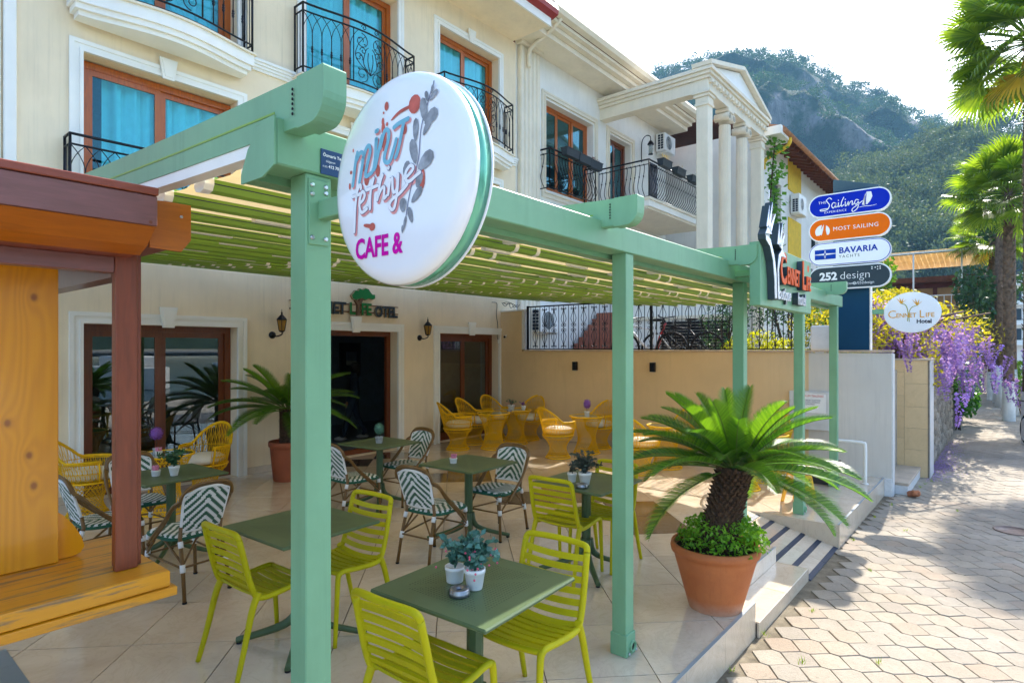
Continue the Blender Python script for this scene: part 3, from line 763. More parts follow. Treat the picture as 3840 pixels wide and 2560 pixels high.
# ------------------------------------------------------------------ round cafe sign on the near post
SX, SY, SZ, SR, ST = 1.100, 1.342, 2.333, .302, .072
sign = thing('round_sign', 'large round white cafe sign with mint and fethiye lettering on the near green post', 'sign', (SX, PY, SZ))
MT['signwhite'] = plain('glossy sign acrylic', (.84, .86, .90), .18, var=.02, scale=2, coat=.5)
mb = MB(); mb.M = frame((SX, SY, SZ), (0,-1,0), (0,0,1))
mb.lathe([(.001, .0105), (SR*.5, .0102), (SR*.84, .0095), (SR*.90, .007), (SR*.955, .0), (SR*.985, -.010), (SR, -.026)], n=72); mb.build('sign_face', MT['signwhite'], sign)
MT['rim'] = plain('satin green aluminium rim', (.16, .46, .32), .22, .55, var=.03)
mb = MB(); mb.M = frame((SX, SY, SZ), (0,-1,0), (0,0,1))
mb.lathe([(SR-.012, -.026), (SR-.002, -.027), (SR-.002, -ST), (SR-.03, -ST)], n=72, cap=False); mb.build('sign_rim', MT['rim'], sign)
mb = MB(); mb.M = frame((SX, SY, SZ), (0,-1,0), (0,0,1)); mb.lathe([(SR-.002, -ST), (SR+.002, -ST-.001), (SR+.002, -ST-.006), (SR-.05, -ST-.012), (.001, -ST-.014)], n=72); mb.build('sign_back', MT['signwhite'], sign)
mb = MB(); mb.bbox(SX+.01, SX+.055, SY+SR-.03, PY-.006, SZ-.055, SZ+.005, .003); mb.build('sign_arm', MT['mint'], sign)
mb = MB(); mb.bbox(SX-.022, SX+.052, PY-.006, PY-.0005, SZ-.14, SZ+.075, .0015); mp_ = mb.build('mounting_plate', MT['mint'], sign)
for (bx, bz) in ((-.010, .055), (.040, .055), (-.010, .025), (-.010, -.118), (.040, -.118), (.040, .035)):
    mb = MB(); mb.M = Matrix.Translation((SX+bx, PY-.006, SZ+bz)) @ Matrix.Rotation(R(90), 4, 'X'); mb.lathe([(.008,0),(.008,.002),(.0055,.003),(.0055,.006)], n=10); mb.build('bolt', MT['steel'], mp_)
# artwork on the face: sign coordinates u right, v up, origin at the centre, slightly proud
SMf = frame((SX-.0112, SY, SZ), (0,-1,0), (0,0,1)); 
def dome(u, v):
    r = math.hypot(u, v)/SR; return -.0004*max(0, (r/.5))-.004*max(0, r-.8)
MT['pblue'] = plain('print blue', (.20, .47, .60), .3, spec=.08, var=.06, scale=20); MT['ppink'] = plain('print coral', (.80, .33, .33), .3, spec=.08, var=.1, scale=20)
MT['pgrey'] = plain('print grey leaf', (.30, .32, .36), .3, spec=.08, var=.35, scale=25); MT['pnavy'] = plain('print line navy', (.14, .15, .26), .3, spec=.08)
MT['pmag'] = plain('print magenta', (.62, .005, .36), .3, spec=.08); MT['pred'] = plain('print splash red', (.55, .13, .10), .3, spec=.08, var=.2, scale=20)
MT['pwhite'] = plain('print white', (.86, .86, .90), .3, spec=.08, var=.02)
def sk(name, strokes, wd, mat, w, du=0, dv=0, taper=False, smooth=5):
    m_ = MB()
    for s_ in strokes:
        stroke(m_, [((p[0]+du), (p[1]+dv)) for p in s_], wd, Matrix(), 0, 0, smooth, taper)
    m_.v = [tuple(SMf @ Vector((p[0], p[1], w+dome(p[0], p[1])+p[2]))) for p in m_.v]
    return m_.build(name, mat, sign)
# source pixels (zoom crop 1176x1568) -> sign coordinates
def ue(px, py):
    V = ((1240+px*.5612)*.6125, (240+py*.5612)*.6125)
    t = (V[0]-1176)/1373; v = (801-V[1])/1373; d = (SX-.02)/(.76964+.63847*t)
    return (SY-(.63847-.76964*t)*d, 1.85+v*d-SZ)
def S(*pts): return [ue(*p) for p in pts]
mint_s = [S((135,810),(155,640),(165,590)), S((160,640),(185,590),(205,600),(200,660),(180,785)), S((200,640),(225,560),(245,545),(250,590),(225,700),(222,745),(245,735),(275,690),(295,500)),
          S((290,500),(285,640),(280,700)), S((285,690),(320,520),(330,480)), S((318,560),(345,450),(370,440),(375,490),(345,620),(360,655),(385,640),(410,560),(425,500)),
          S((420,620),(440,560),(475,385)), S((410,420),(440,395),(505,360))]
dots_s = [S((290,447),(302,440))]
feth_s = [S((145,1120),(152,960),(165,850),(185,805),(190,830)), S((135,885),(175,870),(195,860)), S((180,930),(205,905),(215,870),(200,850),(185,890),(180,950),(195,990),(230,965)),
          S((250,965),(255,850),(275,760)), S((228,840),(262,825),(300,810)), S((300,905),(318,790),(335,740)), S((302,890),(325,835),(345,820),(345,860),(342,895),(360,880)),
          S((372,870),(385,770)), S((400,760),(405,850),(430,830),(440,740)), S((440,735),(432,850),(415,950),(395,970),(380,940),(400,900),(450,860),(500,800)),
          S((485,760),(520,725),(540,690),(520,675),(490,720),(490,770),(515,780),(560,740),(585,720))]
sk('shadow_print', mint_s+dots_s, .0155, MT['ppink'], .0008, .004, -.005)
sk('lettering', mint_s, .0135, MT['pblue'], .0024); sk('lettering', dots_s, .013, MT['pblue'], .0026)
sk('shadow_print', feth_s, .015, MT['ppink'], .0009, .005, -.006)
sk('outline_print', feth_s, .0134, MT['pnavy'], .0018); sk('lettering', feth_s, .0104, MT['pwhite'], .0028)
sk('lettering', [S((374,692),(376,690))], .016, MT['pnavy'], .0018); sk('lettering', [S((374,692),(376,690))], .012, MT['pwhite'], .003)
def leafpoly(px, py, L_, wd, ang, n=10):
    c_ = ue(px, py); o = []
    for i in range(n):
        t = 2*math.pi*i/n; a = L_*.5*math.cos(t); b = wd*.5*math.sin(t)*(1+.25*math.cos(t))
        o.append((c_[0]+a*math.cos(ang)-b*math.sin(ang), c_[1]+a*math.sin(ang)+b*math.cos(ang)))
    return o
sk('stem_print', [S((672,115),(655,170),(640,230),(600,370),(583,470),(575,600),(560,680),(520,830),(500,930),(480,1060),(465,1110))], .003, MT['pnavy'], .0012, taper=False)
for (px, py, L_, wd, a) in ((672,200,.048,.022,.6),(627,210,.040,.019,1.9),(607,300,.085,.040,1.75),(655,345,.07,.05,.5),(630,410,.066,.030,.9),(553,435,.08,.032,1.55),(540,580,.09,.042,1.8),(620,640,.085,.058,.55),
        (490,690,.05,.035,1.0),(575,770,.055,.038,1.2),(560,870,.07,.034,.7),(468,940,.05,.040,1.6),(517,1005,.060,.026,1.9),(480,1060,.05,.016,1.3),(662,160,.03,.014,1.3),(672,122,.02,.009,1.4),(465,1100,.028,.014,1.5)):
    m_ = MB(); P_ = leafpoly(px, py, L_*.82, wd*.72, a); m_.add([SMf @ Vector((p[0], p[1], .0015+dome(*p))) for p in P_], [tuple(range(len(P_)))]); m_.build('leaf_print', MT['pgrey'], sign)
for (px, py, r_, ry) in ((357,277,.009,.013),(338,322,.003,.004),(333,380,.006,.011),(335,425,.008,.018),(361,397,.005,.006),(477,432,.011,.015),(340,510,.012,.03),(545,262,.025,.026),(225,765,.012,.02),(262,1085,.014,.012),(120,722,.005,.006),(112,815,.005,.01),(135,575,.003,.006),(595,760,.012,.03),(205,690,.006,.012),(210,870,.004,.012),(300,710,.010,.018)):
    c_ = ue(px, py); m_ = MB(); m_.add([SMf @ Vector((c_[0]+r_*math.cos(t), c_[1]+ry*math.sin(t), .0011+dome(*c_))) for t in [2*math.pi*i/12 for i in range(12)]], [tuple(range(12))]); m_.build('splash_print', MT['pred'], sign)
sk('splash_print', [S((388,372),(440,320),(490,290),(530,270))], .010, MT['pred'], .0012, taper=True); sk('splash_print', [S((205,1075),(240,1080),(262,1088))], .012, MT['pred'], .0012, taper=True)
cb = ue(150, 1285); ct = ue(160, 1185); cw = ue(345, 1262); 
text('lettering', 'CAFE &', MT['pmag'], sign, SMf @ Matrix.Translation((cb[0], cb[1]-.008, .0005)), .083, .0004, bold=.0022, sx=.80)
# ------------------------------------------------------------------ boutique hotel board on the gutter beam
bd = thing('hotel_signboard', 'mint green board with orange raised letters above the ramp on the pergola beam', 'sign', (5.65, 1.6, 2.2))
BY = 1.50; bx0, bx1, bz0, bz1 = 4.87, 6.44, 2.195, 2.70
mb = MB(); mb.bbox(bx0, bx1, BY, BY+.085, bz0, bz1, .004); mb.build('board', MT['mint'], bd)
mb = MB(); mb.box(bx0+.15, bx0+.22, BY+.085, PY-.012, 2.45, 2.5); mb.box(bx1-.22, bx1-.15, BY+.085, PY-.012, 2.45, 2.5); mb.build('bracket', MT['mint'], bd)
MT['orange'] = plain('orange letter face', (.80, .10, .008), .35, spec=.08, var=.04); MT['dletter'] = plain('dark letter side', (.035, .055, .07), .45, var=.1)
MT['silver'] = plain('mirror acrylic', (.72, .74, .86), .2, .35, var=.25, scale=12)
def raised(body, x, z, size, face, depth, sx=1.0, bold=.004, shear=0, sp=1.0):
    text('letter_side', body, MT['dletter'], bd, front(x, z, BY-depth/2-.001), size, depth/2-.002, bold=bold-.001, shear=shear, sx=sx, sp=sp)
    text('lettering', body, face, bd, front(x, z, BY-depth-.004), size, .003, bold=bold, shear=shear, sx=sx, sp=sp)
raised('C', 5.22, 2.40, .36, MT['orange'], .05, .72, .009); raised('ENNET', 5.42, 2.41, .20, MT['orange'], .05, .62, .005)
raised('L', 5.90, 2.40, .36, MT['orange'], .05, .72, .009); raised('IFE', 6.05, 2.40, .18, MT['orange'], .05, .72, .005)
mb = MB(); disc(mb, 6.10, 2.60, .035, Matrix(((1,0,0,0),(0,0,1,BY-.055),(0,1,0,0),(0,0,0,1))), 0); mb.build('lettering', MT['orange'], bd)
raised('Boutique', 5.20, 2.27, .15, MT['silver'], .02, .80, .003, .25); raised('hotel', 5.76, 2.25, .15, MT['silver'], .05, .85, .003)
# bird-of-paradise flower cut-out
FMx = front(-.25, 0, BY-.001)
def flower(polys, face):
    for poly in polys:
        m_ = MB(); m_.prism(poly, .0, .055, FMx); m_.build('flower_side', MT['dletter'], bd)
        m_ = MB(); c_ = (sum(p[0] for p in poly)/len(poly), sum(p[1] for p in poly)/len(poly)); m_.prism([(c_[0]+(p[0]-c_[0])*.94, c_[1]+(p[1]-c_[1])*.97) for p in poly], .0555, .060, FMx); m_.build('flower_face', face, bd)
flower([[(5.30,2.25),(5.36,2.25),(5.34,2.45),(5.28,2.60),(5.17,2.72),(5.05,2.74),(5.06,2.70),(5.17,2.66),(5.25,2.55),(5.29,2.40)],
        [(5.38,2.25),(5.42,2.25),(5.40,2.50),(5.47,2.62),(5.62,2.62),(5.50,2.68),(5.40,2.62),(5.36,2.50)]], MT['silver'])
flower([[(5.05,2.74),(5.22,2.76),(5.12,2.82)],[(5.08,2.80),(5.16,2.98),(5.12,2.79)],[(5.11,2.80),(5.24,3.02),(5.17,2.79)],[(5.14,2.79),(5.32,2.94),(5.19,2.76)],
        [(5.36,2.70),(5.42,2.88),(5.42,2.70)],[(5.40,2.70),(5.52,2.90),(5.46,2.69)],[(5.42,2.69),(5.58,2.82),(5.49,2.67)]], MT['silver'])
# ------------------------------------------------------------------ wooden kiosk
def pine_mat():
    m, N, L = newmat('orange varnished pine'); t = N.new('ShaderNodeTexCoord')
    pts = [(.60,2.05),(.52,1.57),(.585,1.44),(.60,1.32),(.30,1.5)]
    dmin = None; warp = None
    for (x, z) in pts:
        d = N.new('ShaderNodeVectorMath'); d.operation = 'SUBTRACT'; L.new(t.outputs['Object'], d.inputs[0]); d.inputs[1].default_value = (x, 2.905, z)
        s_ = N.new('ShaderNodeVectorMath'); s_.operation = 'MULTIPLY'; s_.inputs[1].default_value = (1, 0, .72); L.new(d.outputs[0], s_.inputs[0])
        l_ = N.new('ShaderNodeVectorMath'); l_.operation = 'LENGTH'; L.new(s_.outputs[0], l_.inputs[0]); dmin = l_.outputs['Value'] if dmin is None else mth(N, L, 'MINIMUM', dmin, l_.outputs['Value'])
    sp = N.new('ShaderNodeSeparateXYZ'); L.new(t.outputs['Object'], sp.inputs[0])
    big = noise(N, L, mapped(N, L, (3.2, 3.2, .32)), 1.5, 2, .4); near = mth(N, L, 'POWER', 2.718, mth(N, L, 'MULTIPLY', dmin, -26))
    u = mth(N, L, 'ADD', mth(N, L, 'ADD', mth(N, L, 'MULTIPLY', sp.outputs[0], 9), mth(N, L, 'MULTIPLY', big, 5.5)), mth(N, L, 'MULTIPLY', near, .9))
    ring = mth(N, L, 'MULTIPLY_ADD', mth(N, L, 'SINE', mth(N, L, 'MULTIPLY', u, 15)), .5, .5); fine = noise(N, L, mapped(N, L, (90, 90, 2)), 3, 3)
    k = mth(N, L, 'ADD', mth(N, L, 'MULTIPLY', ring, .5), mth(N, L, 'MULTIPLY', fine, .5))
    c = ramp(N, L, k, [(.0, lin('#d68606')), (.5, lin('#e09008')), (1.0, lin('#e89a0c'))])
    c = mixc(N, L, ramp(N, L, dmin, [(.004, (.8,.8,.8)), (.009, (.6,.6,.6)), (.013, (.15,.15,.15)), (.024, (0,0,0))]), c, lin('#7d3206'))
    return finish(m, N, L, c, .3, 0, bumpn(N, L, ring, .05, .003), .5, .35)
MT['pine'] = pine_mat()
MT['pinex'] = wood('orange varnished pine plank', '#f0a818', '#d68808', (.8, 11, 11), True, .3, .35, 3)
MT['pineworn'] = wood('worn pine counter', '#da9413', '#c8820b', (.8, 10, 10), True, .38, .2, 3, wear='#6a5a48')
MT['brown'] = wood('mahogany foil', '#96472b', '#743421', (1.2, 10, 10), rough=.38); MT['brownv'] = wood('mahogany foil upright', '#8a4428', '#6c3420', (10, 10, 1), rough=.38)
MT['plum'] = wood('plum brown foil', '#875650', '#704840', (1.2, 10, 10), rough=.4); MT['ochre'] = wood('ochre foil', '#b86408', '#9c5206', (1.2, 10, 10), rough=.4)
ki = thing('wooden_kiosk', 'brown and orange wooden kiosk with a pine counter at the left edge', 'kiosk', (.4, 3.0, 0))
mb = MB(); mb.bbox(-1.6, .93, 2.476, 3.15, .940, 1.0, .004); mb.build('counter_top', MT['pineworn'], ki)
mb = MB(); mb.bbox(-1.6, .95, 2.462, 3.15, .905, .938, .003); mb.build('counter_board', MT['pineworn'], ki)
mb = MB(); mb.bbox(-1.6, -.02, 2.93, 4.4, .0, .90, .003); mb.build('cabinet', MT['white'], ki)
for i, (x0, x1) in enumerate(((-.62, -.28), (-.278, .20), (.202, .678))):
    mb = MB(); mb.bbox(x0, x1, 2.905, 2.935, 1.002, 2.30, .003); mb.build('wall_plank', MT['pine'], ki)
mb = MB(); mb.bbox(.786, .862, 2.610, 2.640, 1.001, 2.32, .003); mb.build('post', MT['brownv'], ki)
mb = MB(); mb.bbox(.80, .885, 2.642, 2.70, 1.001, 2.32, .003); mb.build('post_back', MT['brownv'], ki)
mb = MB(); mb.bbox(-1.6, .785, 2.615, 2.68, 2.14, 2.20, .003); mb.build('beam', MT['plum'], ki)
mb = MB(); mb.bbox(-1.6, .785, 2.63, 2.70, 2.201, 2.25, .003); mb.build('beam_top', MT['brown'], ki)
mb = MB(); mb.bbox(-1.6, .838, 2.345, 2.40, 2.288, 2.395, .003); fa = mb.build('fascia', MT['plum'], ki)
mb = MB(); mb.bbox(-1.6, .840, 2.338, 2.405, 2.397, 2.425, .003); mb.build('fascia_cap', MT['brown'], ki)
mb = MB(); mb.prism([(2.346, 2.286), (2.405, 2.286), (2.50, 2.20), (2.43, 2.225)], -1.6, .832, Y2Z); mb.build('fascia_underside', MT['ochre'], ki)
mb = MB(); mb.prism([(2.44, 2.222), (2.52, 2.20), (2.62, 2.20), (2.62, 2.24), (2.5, 2.26)], -1.6, .826, Y2Z); mb.build('soffit', MT['brown'], ki)
mb = MB(); mb.box(-1.6, .83, 2.40, 5.2, 2.40, 2.42); mb.build('roof_sheet', MT['brown'], ki)
XZm = Matrix(((1,0,0,0),(0,0,1,0),(0,1,0,0),(0,0,0,1)))
mb = MB(); mb.prism([(.845, 2.225), (.845, 2.40), (.90, 2.405), (.99, 2.405), (.99, 2.27), (.955, 2.222)], 2.44, 2.452, XZm); mb.build('gutter_end', MT['ochre'], ki)
mb = MB(); mb.box(.845, .985, 2.453, 5.2, 2.255, 2.40); mb.build('side_gutter', MT['brown'], ki)
mb = MB(); mb.box(.80, .872, 2.701, 5.2, 2.13, 2.235); mb.build('side_beam', MT['framedark'], ki)
for (bx, bz) in ((.955, 2.355), (.852, 2.30)):
    mb = MB(); mb.M = Matrix.Translation((bx, 2.44, bz)) @ Matrix.Rotation(R(90), 4, 'X'); mb.lathe([(.006,0),(.006,.002),(.003,.004)], n=10); mb.build('screw', MT['steel'], ki)
mb = MB(); mb.M = Matrix.Translation((.815, 2.3445, 2.30)) @ Matrix.Rotation(R(90), 4, 'X'); mb.lathe([(.006,0),(.006,.0008)], n=12); mb.build('screw_hole', MT['framedark'], ki)
wd = thing('serving_board', 'thick orange wooden board leaning behind the pine panel on the counter', 'board', (.76, 2.95, 1.0))
mb = MB(); prof = [(.66,1.003),(.735,1.003),(.762,1.012),(.775,1.035),(.766,1.075),(.735,1.135),(.70,1.18),(.66,1.215)]
mb.prism(prof, 2.945, 3.01, XZm); mb.build('board', MT['pine'], wd)
# ------------------------------------------------------------------ side wall with fence, next to the terrace
MT['sidewall'] = plain('sand plaster', (.74, .54, .31), .88, var=.06, scale=.9, bump=.12, bscale=90, dirt=.14)
MT['endwall'] = plain('pale plaster', (.66, .62, .56), .85, var=.06, scale=.9, bump=.1, dirt=.2)
MT['coping'] = plain('stone coping', (.55, .42, .31), .7, var=.15, scale=5)
MT['marblewhite'] = tile_mat('white marble edge', (.70, .70, .70), (.60, .62, .64), (.45, .45, .47), .3, .4)
sw = thing('side_wall', 'sand coloured garden wall closing the far end of the terrace', 'wall', (XE, 5, 0))
WZ = 1.80
mb = MB(); mb.box(XE, XE+.16, 2.36, YF-.002, .0, WZ); mb.build('wall_panel', MT['sidewall'], sw)
mb = MB(); mb.box(XE, XE+.16, 1.275, 2.3595, .0, WZ-.01); mb.build('wall_end_panel', MT['endwall'], sw)
mb = MB(); mb.box(XE+.0, XE+.16, 1.255, 1.2745, GZ-.02, WZ-.02); mb.box(XE-.02, XE+.16, 1.2746, 1.36, GZ-.02, -.0); mb.build('edge_slab', MT['marblewhite'], sw)
for i in range(7):
    y0 = 1.26+i*(7.95-1.26)/7; mb = MB(); mb.bbox(XE-.025, XE+.20, y0+.002, y0+(7.95-1.26)/7-.002, WZ+.001, WZ+.032, .003); mb.build('coping_slab', MT['coping'], sw)
for i in range(12):
    y0 = 1.9+i*(YF-1.9-.02)/12; mb = MB(); mb.box(XE-.014, XE-.0005, y0+.002, y0+(YF-1.9-.02)/12-.002, .002, .10); mb.build('skirting_slab', MT['riser'], sw)
mb = MB(); mb.box(XE, XE+.18, 8.02, YF-.003, WZ+.0015, 2.66); mb.build('pier', MT['sidewall'], sw)
mb = MB(); mb.box(XE-.005, XE+.2, 7.97, 8.019, WZ+.034, 2.66); mb.build('pier_edge', MT['marblewhite'], sw)
mb = MB(); mb.bbox(XE-.02, XE+.2, 7.95, YF-.003, 2.661, 2.69, .003); mb.build('pier_cap', MT['white'], sw)
# iron fence
fe = thing('iron_fence', 'black wrought iron fence with scroll ornaments on top of the sand coloured wall', 'fence', (XE+.08, 5.2, WZ))
FX = XE+.08; FY0, FY1 = 2.55, 7.94; fz0, fz1 = WZ+.05, 2.745
mb = MB(); mb.box(FX-.02, FX+.02, FY1-.04, FY1, WZ+.032, fz1+.02); mb.build('post', MT['iron'], fe)
mb = MB(); mb.box(FX-.03, FX+.03, FY0-.06, FY0, WZ+.032, fz1+.02); mb.build('post', MT['iron'], fe)
mb = MB(); mb.box(FX-.02, FX+.02, 5.02, 5.06, WZ+.032, fz1+.02); mb.build('post', MT['iron'], fe)
mb = MB(); mb.box(FX-.014, FX+.014, FY0, FY1-.04, fz1-.015, fz1+.012); mb.build('rail', MT['iron'], fe)
mb = MB(); mb.box(FX-.012, FX+.012, FY0, FY1-.04, fz0-.01, fz0+.008); mb.build('rail', MT['iron'], fe)
m_ = MB(); m_.tube([(0,0,fz0), (0,0,fz1-.01)], .0075, 5); bar_me = m_.mesh('bar'); bar_me.materials.append(MT['iron'])
m_ = MB(); Hh = fz1-fz0-.08
for sg in (-1, 1):
    for (zc, dr) in ((0, 1), (1, -1)):
        base = fz0+.03 if zc == 0 else fz0+.03+Hh; d_ = dr*Hh/2
        pts = [(sg*.05, base+.045*dr), (sg*.022, base+.02*dr), (sg*.012, base+.055*dr), (sg*.02, base+.10*dr), (sg*.062, base+d_*.55), (sg*.02, base+d_*.80), (sg*.014, base+d_*.86), (sg*.03, base+d_*.95), (sg*.055, base+d_*.90), (sg*.048, base+d_*.82), (sg*.036, base+d_*.85)]
        P_ = crom([(0, p[0], p[1]) for p in pts], 3); m_.tube(P_, .0055, 4)
        q = crom([(0, p[0], p[1]) for p in [(sg*.05, base+.045*dr), (sg*.062, base+.02*dr), (sg*.048, base+.002*dr), (sg*.036, base+.018*dr)]], 3); m_.tube(q, .0055, 4)
for zz in (fz0+.055, fz0+.03+Hh/2, fz0+Hh+.005): m_.ball((0, 0, zz), (.012, .014, .02), 6, 4)
scr_me = m_.mesh('scroll_ornament'); scr_me.materials.append(MT['iron'])
nbar = 44
for i in range(nbar):
    y = FY1-.10-(FY1-FY0-.18)*i/(nbar-1)
    o = bpy.data.objects.new('bar', bar_me); C.objects.link(o); o.location = (FX, y, 0); setp(o, fe)
    if i % 2 == 1: o = bpy.data.objects.new('scroll_ornament', scr_me); C.objects.link(o); o.location = (FX, y, 0); setp(o, fe)
# black up-down wall lamps
def wall_lamp(y, z, lab):
    t = thing('wall_lamp', lab, 'lamp', (XE, y, z), 'black box lamps on the garden wall')
    mb = MB(); mb.bbox(XE-.085, XE-.012, y-.045, y+.045, z-.085, z+.085, .004); mb.build('lamp_body', MT['iron'], t)
    mb = MB(); mb.box(XE-.012, XE-.0005, y-.03, y+.03, z-.06, z+.06); mb.build('wall_plate', MT['iron'], t)
    mb = MB(); mb.box(XE-.078, XE-.02, y-.036, y+.036, z-.0875, z-.0855); mb.box(XE-.078, XE-.02, y-.036, y+.036, z+.0855, z+.0875); mb.build('lens', MT['offwhite'], t)
wall_lamp(6.63, 1.51, 'black box lamp nearest the hotel facade on the garden wall'); wall_lamp(4.95, 1.52, 'black box lamp in the middle of the garden wall'); wall_lamp(3.36, 1.515, 'black box lamp nearest the street on the garden wall')
# electricity cabinet
ec = thing('meter_cabinet', 'grey electrical cabinet with red Turkish lettering on the wall behind the palm', 'cabinet', (XE, 2.15, .7))
mb = MB(); mb.bbox(XE-.09, XE-.001, 2.06, 2.62, .62, 1.20, .006); mb.build('cabinet_body', plain('grey enamel', (.62, .63, .64), .4), ec)
mb = MB(); mb.box(XE-.093, XE-.0905, 2.10, 2.42, .88, 1.17); mb.build('notice', MT['whiteprint'], ec)
text('lettering', 'ÖLÜM TEHLİKESİ', plain('red print', (.6, .03, .02), .4), ec, side(2.41, 1.12, XE-.0945), .044, .0003, sx=.8)
text('lettering', 'DİKKAT ELEKTRİK\nYETKİLİ DIŞINDA\nAÇMAYINIZ', MT['navyprint'], ec, side(2.40, 1.06, XE-.0945), .03, .0003, sx=.9)
# dark slab panel leaning, white pipe rail
pp = thing('pipe_rail', 'white bent pipe handrail beside the end wall', 'handrail', (9.35, 1.55, 0))
mb = MB(); mb.tube(crom([(9.40, 1.505, .0), (9.40, 1.505, .50), (9.40, 1.53, .555), (9.40, 1.62, .565), (9.40, 1.95, .565)], 4), .022, 10); mb.build('pipe', MT['white'], pp)
mb = MB(); mb.M = Matrix.Translation((9.40, 1.505, 0)); mb.lathe([(.04,.001),(.04,.008),(.024,.012)], n=14); mb.build('floor_flange', MT['white'], pp)
bl = thing('dark_planter_box', 'dark square planter box on the platform behind the caution sign', 'planter', (9.0, 1.9, 0))
mb = MB(); mb.bbox(8.98, 9.28, 1.80, 2.16, .0, .28, .006); mb.build('box', plain('dark planter', (.03,.032,.035), .5), bl)
mb = MB(); mb.bbox(8.96, 9.30, 1.78, 2.18, .281, .31, .006); mb.build('rim', plain('dark planter rim', (.05,.04,.035), .5), bl)
# ------------------------------------------------------------------ navy pylon with sign panels
py = thing('sign_pylon', 'tall navy blue pylon standing on the end of the garden wall', 'pylon', (XE+.1, 1.7, WZ))
MT['pylon'] = plain('navy pylon', (.010, .055, .115), .35, spec=.06, var=.05, scale=2)
mb = MB(); mb.bbox(XE+.06, XE+.18, 1.555, 2.02, WZ+.033, 4.22, .004); mb.build('pylon_body', MT['pylon'], py)
mb = MB(); mb.prism([(1.46, 3.0), (2.06, 3.0), (2.06, 4.44), (1.46, 4.26)], XE+.185, XE+.23, Y2Z); mb.build('pylon_blade', plain('slate pylon blade', (.05, .10, .13), .4), py)
mb = MB(); mb.box(XE+.055, XE+.183, 1.540, 1.554, WZ+.033, 3.0); mb.build('pylon_edge', MT['white'], py)
def pill(poly_w, poly_h, n=14):
    r = poly_h/2; o = []
    for k in range(n+1): a = -math.pi/2+math.pi*k/n; o.append((poly_w/2-r+r*math.cos(a), r*math.sin(a)))
    for k in range(n+1): a = math.pi/2+math.pi*k/n; o.append((-poly_w/2+r+r*math.cos(a), r*math.sin(a)))
    return o
PNX = XE-.10; PNY = 1.80; PW = 1.075; PH = .345
def panel(name_label, z, col, border):
    t = thing('pill_sign', name_label, 'sign', (PNX, PNY, z), 'pill-shaped panels on the navy pylon')
    Mx = frame((PNX, PNY, z), (0,-1,0), (0,0,1))
    mb = MB(); mb.prism(pill(PW, PH), -.075, .0, Mx, sm=False); mb.build('panel_body', MT['signwhite'], t)
    mb = MB(); mb.prism(pill(PW-.018, PH-.018), .0005, .003, Mx); mb.build('panel_border', border, t)
    mb = MB(); mb.prism(pill(PW-.036, PH-.036), .0032, .005, Mx); mb.build('panel_face', col, t)
    mb = MB(); mb.box(PNX+.076, XE+.058, PNY-.12, PNY+.12, z-.06, z+.06); mb.build('mount', MT['pylon'], t)
    return t, frame((PNX-.0058, PNY, z), (0,-1,0), (0,0,1))
MT['royal'] = plain('royal blue face', (.003, .022, .46), .3, spec=.06, var=.03); MT['oface'] = plain('orange face', (.86, .155, .002), .3, spec=.06, var=.03); MT['slate'] = plain('slate face', (.045, .065, .08), .35, spec=.06, var=.04)
MT['bprint'] = plain('blue print', (.006, .05, .40), .35, spec=.06); MT['dprint'] = plain('dark print', (.03, .04, .06), .4, spec=.06)
PZ = [3.99, 3.63, 3.265, 2.905]
t1, M1 = panel('royal blue pill-shaped panel with white sailing lettering, topmost on the pylon', PZ[0], MT['royal'], MT['whiteprint'])
def T(t, M_, u, v, s, body, mat, **k): return text('lettering', body, mat, t, M_ @ Matrix.Translation((u, v, 0)), s, .0006, **k)
T(t1, M1, -.40, .035, .052, 'THE', MT['whiteprint'], sp=1.2); T(t1, M1, -.32, -.115, .044, 'EXPERIENCE', MT['whiteprint'], sp=1.25)
m_ = MB()
for s_ in ([(-.22,.085),(-.25,.11),(-.29,.08),(-.27,.04),(-.25,.0),(-.28,-.06),(-.36,-.07),(-.37,-.05),(-.28,-.045)], [(-.17,.02),(-.20,.03),(-.22,-.01),(-.20,-.05),(-.17,-.01),(-.16,.02),(-.17,-.04),(-.14,-.03)],
           [(-.13,.02),(-.13,-.04),(-.10,-.02)], [(-.06,.09),(-.09,.02),(-.09,-.04),(-.06,-.02)], [(-.04,.02),(-.04,-.04),(-.02,-.03),(0,.02),(.0,-.04),(.02,.0),(.05,.02),(.05,-.04),(.07,-.02)],
           [(.13,.02),(.10,.03),(.08,-.01),(.10,-.04),(.13,.0),(.12,-.09),(.06,-.14),(.05,-.10),(.10,-.06),(.18,.0)]): stroke(m_, s_, .012, M1, .001)
disc(m_, -.13, .055, .008, M1, .001); disc(m_, -.04, .055, .008, M1, .001)
m_.build('lettering', MT['whiteprint'], t1)
for P_ in ([(.20,-.05),(.205,.06),(.235,.125),(.29,.12),(.305,.05),(.28,-.01),(.24,-.06)], [(.175,-.055),(.215,.10),(.21,-.065)]):
    m_ = MB(); flatpoly(m_, P_, M1, .001); m_.build('sail_print', MT['whiteprint'], t1)
m_ = MB(); flatpoly(m_, [(.213,-.05),(.217,.06),(.235,.11),(.225,.0),(.225,-.055)], M1, .002); m_.build('sail_gap', MT['royal'], t1)
m_ = MB(); stroke(m_, [(.12,-.09),(.20,-.08),(.28,-.085),(.36,-.075)], .008, M1, .001, taper=True); m_.build('wave_print', MT['whiteprint'], t1)
t2, M2 = panel('orange pill-shaped panel with white capitals and sail emblem, second on the pylon', PZ[1], MT['oface'], MT['whiteprint'])
T(t2, M2, -.205, -.028, .083, 'MOST SAILING', MT['whiteprint'], sp=1.12, sx=.98)
def arcp(cx, cy, r, a0, a1, n=10): return [(cx+r*math.cos(R(a0+(a1-a0)*i/n)), cy+r*math.sin(R(a0+(a1-a0)*i/n))) for i in range(n+1)]
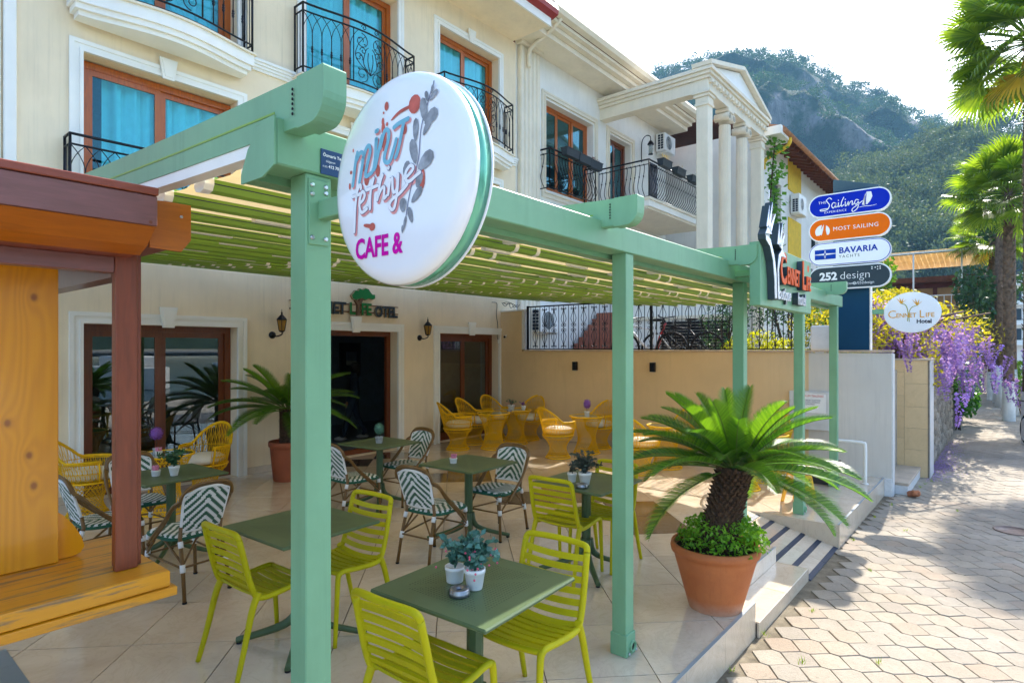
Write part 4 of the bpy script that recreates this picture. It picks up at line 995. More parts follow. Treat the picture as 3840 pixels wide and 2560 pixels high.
m_ = MB(); flatpoly(m_, arcp(-.345, -.02, .10, 95, 215)+[(-.38,-.075)], M2, .001); m_.build('emblem_print', MT['whiteprint'], t2)
m_ = MB(); flatpoly(m_, arcp(-.345, -.02, .10, -35, 60)+[(-.30, .0),(-.285,-.075)], M2, .001); m_.build('emblem_print', MT['whiteprint'], t2)
m_ = MB(); flatpoly(m_, [(-.355,-.075),(-.335,.0),(-.325,.09),(-.36,.02),(-.385,-.06)], M2, .0016); m_.build('emblem_print', MT['whiteprint'], t2)
t3, M3 = panel('white pill-shaped panel with blue border and bold blue capitals, third on the pylon', PZ[2], MT['signwhite'], MT['royal'])
m_ = MB(); flatpoly(m_, [(-.45,-.075),(-.165,-.075),(-.165,.07),(-.45,.07)], M3, .001); m_.build('emblem_field', MT['bprint'], t3)
m_ = MB(); flatpoly(m_, [(-.45,.004),(-.325,.012),(-.31,.065),(-.295,.012),(-.165,.004),(-.165,-.004),(-.295,-.012),(-.31,-.065),(-.325,-.012),(-.45,-.004)], M3, .002); m_.build('emblem_star', MT['whiteprint'], t3)
m_ = MB(); flatpoly(m_, [(-.322,0),(-.31,.045),(-.298,0),(-.31,-.045)], M3, .003); m_.build('emblem_core', MT['bprint'], t3)
T(t3, M3, -.125, -.002, .118, 'BAVARIA', MT['bprint'], bold=.004, sp=1.08, sx=.98); T(t3, M3, -.125, -.072, .058, 'YACHTS', MT['dprint'], sp=1.35)
t4, M4 = panel('slate grey pill-shaped panel with web address, lowest on the pylon', PZ[3], MT['slate'], MT['whiteprint'])
T(t4, M4, -.385, -.028, .158, '252', MT['whiteprint'], bold=.006); T(t4, M4, -.115, -.028, .158, 'design', MT['whiteprint'], bold=-.002)
T(t4, M4, -.36, -.112, .052, 'www.252design.com.tr', MT['whiteprint']); T(t4, M4, .105, -.112, .052, '/252design', MT['whiteprint'])
m_ = MB()
for (u, v) in ((.30,.095),(.34,.11),(.37,.085),(.37,.12),(.40,.09),(.40,.12),(.30,.12)): disc(m_, u, v, .0085, M4, .001, n=10)
m_.build('dot_print', MT['whiteprint'], t4)
m_ = MB(); stroke(m_, pill(.038, .038, 4), .006, M4 @ Matrix.Translation((.078, -.097, 0)), .001, 0, 0, closed=True); stroke(m_, arcp(.078, -.097, .008, 0, 330), .004, M4, .001, 0, 0); m_.build('icon_print', MT['whiteprint'], t4)
# oval hotel sign projecting towards the street
ov = thing('oval_sign', 'round white projecting sign with orange strelitzia flowers beside the navy pylon', 'sign', (XE+.15, 1.07, 2.38))
OM = frame((XE+.20, 1.055, 2.37), (0,-1,0), (0,0,1)); RXo, RZo = .345, .29
mb = MB(); N_ = 48
for (w0, k0, w1, k1) in ((-.06, .97, -.058, 1.0), (-.058, 1.0, -.008, 1.0), (-.008, 1.0, .0, .97)):
    vs = [OM @ Vector((RXo*k*math.cos(2*math.pi*i/N_), RZo*k*math.sin(2*math.pi*i/N_), w_)) for w_, k in ((w0, k0), (w1, k1)) for i in range(N_)]
    mb.add(vs, [(i, (i+1) % N_, N_+(i+1) % N_, N_+i) for i in range(N_)], 0, True)
disc(mb, 0, 0, RXo*.97, OM, .0, 0, N_, RZo*.97); disc(mb, 0, 0, RXo*.97, OM, -.06, 0, N_, RZo*.97); mb.build('sign_disc', MT['signwhite'], ov)
mb = MB(); mb.box(XE+.185, XE+.225, 1.40, 1.555, 2.36, 2.43); mb.build('sign_arm', MT['mint'], ov)
MT['gold'] = plain('golden print', (.80, .38, .02), .35, var=.1, scale=30); MT['stemg'] = plain('olive print', (.35, .36, .10), .35)
for c_, s_ in (((-.13, .13), 1), ((.06, .10), 1)):
    for k, (dx, dy, wd_) in enumerate(((-.06,.09,.014),(-.02,.10,.018),(.03,.085,.02),(.07,.06,.016),(.085,.025,.012))):
        m_ = MB(); flatpoly(m_, [(c_[0]-wd_*.4, c_[1]), (c_[0]+dx, c_[1]+dy), (c_[0]+wd_, c_[1]+.004)], OM, .002+.0004*k); m_.build('petal_print', MT['gold'], ov)
m_ = MB(); stroke(m_, [(-.12,.13),(-.07,.10),(-.045,.0),(-.05,-.12)], .012, OM, .0015); stroke(m_, [(.07,.10),(.0,.07),(-.03,.0),(-.03,-.13)], .010, OM, .0015); m_.build('stem_print', MT['stemg'], ov)
text('lettering', 'C', MT['gold'], ov, OM @ Matrix.Translation((-.295, -.075, .003)), .16, .0004, bold=-.001); text('lettering', 'ENNET', MT['gold'], ov, OM @ Matrix.Translation((-.19, -.07, .003)), .088, .0004, sx=.88, bold=.001)
text('lettering', 'L', MT['gold'], ov, OM @ Matrix.Translation((.085, -.075, .003)), .15, .0004, sx=.9); text('lettering', 'IFE', MT['gold'], ov, OM @ Matrix.Translation((.16, -.07, .003)), .088, .0004, bold=.001)
text('lettering', 'Hotel', MT['dprint'], ov, OM @ Matrix.Translation((.055, -.155, .003)), .078, .0004, bold=.0025)
# travertine pier and step of the neighbour, stone wall
MT['trav'] = tile_mat('yellow travertine', (.66, .48, .26), (.58, .42, .23), (.48, .33, .17), .5, .3)
MT['trav2'] = plain('worn travertine', (.52, .42, .32), .6, var=.12, scale=5)
tp = thing('travertine_pier', 'honey coloured travertine clad pier beside the stone wall', 'pier', (11.9, 1.3, 0))
mb = MB(); mb.box(11.765, 12.3, .975, 2.3, GZ, 1.66); mb.build('core', MT['grout'], tp)
zs = [GZ, .20, .55, .90, 1.28, 1.66]
for i in range(5):
    for j in range(2):
        y0 = 1.0+j*.32; y1 = y0+(.316 if j == 0 else .9); off = .18 if j else 0
        mb = MB(); z0_ = zs[i]+(off if i else 0); z1_ = zs[i+1]+(off if i < 4 else 0)
        mb.box(11.75, 11.764, y0, y1, z0_+.002, z1_-.002); mb.build('travertine_slab', MT['trav'], tp)
mb = MB(); mb.box(11.752, 12.3, .962, .9745, GZ, 1.66); mb.build('edge_slab', MT['marblewhite'], tp)
mb = MB(); mb.bbox(11.73, 12.32, .95, 2.3, 1.661, 1.69, .003); mb.build('cap', MT['trav2'], tp)
sb = thing('step_block', 'pale stone step between the white wall edge and the travertine pier', 'step', (10.9, 1.5, GZ))
mb = MB(); mb.bbox(10.19, 11.748, 1.10, 2.2, GZ-.02, -.11, .004); mb.build('block', MT['marblewhite'], sb)
mb = MB(); mb.bbox(10.175, 11.748, 1.09, 2.2, -.1095, -.07, .004); mb.build('tread', MT['trav2'], sb)
bk = thing('broken_brick', 'broken orange brick lying at the foot of the stone step', 'brick', (10.1, 1.02, GZ))
mb = MB(); mb.M = Matrix.Translation((10.10, 1.02, GZ+.05)) @ Matrix.Rotation(.5, 4, 'Z') @ Matrix.Rotation(.3, 4, 'Y'); mb.bbox(-.10, .10, -.055, .055, -.04, .045, .022); mb.build('brick', plain('old brick', (.45, .17, .08), .85, var=.3, scale=18, bump=.5), bk)
sw2 = thing('stone_wall', 'rough grey rubble stone wall under the wisteria along the path', 'wall', (16, 1.1, GZ))
mb = MB(); mb.box(12.32, 23, 1.08, 1.4, GZ, 1.35); mb.build('mortar', plain('dark mortar', (.12, .10, .085), .95, var=.3), sw2)
MT['rubble'] = plain('rubble stone', (.34, .29, .23), .9, var=.35, scale=7, bump=.7, bscale=30, rnd=.3)
stm = []
for s_ in range(6):
    r_ = random.Random(s_); m_ = MB(); k = 9
    P_ = [(.5*math.cos(2*math.pi*i/k+r_.uniform(-.15,.15))*r_.uniform(.8,1.1), .5*math.sin(2*math.pi*i/k+r_.uniform(-.15,.15))*r_.uniform(.8,1.1)) for i in range(k)]
    vs = [(p[0], 0, p[1]) for p in P_]+[(p[0]*.8, -.6+r_.uniform(-.1,.1), p[1]*.8) for p in P_]+[(0, -.75, 0)]
    m_.add(vs, [(i, (i+1) % k, k+(i+1) % k, k+i) for i in range(k)]+[(k+i, k+(i+1) % k, 2*k) for i in range(k)], 0, True); me = m_.mesh('stone'); me.materials.append(MT['rubble']); stm.append(me)
x = 12.36; cnt = 0
while x < 20 and cnt < 290:
    wst = random.uniform(.12, .24); z = GZ
    while z < 1.3:
        hs = random.uniform(.10, .26)
        o = bpy.data.objects.new('stone', random.choice(stm)); C.objects.link(o); o.location = (x+wst/2, 1.085, z+hs/2); o.scale = (wst*1.0, .06+random.uniform(0,.03), hs*1.0); o.rotation_euler = (0, random.uniform(-.2,.2), 0); setp(o, sw2); z += hs; cnt += 1
    x += wst
# ------------------------------------------------------------------ furniture
MT['lime'] = plain('lime resin', (.47, .42, .004), .5, var=.06, scale=5, spec=.18, bump=.05, bscale=120, rnd=.05, dirt=.2)
MT['tgreen'] = None
def table_mat():
    m, N, L = newmat('agave green resin'); t = N.new('ShaderNodeTexCoord'); sp = N.new('ShaderNodeSeparateXYZ'); L.new(t.outputs['Object'], sp.inputs[0])
    f = noise(N, L, t.outputs['Object'], 5, 4)
    c = ramp(N, L, f, [(.3, (.075, .115, .05)), (.7, (.095, .14, .065))])
    fx = mth(N, L, 'ABSOLUTE', mth(N, L, 'SUBTRACT', mth(N, L, 'FRACT', mth(N, L, 'MULTIPLY', sp.outputs[0], 58)), .5)); fy = mth(N, L, 'ABSOLUTE', mth(N, L, 'SUBTRACT', mth(N, L, 'FRACT', mth(N, L, 'MULTIPLY', sp.outputs[1], 58)), .5))
    r_ = mth(N, L, 'SQRT', mth(N, L, 'ADD', mth(N, L, 'MULTIPLY', fx, fx), mth(N, L, 'MULTIPLY', fy, fy)))
    ax = mth(N, L, 'ABSOLUTE', sp.outputs[0]); ay = mth(N, L, 'ABSOLUTE', sp.outputs[1])
    ins = mth(N, L, 'MULTIPLY', mth(N, L, 'LESS_THAN', mth(N, L, 'MAXIMUM', ax, ay), .245), mth(N, L, 'GREATER_THAN', mth(N, L, 'ABSOLUTE', mth(N, L, 'SUBTRACT', ax, ay)), .03))
    hole = mth(N, L, 'MULTIPLY', mth(N, L, 'LESS_THAN', r_, .27), mth(N, L, 'MULTIPLY', ins, mth(N, L, 'GREATER_THAN', sp.outputs[2], .735)))
    c2 = mixc(N, L, mth(N, L, 'MULTIPLY', hole, .8), c, (.03, .05, .025))
    return finish(m, N, L, c2, .42, 0, bumpn(N, L, mth(N, L, 'SUBTRACT', 1, hole), .6, .002), .3)
MT['tgreen'] = table_mat(); MT['tleg'] = plain('agave green leg', (.075, .12, .055), .4, var=.06, dirt=.25)
MT['rubber'] = plain('black rubber', (.012, .012, .013), .7)
# ---- square cafe table
def make_table():
    t = thing('cafe_table', 'x', 'table'); S_ = .345
    mb = MB(); mb.bbox(-S_, S_, -S_, S_, .722, .742, .006); mb.build('tabletop', MT['tgreen'], t)
    mb = MB(); mb.lathe([(.040,.09),(.040,.69),(.10,.715),(.10,.7215)], n=8, sm=False); mb.build('column', MT['tleg'], t)
    for k in range(4):
        a = R(45+90*k); mb = MB()
        P_ = crom([(.025*math.cos(a), .025*math.sin(a), .26), (.055*math.cos(a), .055*math.sin(a), .15), (.16*math.cos(a), .16*math.sin(a), .085), (.40*math.cos(a), .40*math.sin(a), .022)], 4)
        mb.tube(P_, [.036-.016*i/(len(P_)-1) for i in range(len(P_))], 8, flat=.8); lg = mb.build('leg', MT['tleg'], t)
        mb = MB(); mb.M = Matrix.Translation((.385*math.cos(a), .385*math.sin(a), 0)); mb.lathe([(.018,.001),(.018,.012)], n=10); mb.build('foot', MT['rubber'], lg)
    return t
# ---- lime slatted chair, facing +x
def make_lime():
    t = thing('lime_chair', 'x', 'chair')
    def side_curve(s):     # from front foot over the seat edge up to the top
        return [(.235, .205*s, 0), (.222, .204*s, .22), (.21, .203*s, .415), (.195, .202*s, .445), (.16, .202*s, .452), (.05, .205*s, .440), (-.08, .205*s, .432), (-.14, .204*s, .455), (-.175, .203*s, .54), (-.205, .20*s, .66), (-.235, .195*s, .79)]
    for s in (-1, 1):
        P_ = crom(side_curve(s)[:4], 4); mb = MB(); mb.tube(P_, [.0135+.006*i/(len(P_)-1) for i in range(len(P_))], 8); mb.build('leg', MT['lime'], t)
        P_ = crom([(-.125, .205*s, .47), (-.165, .208*s, .38), (-.215, .214*s, .18), (-.265, .222*s, 0)], 4); mb = MB(); mb.tube(P_, [.022-.008*i/(len(P_)-1) for i in range(len(P_))], 8); mb.build('leg', MT['lime'], t)
        P_ = crom(side_curve(s)[3:], 4); mb = MB(); mb.tube(P_, .0175, 8); mb.build('side_rail', MT['lime'], t)
    P_ = crom([(-.235, -.195, .79), (-.246, -.185, .815), (-.252, -.14, .824), (-.262, 0, .826), (-.252, .14, .824), (-.246, .185, .815), (-.235, .195, .79)], 5)
    mb = MB(); mb.tube(P_, .0175, 8); mb.build('top_rail', MT['lime'], t)
    P_ = crom([(.195, -.202, .446), (.205, -.1, .440), (.207, 0, .438), (.205, .1, .440), (.195, .202, .446)], 4); mb = MB(); mb.tube(P_, .0155, 8); mb.build('front_rail', MT['lime'], t)
    def slat(x, z, tilt, hh, dip, dz=0):
        """curved slat across y; section hh high tilted, dip backwards in the middle"""
        mb = MB(); n = 10; vs = []; ct, st_ = math.cos(tilt), math.sin(tilt)
        for i in range(n+1):
            y = -.197+.394*i/n; c_ = 1-(y/.197)**2
            for (u, v) in ((-hh/2, -.006), (hh/2, -.006), (hh/2, .006), (-hh/2, .006)):
                vs.append((x+u*ct-v*st_-dip*c_*st_, y, z+u*st_+v*ct+dip*c_*ct*(-1)))
        fs = [(0,3,2,1), (4*n, 4*n+1, 4*n+2, 4*n+3)]
        for i in range(n):
            for q in range(4): p = (q+1) % 4; fs.append((4*i+q, 4*i+p, 4*i+4+p, 4*i+4+q))
        mb.add(vs, fs, 0, False); return mb
    for k, x in enumerate((.155, .105, .055, .005, -.045, -.09)): slat(x, .444-.004*(x < .1), .02, .034, .012).build('seat_slat', MT['lime'], t)
    for k, (x, z, tl) in enumerate(((-.132, .452, 2.6), (-.158, .497, 2.05), (-.174, .548, 1.88), (-.188, .602, 1.83), (-.202, .656, 1.83), (-.215, .709, 1.83), (-.228, .762, 1.83))):
        slat(x, z, tl, .033, -.020).build('back_slat', MT['lime'], t)
    return t
# ---- woven bistro chair, facing +x
def weave_mat(name, along):
    m, N, L = newmat(name); t = N.new('ShaderNodeTexCoord'); sp = N.new('ShaderNodeSeparateXYZ'); L.new(t.outputs['Object'], sp.inputs[0])
    y = mth(N, L, 'ABSOLUTE', sp.outputs[1]); b = sp.outputs[2 if along == 'z' else 0]
    ys = mth(N, L, 'SNAP', y, .0115); bs = mth(N, L, 'SNAP', b, .0105)
    st_ = mth(N, L, 'FRACT', mth(N, L, 'MULTIPLY', mth(N, L, 'ADD', bs, mth(N, L, 'MULTIPLY', ys, 1.0)), 1/.066))
    k = mth(N, L, 'GREATER_THAN', st_, .48)
    c = mixc(N, L, k, (.012, .095, .055), (.74, .76, .78))
    wv = mth(N, L, 'MULTIPLY', mth(N, L, 'SINE', mth(N, L, 'MULTIPLY', y, 546)), mth(N, L, 'SINE', mth(N, L, 'MULTIPLY', b, 598)))
    return finish(m, N, L, c, .5, 0, bumpn(N, L, wv, .5, .003))
MT['weavez'] = weave_mat('green and white woven back', 'z'); MT['weavex'] = weave_mat('green and white woven seat', 'x')
MT['bamboo'] = wood('bamboo look tube', '#7a5a2a', '#5a3d18', (6, 6, 3), rough=.42); MT['wrap'] = plain('white binding', (.78, .80, .82), .5, var=.05)
MT['wgreen'] = plain('green binding', (.012, .10, .06), .5)
def make_bistro():
    t = thing('bistro_chair', 'x', 'chair')
    for s in (-1, 1):
        mb = MB(); mb.tube([(.20, .175*s, .44), (.215, .195*s, .0)], .014, 8); lg = mb.build('leg', MT['bamboo'], t)
        mb = MB(); mb.tube([(.206, .182*s, .30), (.209, .185*s, .255)], .019, 8); mb.build('binding', MT['wrap'], lg)
        mb = MB(); mb.tube([(.201, .176*s, .425), (.203, .178*s, .385)], .020, 8); mb.build('binding', MT['wrap'], lg)
        mb = MB(); mb.tube([(.2146, .1945*s, .012), (.215, .195*s, .0005)], .0165, 8); mb.build('foot', MT['rubber'], lg)
        P_ = [(-.30, .175*s, .0), (-.255, .165*s, .25), (-.20, .155*s, .45), (-.215, .155*s, .54)]
        mb = MB(); mb.tube(P_, .014, 8); lg = mb.build('leg', MT['bamboo'], t)
        mb = MB(); mb.tube([(-.262, .167*s, .215), (-.250, .164*s, .27)], .019, 8); mb.build('binding', MT['wrap'], lg)
        mb = MB(); mb.tube([(-.222, .159*s, .385), (-.208, .157*s, .43)], .018, 8); mb.build('binding', MT['wrap'], lg)
        mb = MB(); mb.tube([(-.30, .175*s, .013), (-.30, .175*s, .0005)], .0165, 8); mb.build('foot', MT['rubber'], lg)
        # side brace: from the back hoop down to the seat front
        for dy in (.0, .022):
            P_ = crom([(-.285, (.20-dy*.3)*s, .74), (-.225, (.222-dy*.2)*s, .70), (-.12, (.232-dy*.2)*s, .58), (.10, (.228-dy*.2)*s, .395), (.115, (.225-dy*.2)*s, .375)], 4) if dy == 0 else crom([(-.262, .19*s, .715), (-.205, .215*s, .675), (-.11, .224*s, .555), (.085, .22*s, .385)], 4)
            mb = MB(); mb.tube(P_, .0115, 8); mb.build('arm_brace', MT['bamboo'], t)
        mb = MB(); mb.tube([(.205, .185*s, .275), (-.255, .168*s, .245)], .008, 6); mb.build('stretcher', MT['bamboo'], t)
        mb = MB(); mb.tube([(-.23, .16*s, .28), (-.05, .19*s, .425)], .009, 6); mb.build('diagonal_brace', MT['bamboo'], t)
        mb = MB(); mb.tube([(.205, .19*s, .28), (.06, .205*s, .41)], .009, 6); mb.build('diagonal_brace', MT['bamboo'], t)
    for dd in (0, .018):
        P_ = crom([(-.285+dd, -.20+dd*.5, .74-dd), (-.305+dd, -.185, .80-dd), (-.318+dd, -.13, .842-dd), (-.325+dd, 0, .856-dd), (-.318+dd, .13, .842-dd), (-.305+dd, .185, .80-dd), (-.285+dd, .20-dd*.5, .74-dd)], 5)
        mb = MB(); mb.tube(P_, .0125, 8); mb.build('top_hoop', MT['bamboo'], t)
    for (y0, y1) in ((-.08, -.165), (.08, .165)):
        mb = MB(); mb.tube([(-.255, y1, .26), (-.20, y0*.4, .42)], .008, 6); mb.build('diagonal_brace', MT['bamboo'], t)
    mb = MB(); mb.tube([(-.26, -.165, .25), (-.26, .165, .25)], .008, 6); mb.build('stretcher', MT['bamboo'], t)
    mb = MB(); mb.tube([(.208, -.185, .275), (.208, .185, .275)], .008, 6); mb.build('stretcher', MT['bamboo'], t)
    # seat pad: rounded
    n = 28; prof = []
    for i in range(n):
        a = 2*math.pi*i/n; ex = .42; c_, s_ = math.cos(a), math.sin(a)
        prof.append((.205*math.copysign(abs(c_)**ex, c_)*(1)+.005, .205*math.copysign(abs(s_)**ex, s_)*(1+.08*(c_))))
    mb = MB(); vs = []; lay = ((.92, .425), (1.0, .435), (1.0, .452), (.95, .466), (.6, .462), (.001, .458))
    for k, z in lay: vs += [(p[0]*k, p[1]*k, z) for p in prof]
    fs = []
    for l in range(len(lay)-1):
        for i in range(n): j = (i+1) % n; fs.append((l*n+i, l*n+j, l*n+n+j, l*n+n+i))
    fs.append(tuple(range(n-1, -1, -1))); mb.add(vs, fs, 0, True); mb.build('seat', MT['weavex'], t)
    mb = MB(); mb.tube([(p[0]*1.005, p[1]*1.005, .441) for p in prof], .013, 6, closed=True); mb.build('seat_edge', MT['wgreen'], t)
    # back panel
    mb = MB(); nu, nv = 12, 12; vs = []
    def bp(u, v, off=0):
        wdt = .152+.028*v-(.05*max(0, v-.86)/.14 if v > .86 else 0); y = wdt*u
        return (-.205-.10*v-.022*(1-u*u)+off, y, .50+.325*v-(.03*abs(u)**3 if v > .9 else 0)*(v-.9)*10)
    for off in (.008, -.008):
        for j in range(nv+1):
            for i in range(nu+1): vs.append(bp(-1+2*i/nu, j/nv, off))
    W = nu+1; H_ = W*(nv+1); fs = []
    for j in range(nv):
        for i in range(nu):
            a = j*W+i; fs.append((a, a+1, a+W+1, a+W)); fs.append((H_+a, H_+a+W, H_+a+W+1, H_+a+1))
    mb.add(vs, fs, 0, True); mb.build('backrest', MT['weavez'], t)
    mb = MB(); bd_ = [bp(-1, v/8) for v in range(9)]+[bp(-1+2*i/8, 1) for i in range(1, 8)]+[bp(1, 1-v/8) for v in range(9)]+[bp(1-2*i/8, 0) for i in range(1, 8)]
    mb.tube(bd_, .011, 6, closed=True); mb.build('back_edge', MT['wrap'], t)
    return t
# ---- yellow wicker pieces
MT['wick'] = plain('yellow rattan', (.86, .49, .006), .45, var=.12, scale=30, spec=.2); MT['cush'] = plain('cream cushion', (.78, .74, .64), .85, var=.04, scale=8, bump=.3, bscale=25)
def strands(mb, r0, z0, r1, z1, n, tw, r=.0032, waist=None):
    for sg in (1, -1):
        for i in range(n):
            a = 2*math.pi*i/n; b = a+sg*tw
            mb.tube([(r0*math.cos(a), r0*math.sin(a), z0), (r1*math.cos(b), r1*math.sin(b), z1)], r, 4, caps=False)
def ring(mb, r, z, rr, n=28): mb.tube([(r*math.cos(2*math.pi*i/n), r*math.sin(2*math.pi*i/n), z) for i in range(n)], rr, 6, closed=True)
def hourglass(t, h, rb, rt, n=30):
    mb = MB(); strands(mb, rb, .03, rt, h-.035, n, 1.75); mb.build('lattice', MT['wick'], t, kind='stuff')
    mb = MB(); strands(mb, rb*1.04, .012, rb*.93, .05, 26, .18, .003); mb.build('foot_lattice', MT['wick'], t, kind='stuff')
    mb = MB(); strands(mb, rt*.95, h-.06, rt*1.04, h-.01, 30, .15, .003); mb.build('rim_lattice', MT['wick'], t, kind='stuff')
    for (r, z, rr) in ((rb*1.04, .012, .011), (rb*.94, .052, .006), (rt*.93, h-.062, .006)): mb = MB(); ring(mb, r, z, rr); mb.build('ring', MT['wick'], t)
def make_wtable():
    t = thing('wicker_table', 'x', 'table'); hourglass(t, .66, .225, .275, 34)
    mb = MB(); ring(mb, .30, .655, .013); mb.build('rim', MT['wick'], t)
    mb = MB(); mb.lathe([(.285,.652),(.285,.660)], n=36); mb.build('glass_top', MT['glasstop'], t)
    return t
def make_wchair():
    t = thing('wicker_chair', 'x', 'chair'); hourglass(t, .40, .20, .255, 26)
    mb = MB(); ring(mb, .262, .395, .012); mb.build('seat_ring', MT['wick'], t)
    mb = MB(); mb.lathe([(.255,.388),(.255,.394)], n=24); mb.build('seat_base', MT['wick'], t)
    mb = MB(); mb.M = Matrix.Translation((.02, 0, .465)); prof = [(.12,-.062),(.205,-.052),(.245,-.015),(.24,.025),(.19,.055),(.10,.068),(.001,.07)]
    mb.lathe(prof, n=28); mb.build('cushion', MT['cush'], t)
    # hoop: arms at the front, high rounded back
    def top(a):            # a = angle from back centre
        k = abs(a)/math.pi; x = -.275*math.cos(a)-.02*(1-k); y = .30*math.sin(a)
        if k < .34: z = .63+.25*math.cos(k/.34*math.pi/2)**.8
        else: z = .63
        return (x-.10*max(0, (z-.63)/.25), y, z)
    A = [-2.3+4.6*i/40 for i in range(41)]
    P_ = [(.16, -.20, .40), (.175, -.235, .52), (.17, -.24, .60)]+[top(a) for a in A]+[(.17, .24, .60), (.175, .235, .52), (.16, .20, .40)]
    for dd in (0, .014):
        mb = MB(); mb.tube([(p[0]*(1-dd), p[1]*(1-dd*2), p[2]-dd) for p in P_], .0105, 6); mb.build('back_hoop' , MT['wick'], t)
    mb = MB()
    for i in range(0, 57):
        a = -2.35+4.7*i/56; q = top(a); b0 = a*1.0; base = (-.25*math.cos(b0), .25*math.sin(b0), .40)
        mb.tube([base, q], .0030, 4, caps=False)
        if i % 2 == 0:
            for sh in (-.30, .30):
                a2 = a+sh
                if abs(a2) < 2.3: mb.tube([base, top(a2)], .0028, 4, caps=False)
    mb.build('back_lattice', MT['wick'], t, kind='stuff')
    mb = MB(); mb.tube([(-.268*math.cos(a), .268*math.sin(a), .50) for a in A], .005, 5); mb.tube([(-.28*math.cos(a), .285*math.sin(a), .60) for a in A], .005, 5); mb.build('back_rib', MT['wick'], t, kind='stuff')
    return t
PROTO = {'table': make_table(), 'lime': make_lime(), 'bistro': make_bistro(), 'wtable': make_wtable(), 'wchair': make_wchair()}
USED = set()
GRP = {'table': 'square green cafe tables', 'lime': 'lime slatted chairs', 'bistro': 'green and white woven bistro chairs', 'wtable': 'yellow wicker tables', 'wchair': 'yellow wicker chairs'}
def put(kind, x, y, rz, label):
    o = PROTO[kind] if kind not in USED else copy_tree(PROTO[kind]); USED.add(kind)
    o.location = (x, y, 0); o.rotation_euler = (0, 0, R(rz)); o['label'] = label; o['group'] = GRP[kind]; return o
TA, TB, TC, TD, TE, TF = (2.07, 1.945), (2.08, 3.46), (4.22, 4.05), (4.46, 5.74), (4.27, 2.73), (2.16, 5.74)
put('table', *TA, 3, 'square green table in front, holding a leafy plant, white pot and ashtray'); put('table', *TB, 2, 'empty square green table behind the near post')
put('table', *TC, 2, 'square green table holding only a small pot of pink sugar sachets'); put('table', *TD, 3, 'square green table with a small topiary ball near the hotel entrance')
put('table', *TE, 1, 'square green table with dark leafy plant between two lime chairs beside the second post'); put('table', *TF, 3, 'square green table with a leafy plant beside the left glass door')
# lime chairs: back top sits .25 behind the origin
put('lime', 1.79, 1.97, 3, 'lime chair cut off by the lower edge, seen from behind, nearest the viewer'); put('lime', 2.40, 1.87, 183, 'lime chair on the far side of the front table')
put('lime', 1.81, 3.48, 2, 'lime chair left of the near post at the empty table'); put('lime', 2.37, 3.43, 184, 'lime chair just right of the near post at the empty table')
put('lime', 4.06, 2.79, 3, 'lime chair turned away, tucked under the table with the dark plant'); put('lime', 4.52, 2.71, 181, 'lime chair mostly hidden behind the second post')
# bistro chairs
put('bistro', 3.66, 3.92, 7, 'woven bistro chair turned away from viewer at the table with pink sachets'); put('bistro', 4.52, 3.95, 186, 'woven bistro chair facing the viewer beside the table with pink sachets')
put('bistro', 3.92, 5.50, 3, 'woven bistro chair just right of the near post, at the topiary table'); put('bistro', 4.76, 5.64, 182, 'woven bistro chair on the far side of the topiary table')
put('bistro', 1.96, 4.92, 97, 'woven bistro chair with its back to the viewer, left of the near post'); put('bistro', 2.06, 6.18, 268, 'woven bistro chair behind the brown kiosk post facing the viewer')
put('bistro', 1.66, 5.72, 0, 'woven bistro chair half hidden behind the orange kiosk panel')
# wicker group
WTB = [(8.33, 7.36), (9.06, 7.42), (9.02, 5.76), (8.72, 4.10), (8.72, 2.62), (2.70, 7.36)]
for p, l in zip(WTB, ('yellow wicker table left of the pair in the corner', 'yellow wicker table right of the pair, holding small plants, in the corner', 'yellow wicker table with a purple flower ball before the sand wall',
                      'yellow wicker table half hidden behind the left palm fronds', 'yellow wicker table behind the trunk of the potted palm', 'yellow wicker table with glass top and purple ball at the left glass door')): put('wtable', *p, random.uniform(0, 90), l)
for x, y, a, l in ((7.84, 7.80, -25, 'wicker chair leftmost of the corner group, seen from its side'), (8.50, 8.02, -80, 'wicker chair with back to the right glass door, second in the corner group'), (9.30, 8.14, -100, 'wicker chair in the far corner, only its back showing'),
                   (9.62, 7.52, 190, 'wicker chair with plump cushion against the sand wall in the corner'), (8.34, 5.90, -12, 'sunlit wicker chair facing right at the purple ball table'), (9.62, 5.86, 180, 'wicker chair behind the purple ball table against the wall'),
                   (8.06, 4.20, -8, 'wicker chair just right of the second post with sunlit cushion'), (9.50, 4.15, 178, 'wicker chair behind the dark left palm fronds against the wall'), (8.06, 2.70, 0, 'wicker chair hidden behind the palm trunk'), (9.40, 2.75, 180, 'wicker chair behind the bright right palm fronds'),
                   (2.10, 7.86, -30, 'wicker chair with cushion left of the brown kiosk post'), (3.36, 7.86, 215, 'wicker chair with cream cushion in front of the left glass door')): put('wchair', x, y, a, l)
# ------------------------------------------------------------------ plants and small things
def leafmat(name, c1, c2, rough=.45, translu=.3, rnd=.2, scale=3, spec=.4):
    m, N, L = newmat(name); g = N.new('ShaderNodeNewGeometry'); oi = N.new('ShaderNodeObjectInfo')
    f = noise(N, L, mapped(N, L), scale, 3); k = mth(N, L, 'ADD', mth(N, L, 'MULTIPLY', g.outputs['Random Per Island'], .7), mth(N, L, 'MULTIPLY', f, .3))
    c = ramp(N, L, k, [(.15, c1), (.85, c2)])
    if rnd:
        kk = mth(N, L, 'MULTIPLY_ADD', oi.outputs['Random'], 2*rnd, 1-rnd); cm = N.new('ShaderNodeCombineColor'); [L.new(kk, cm.inputs[i]) for i in range(3)]
        c = mixc(N, L, 1.0, c, cm.outputs[0], 'MULTIPLY')
    return finish(m, N, L, c, rough, 0, None, spec, 0, translu)
MT['cycad'] = leafmat('cycad leaf', (.03, .105, .014), (.115, .27, .02), .3, .42, .35)
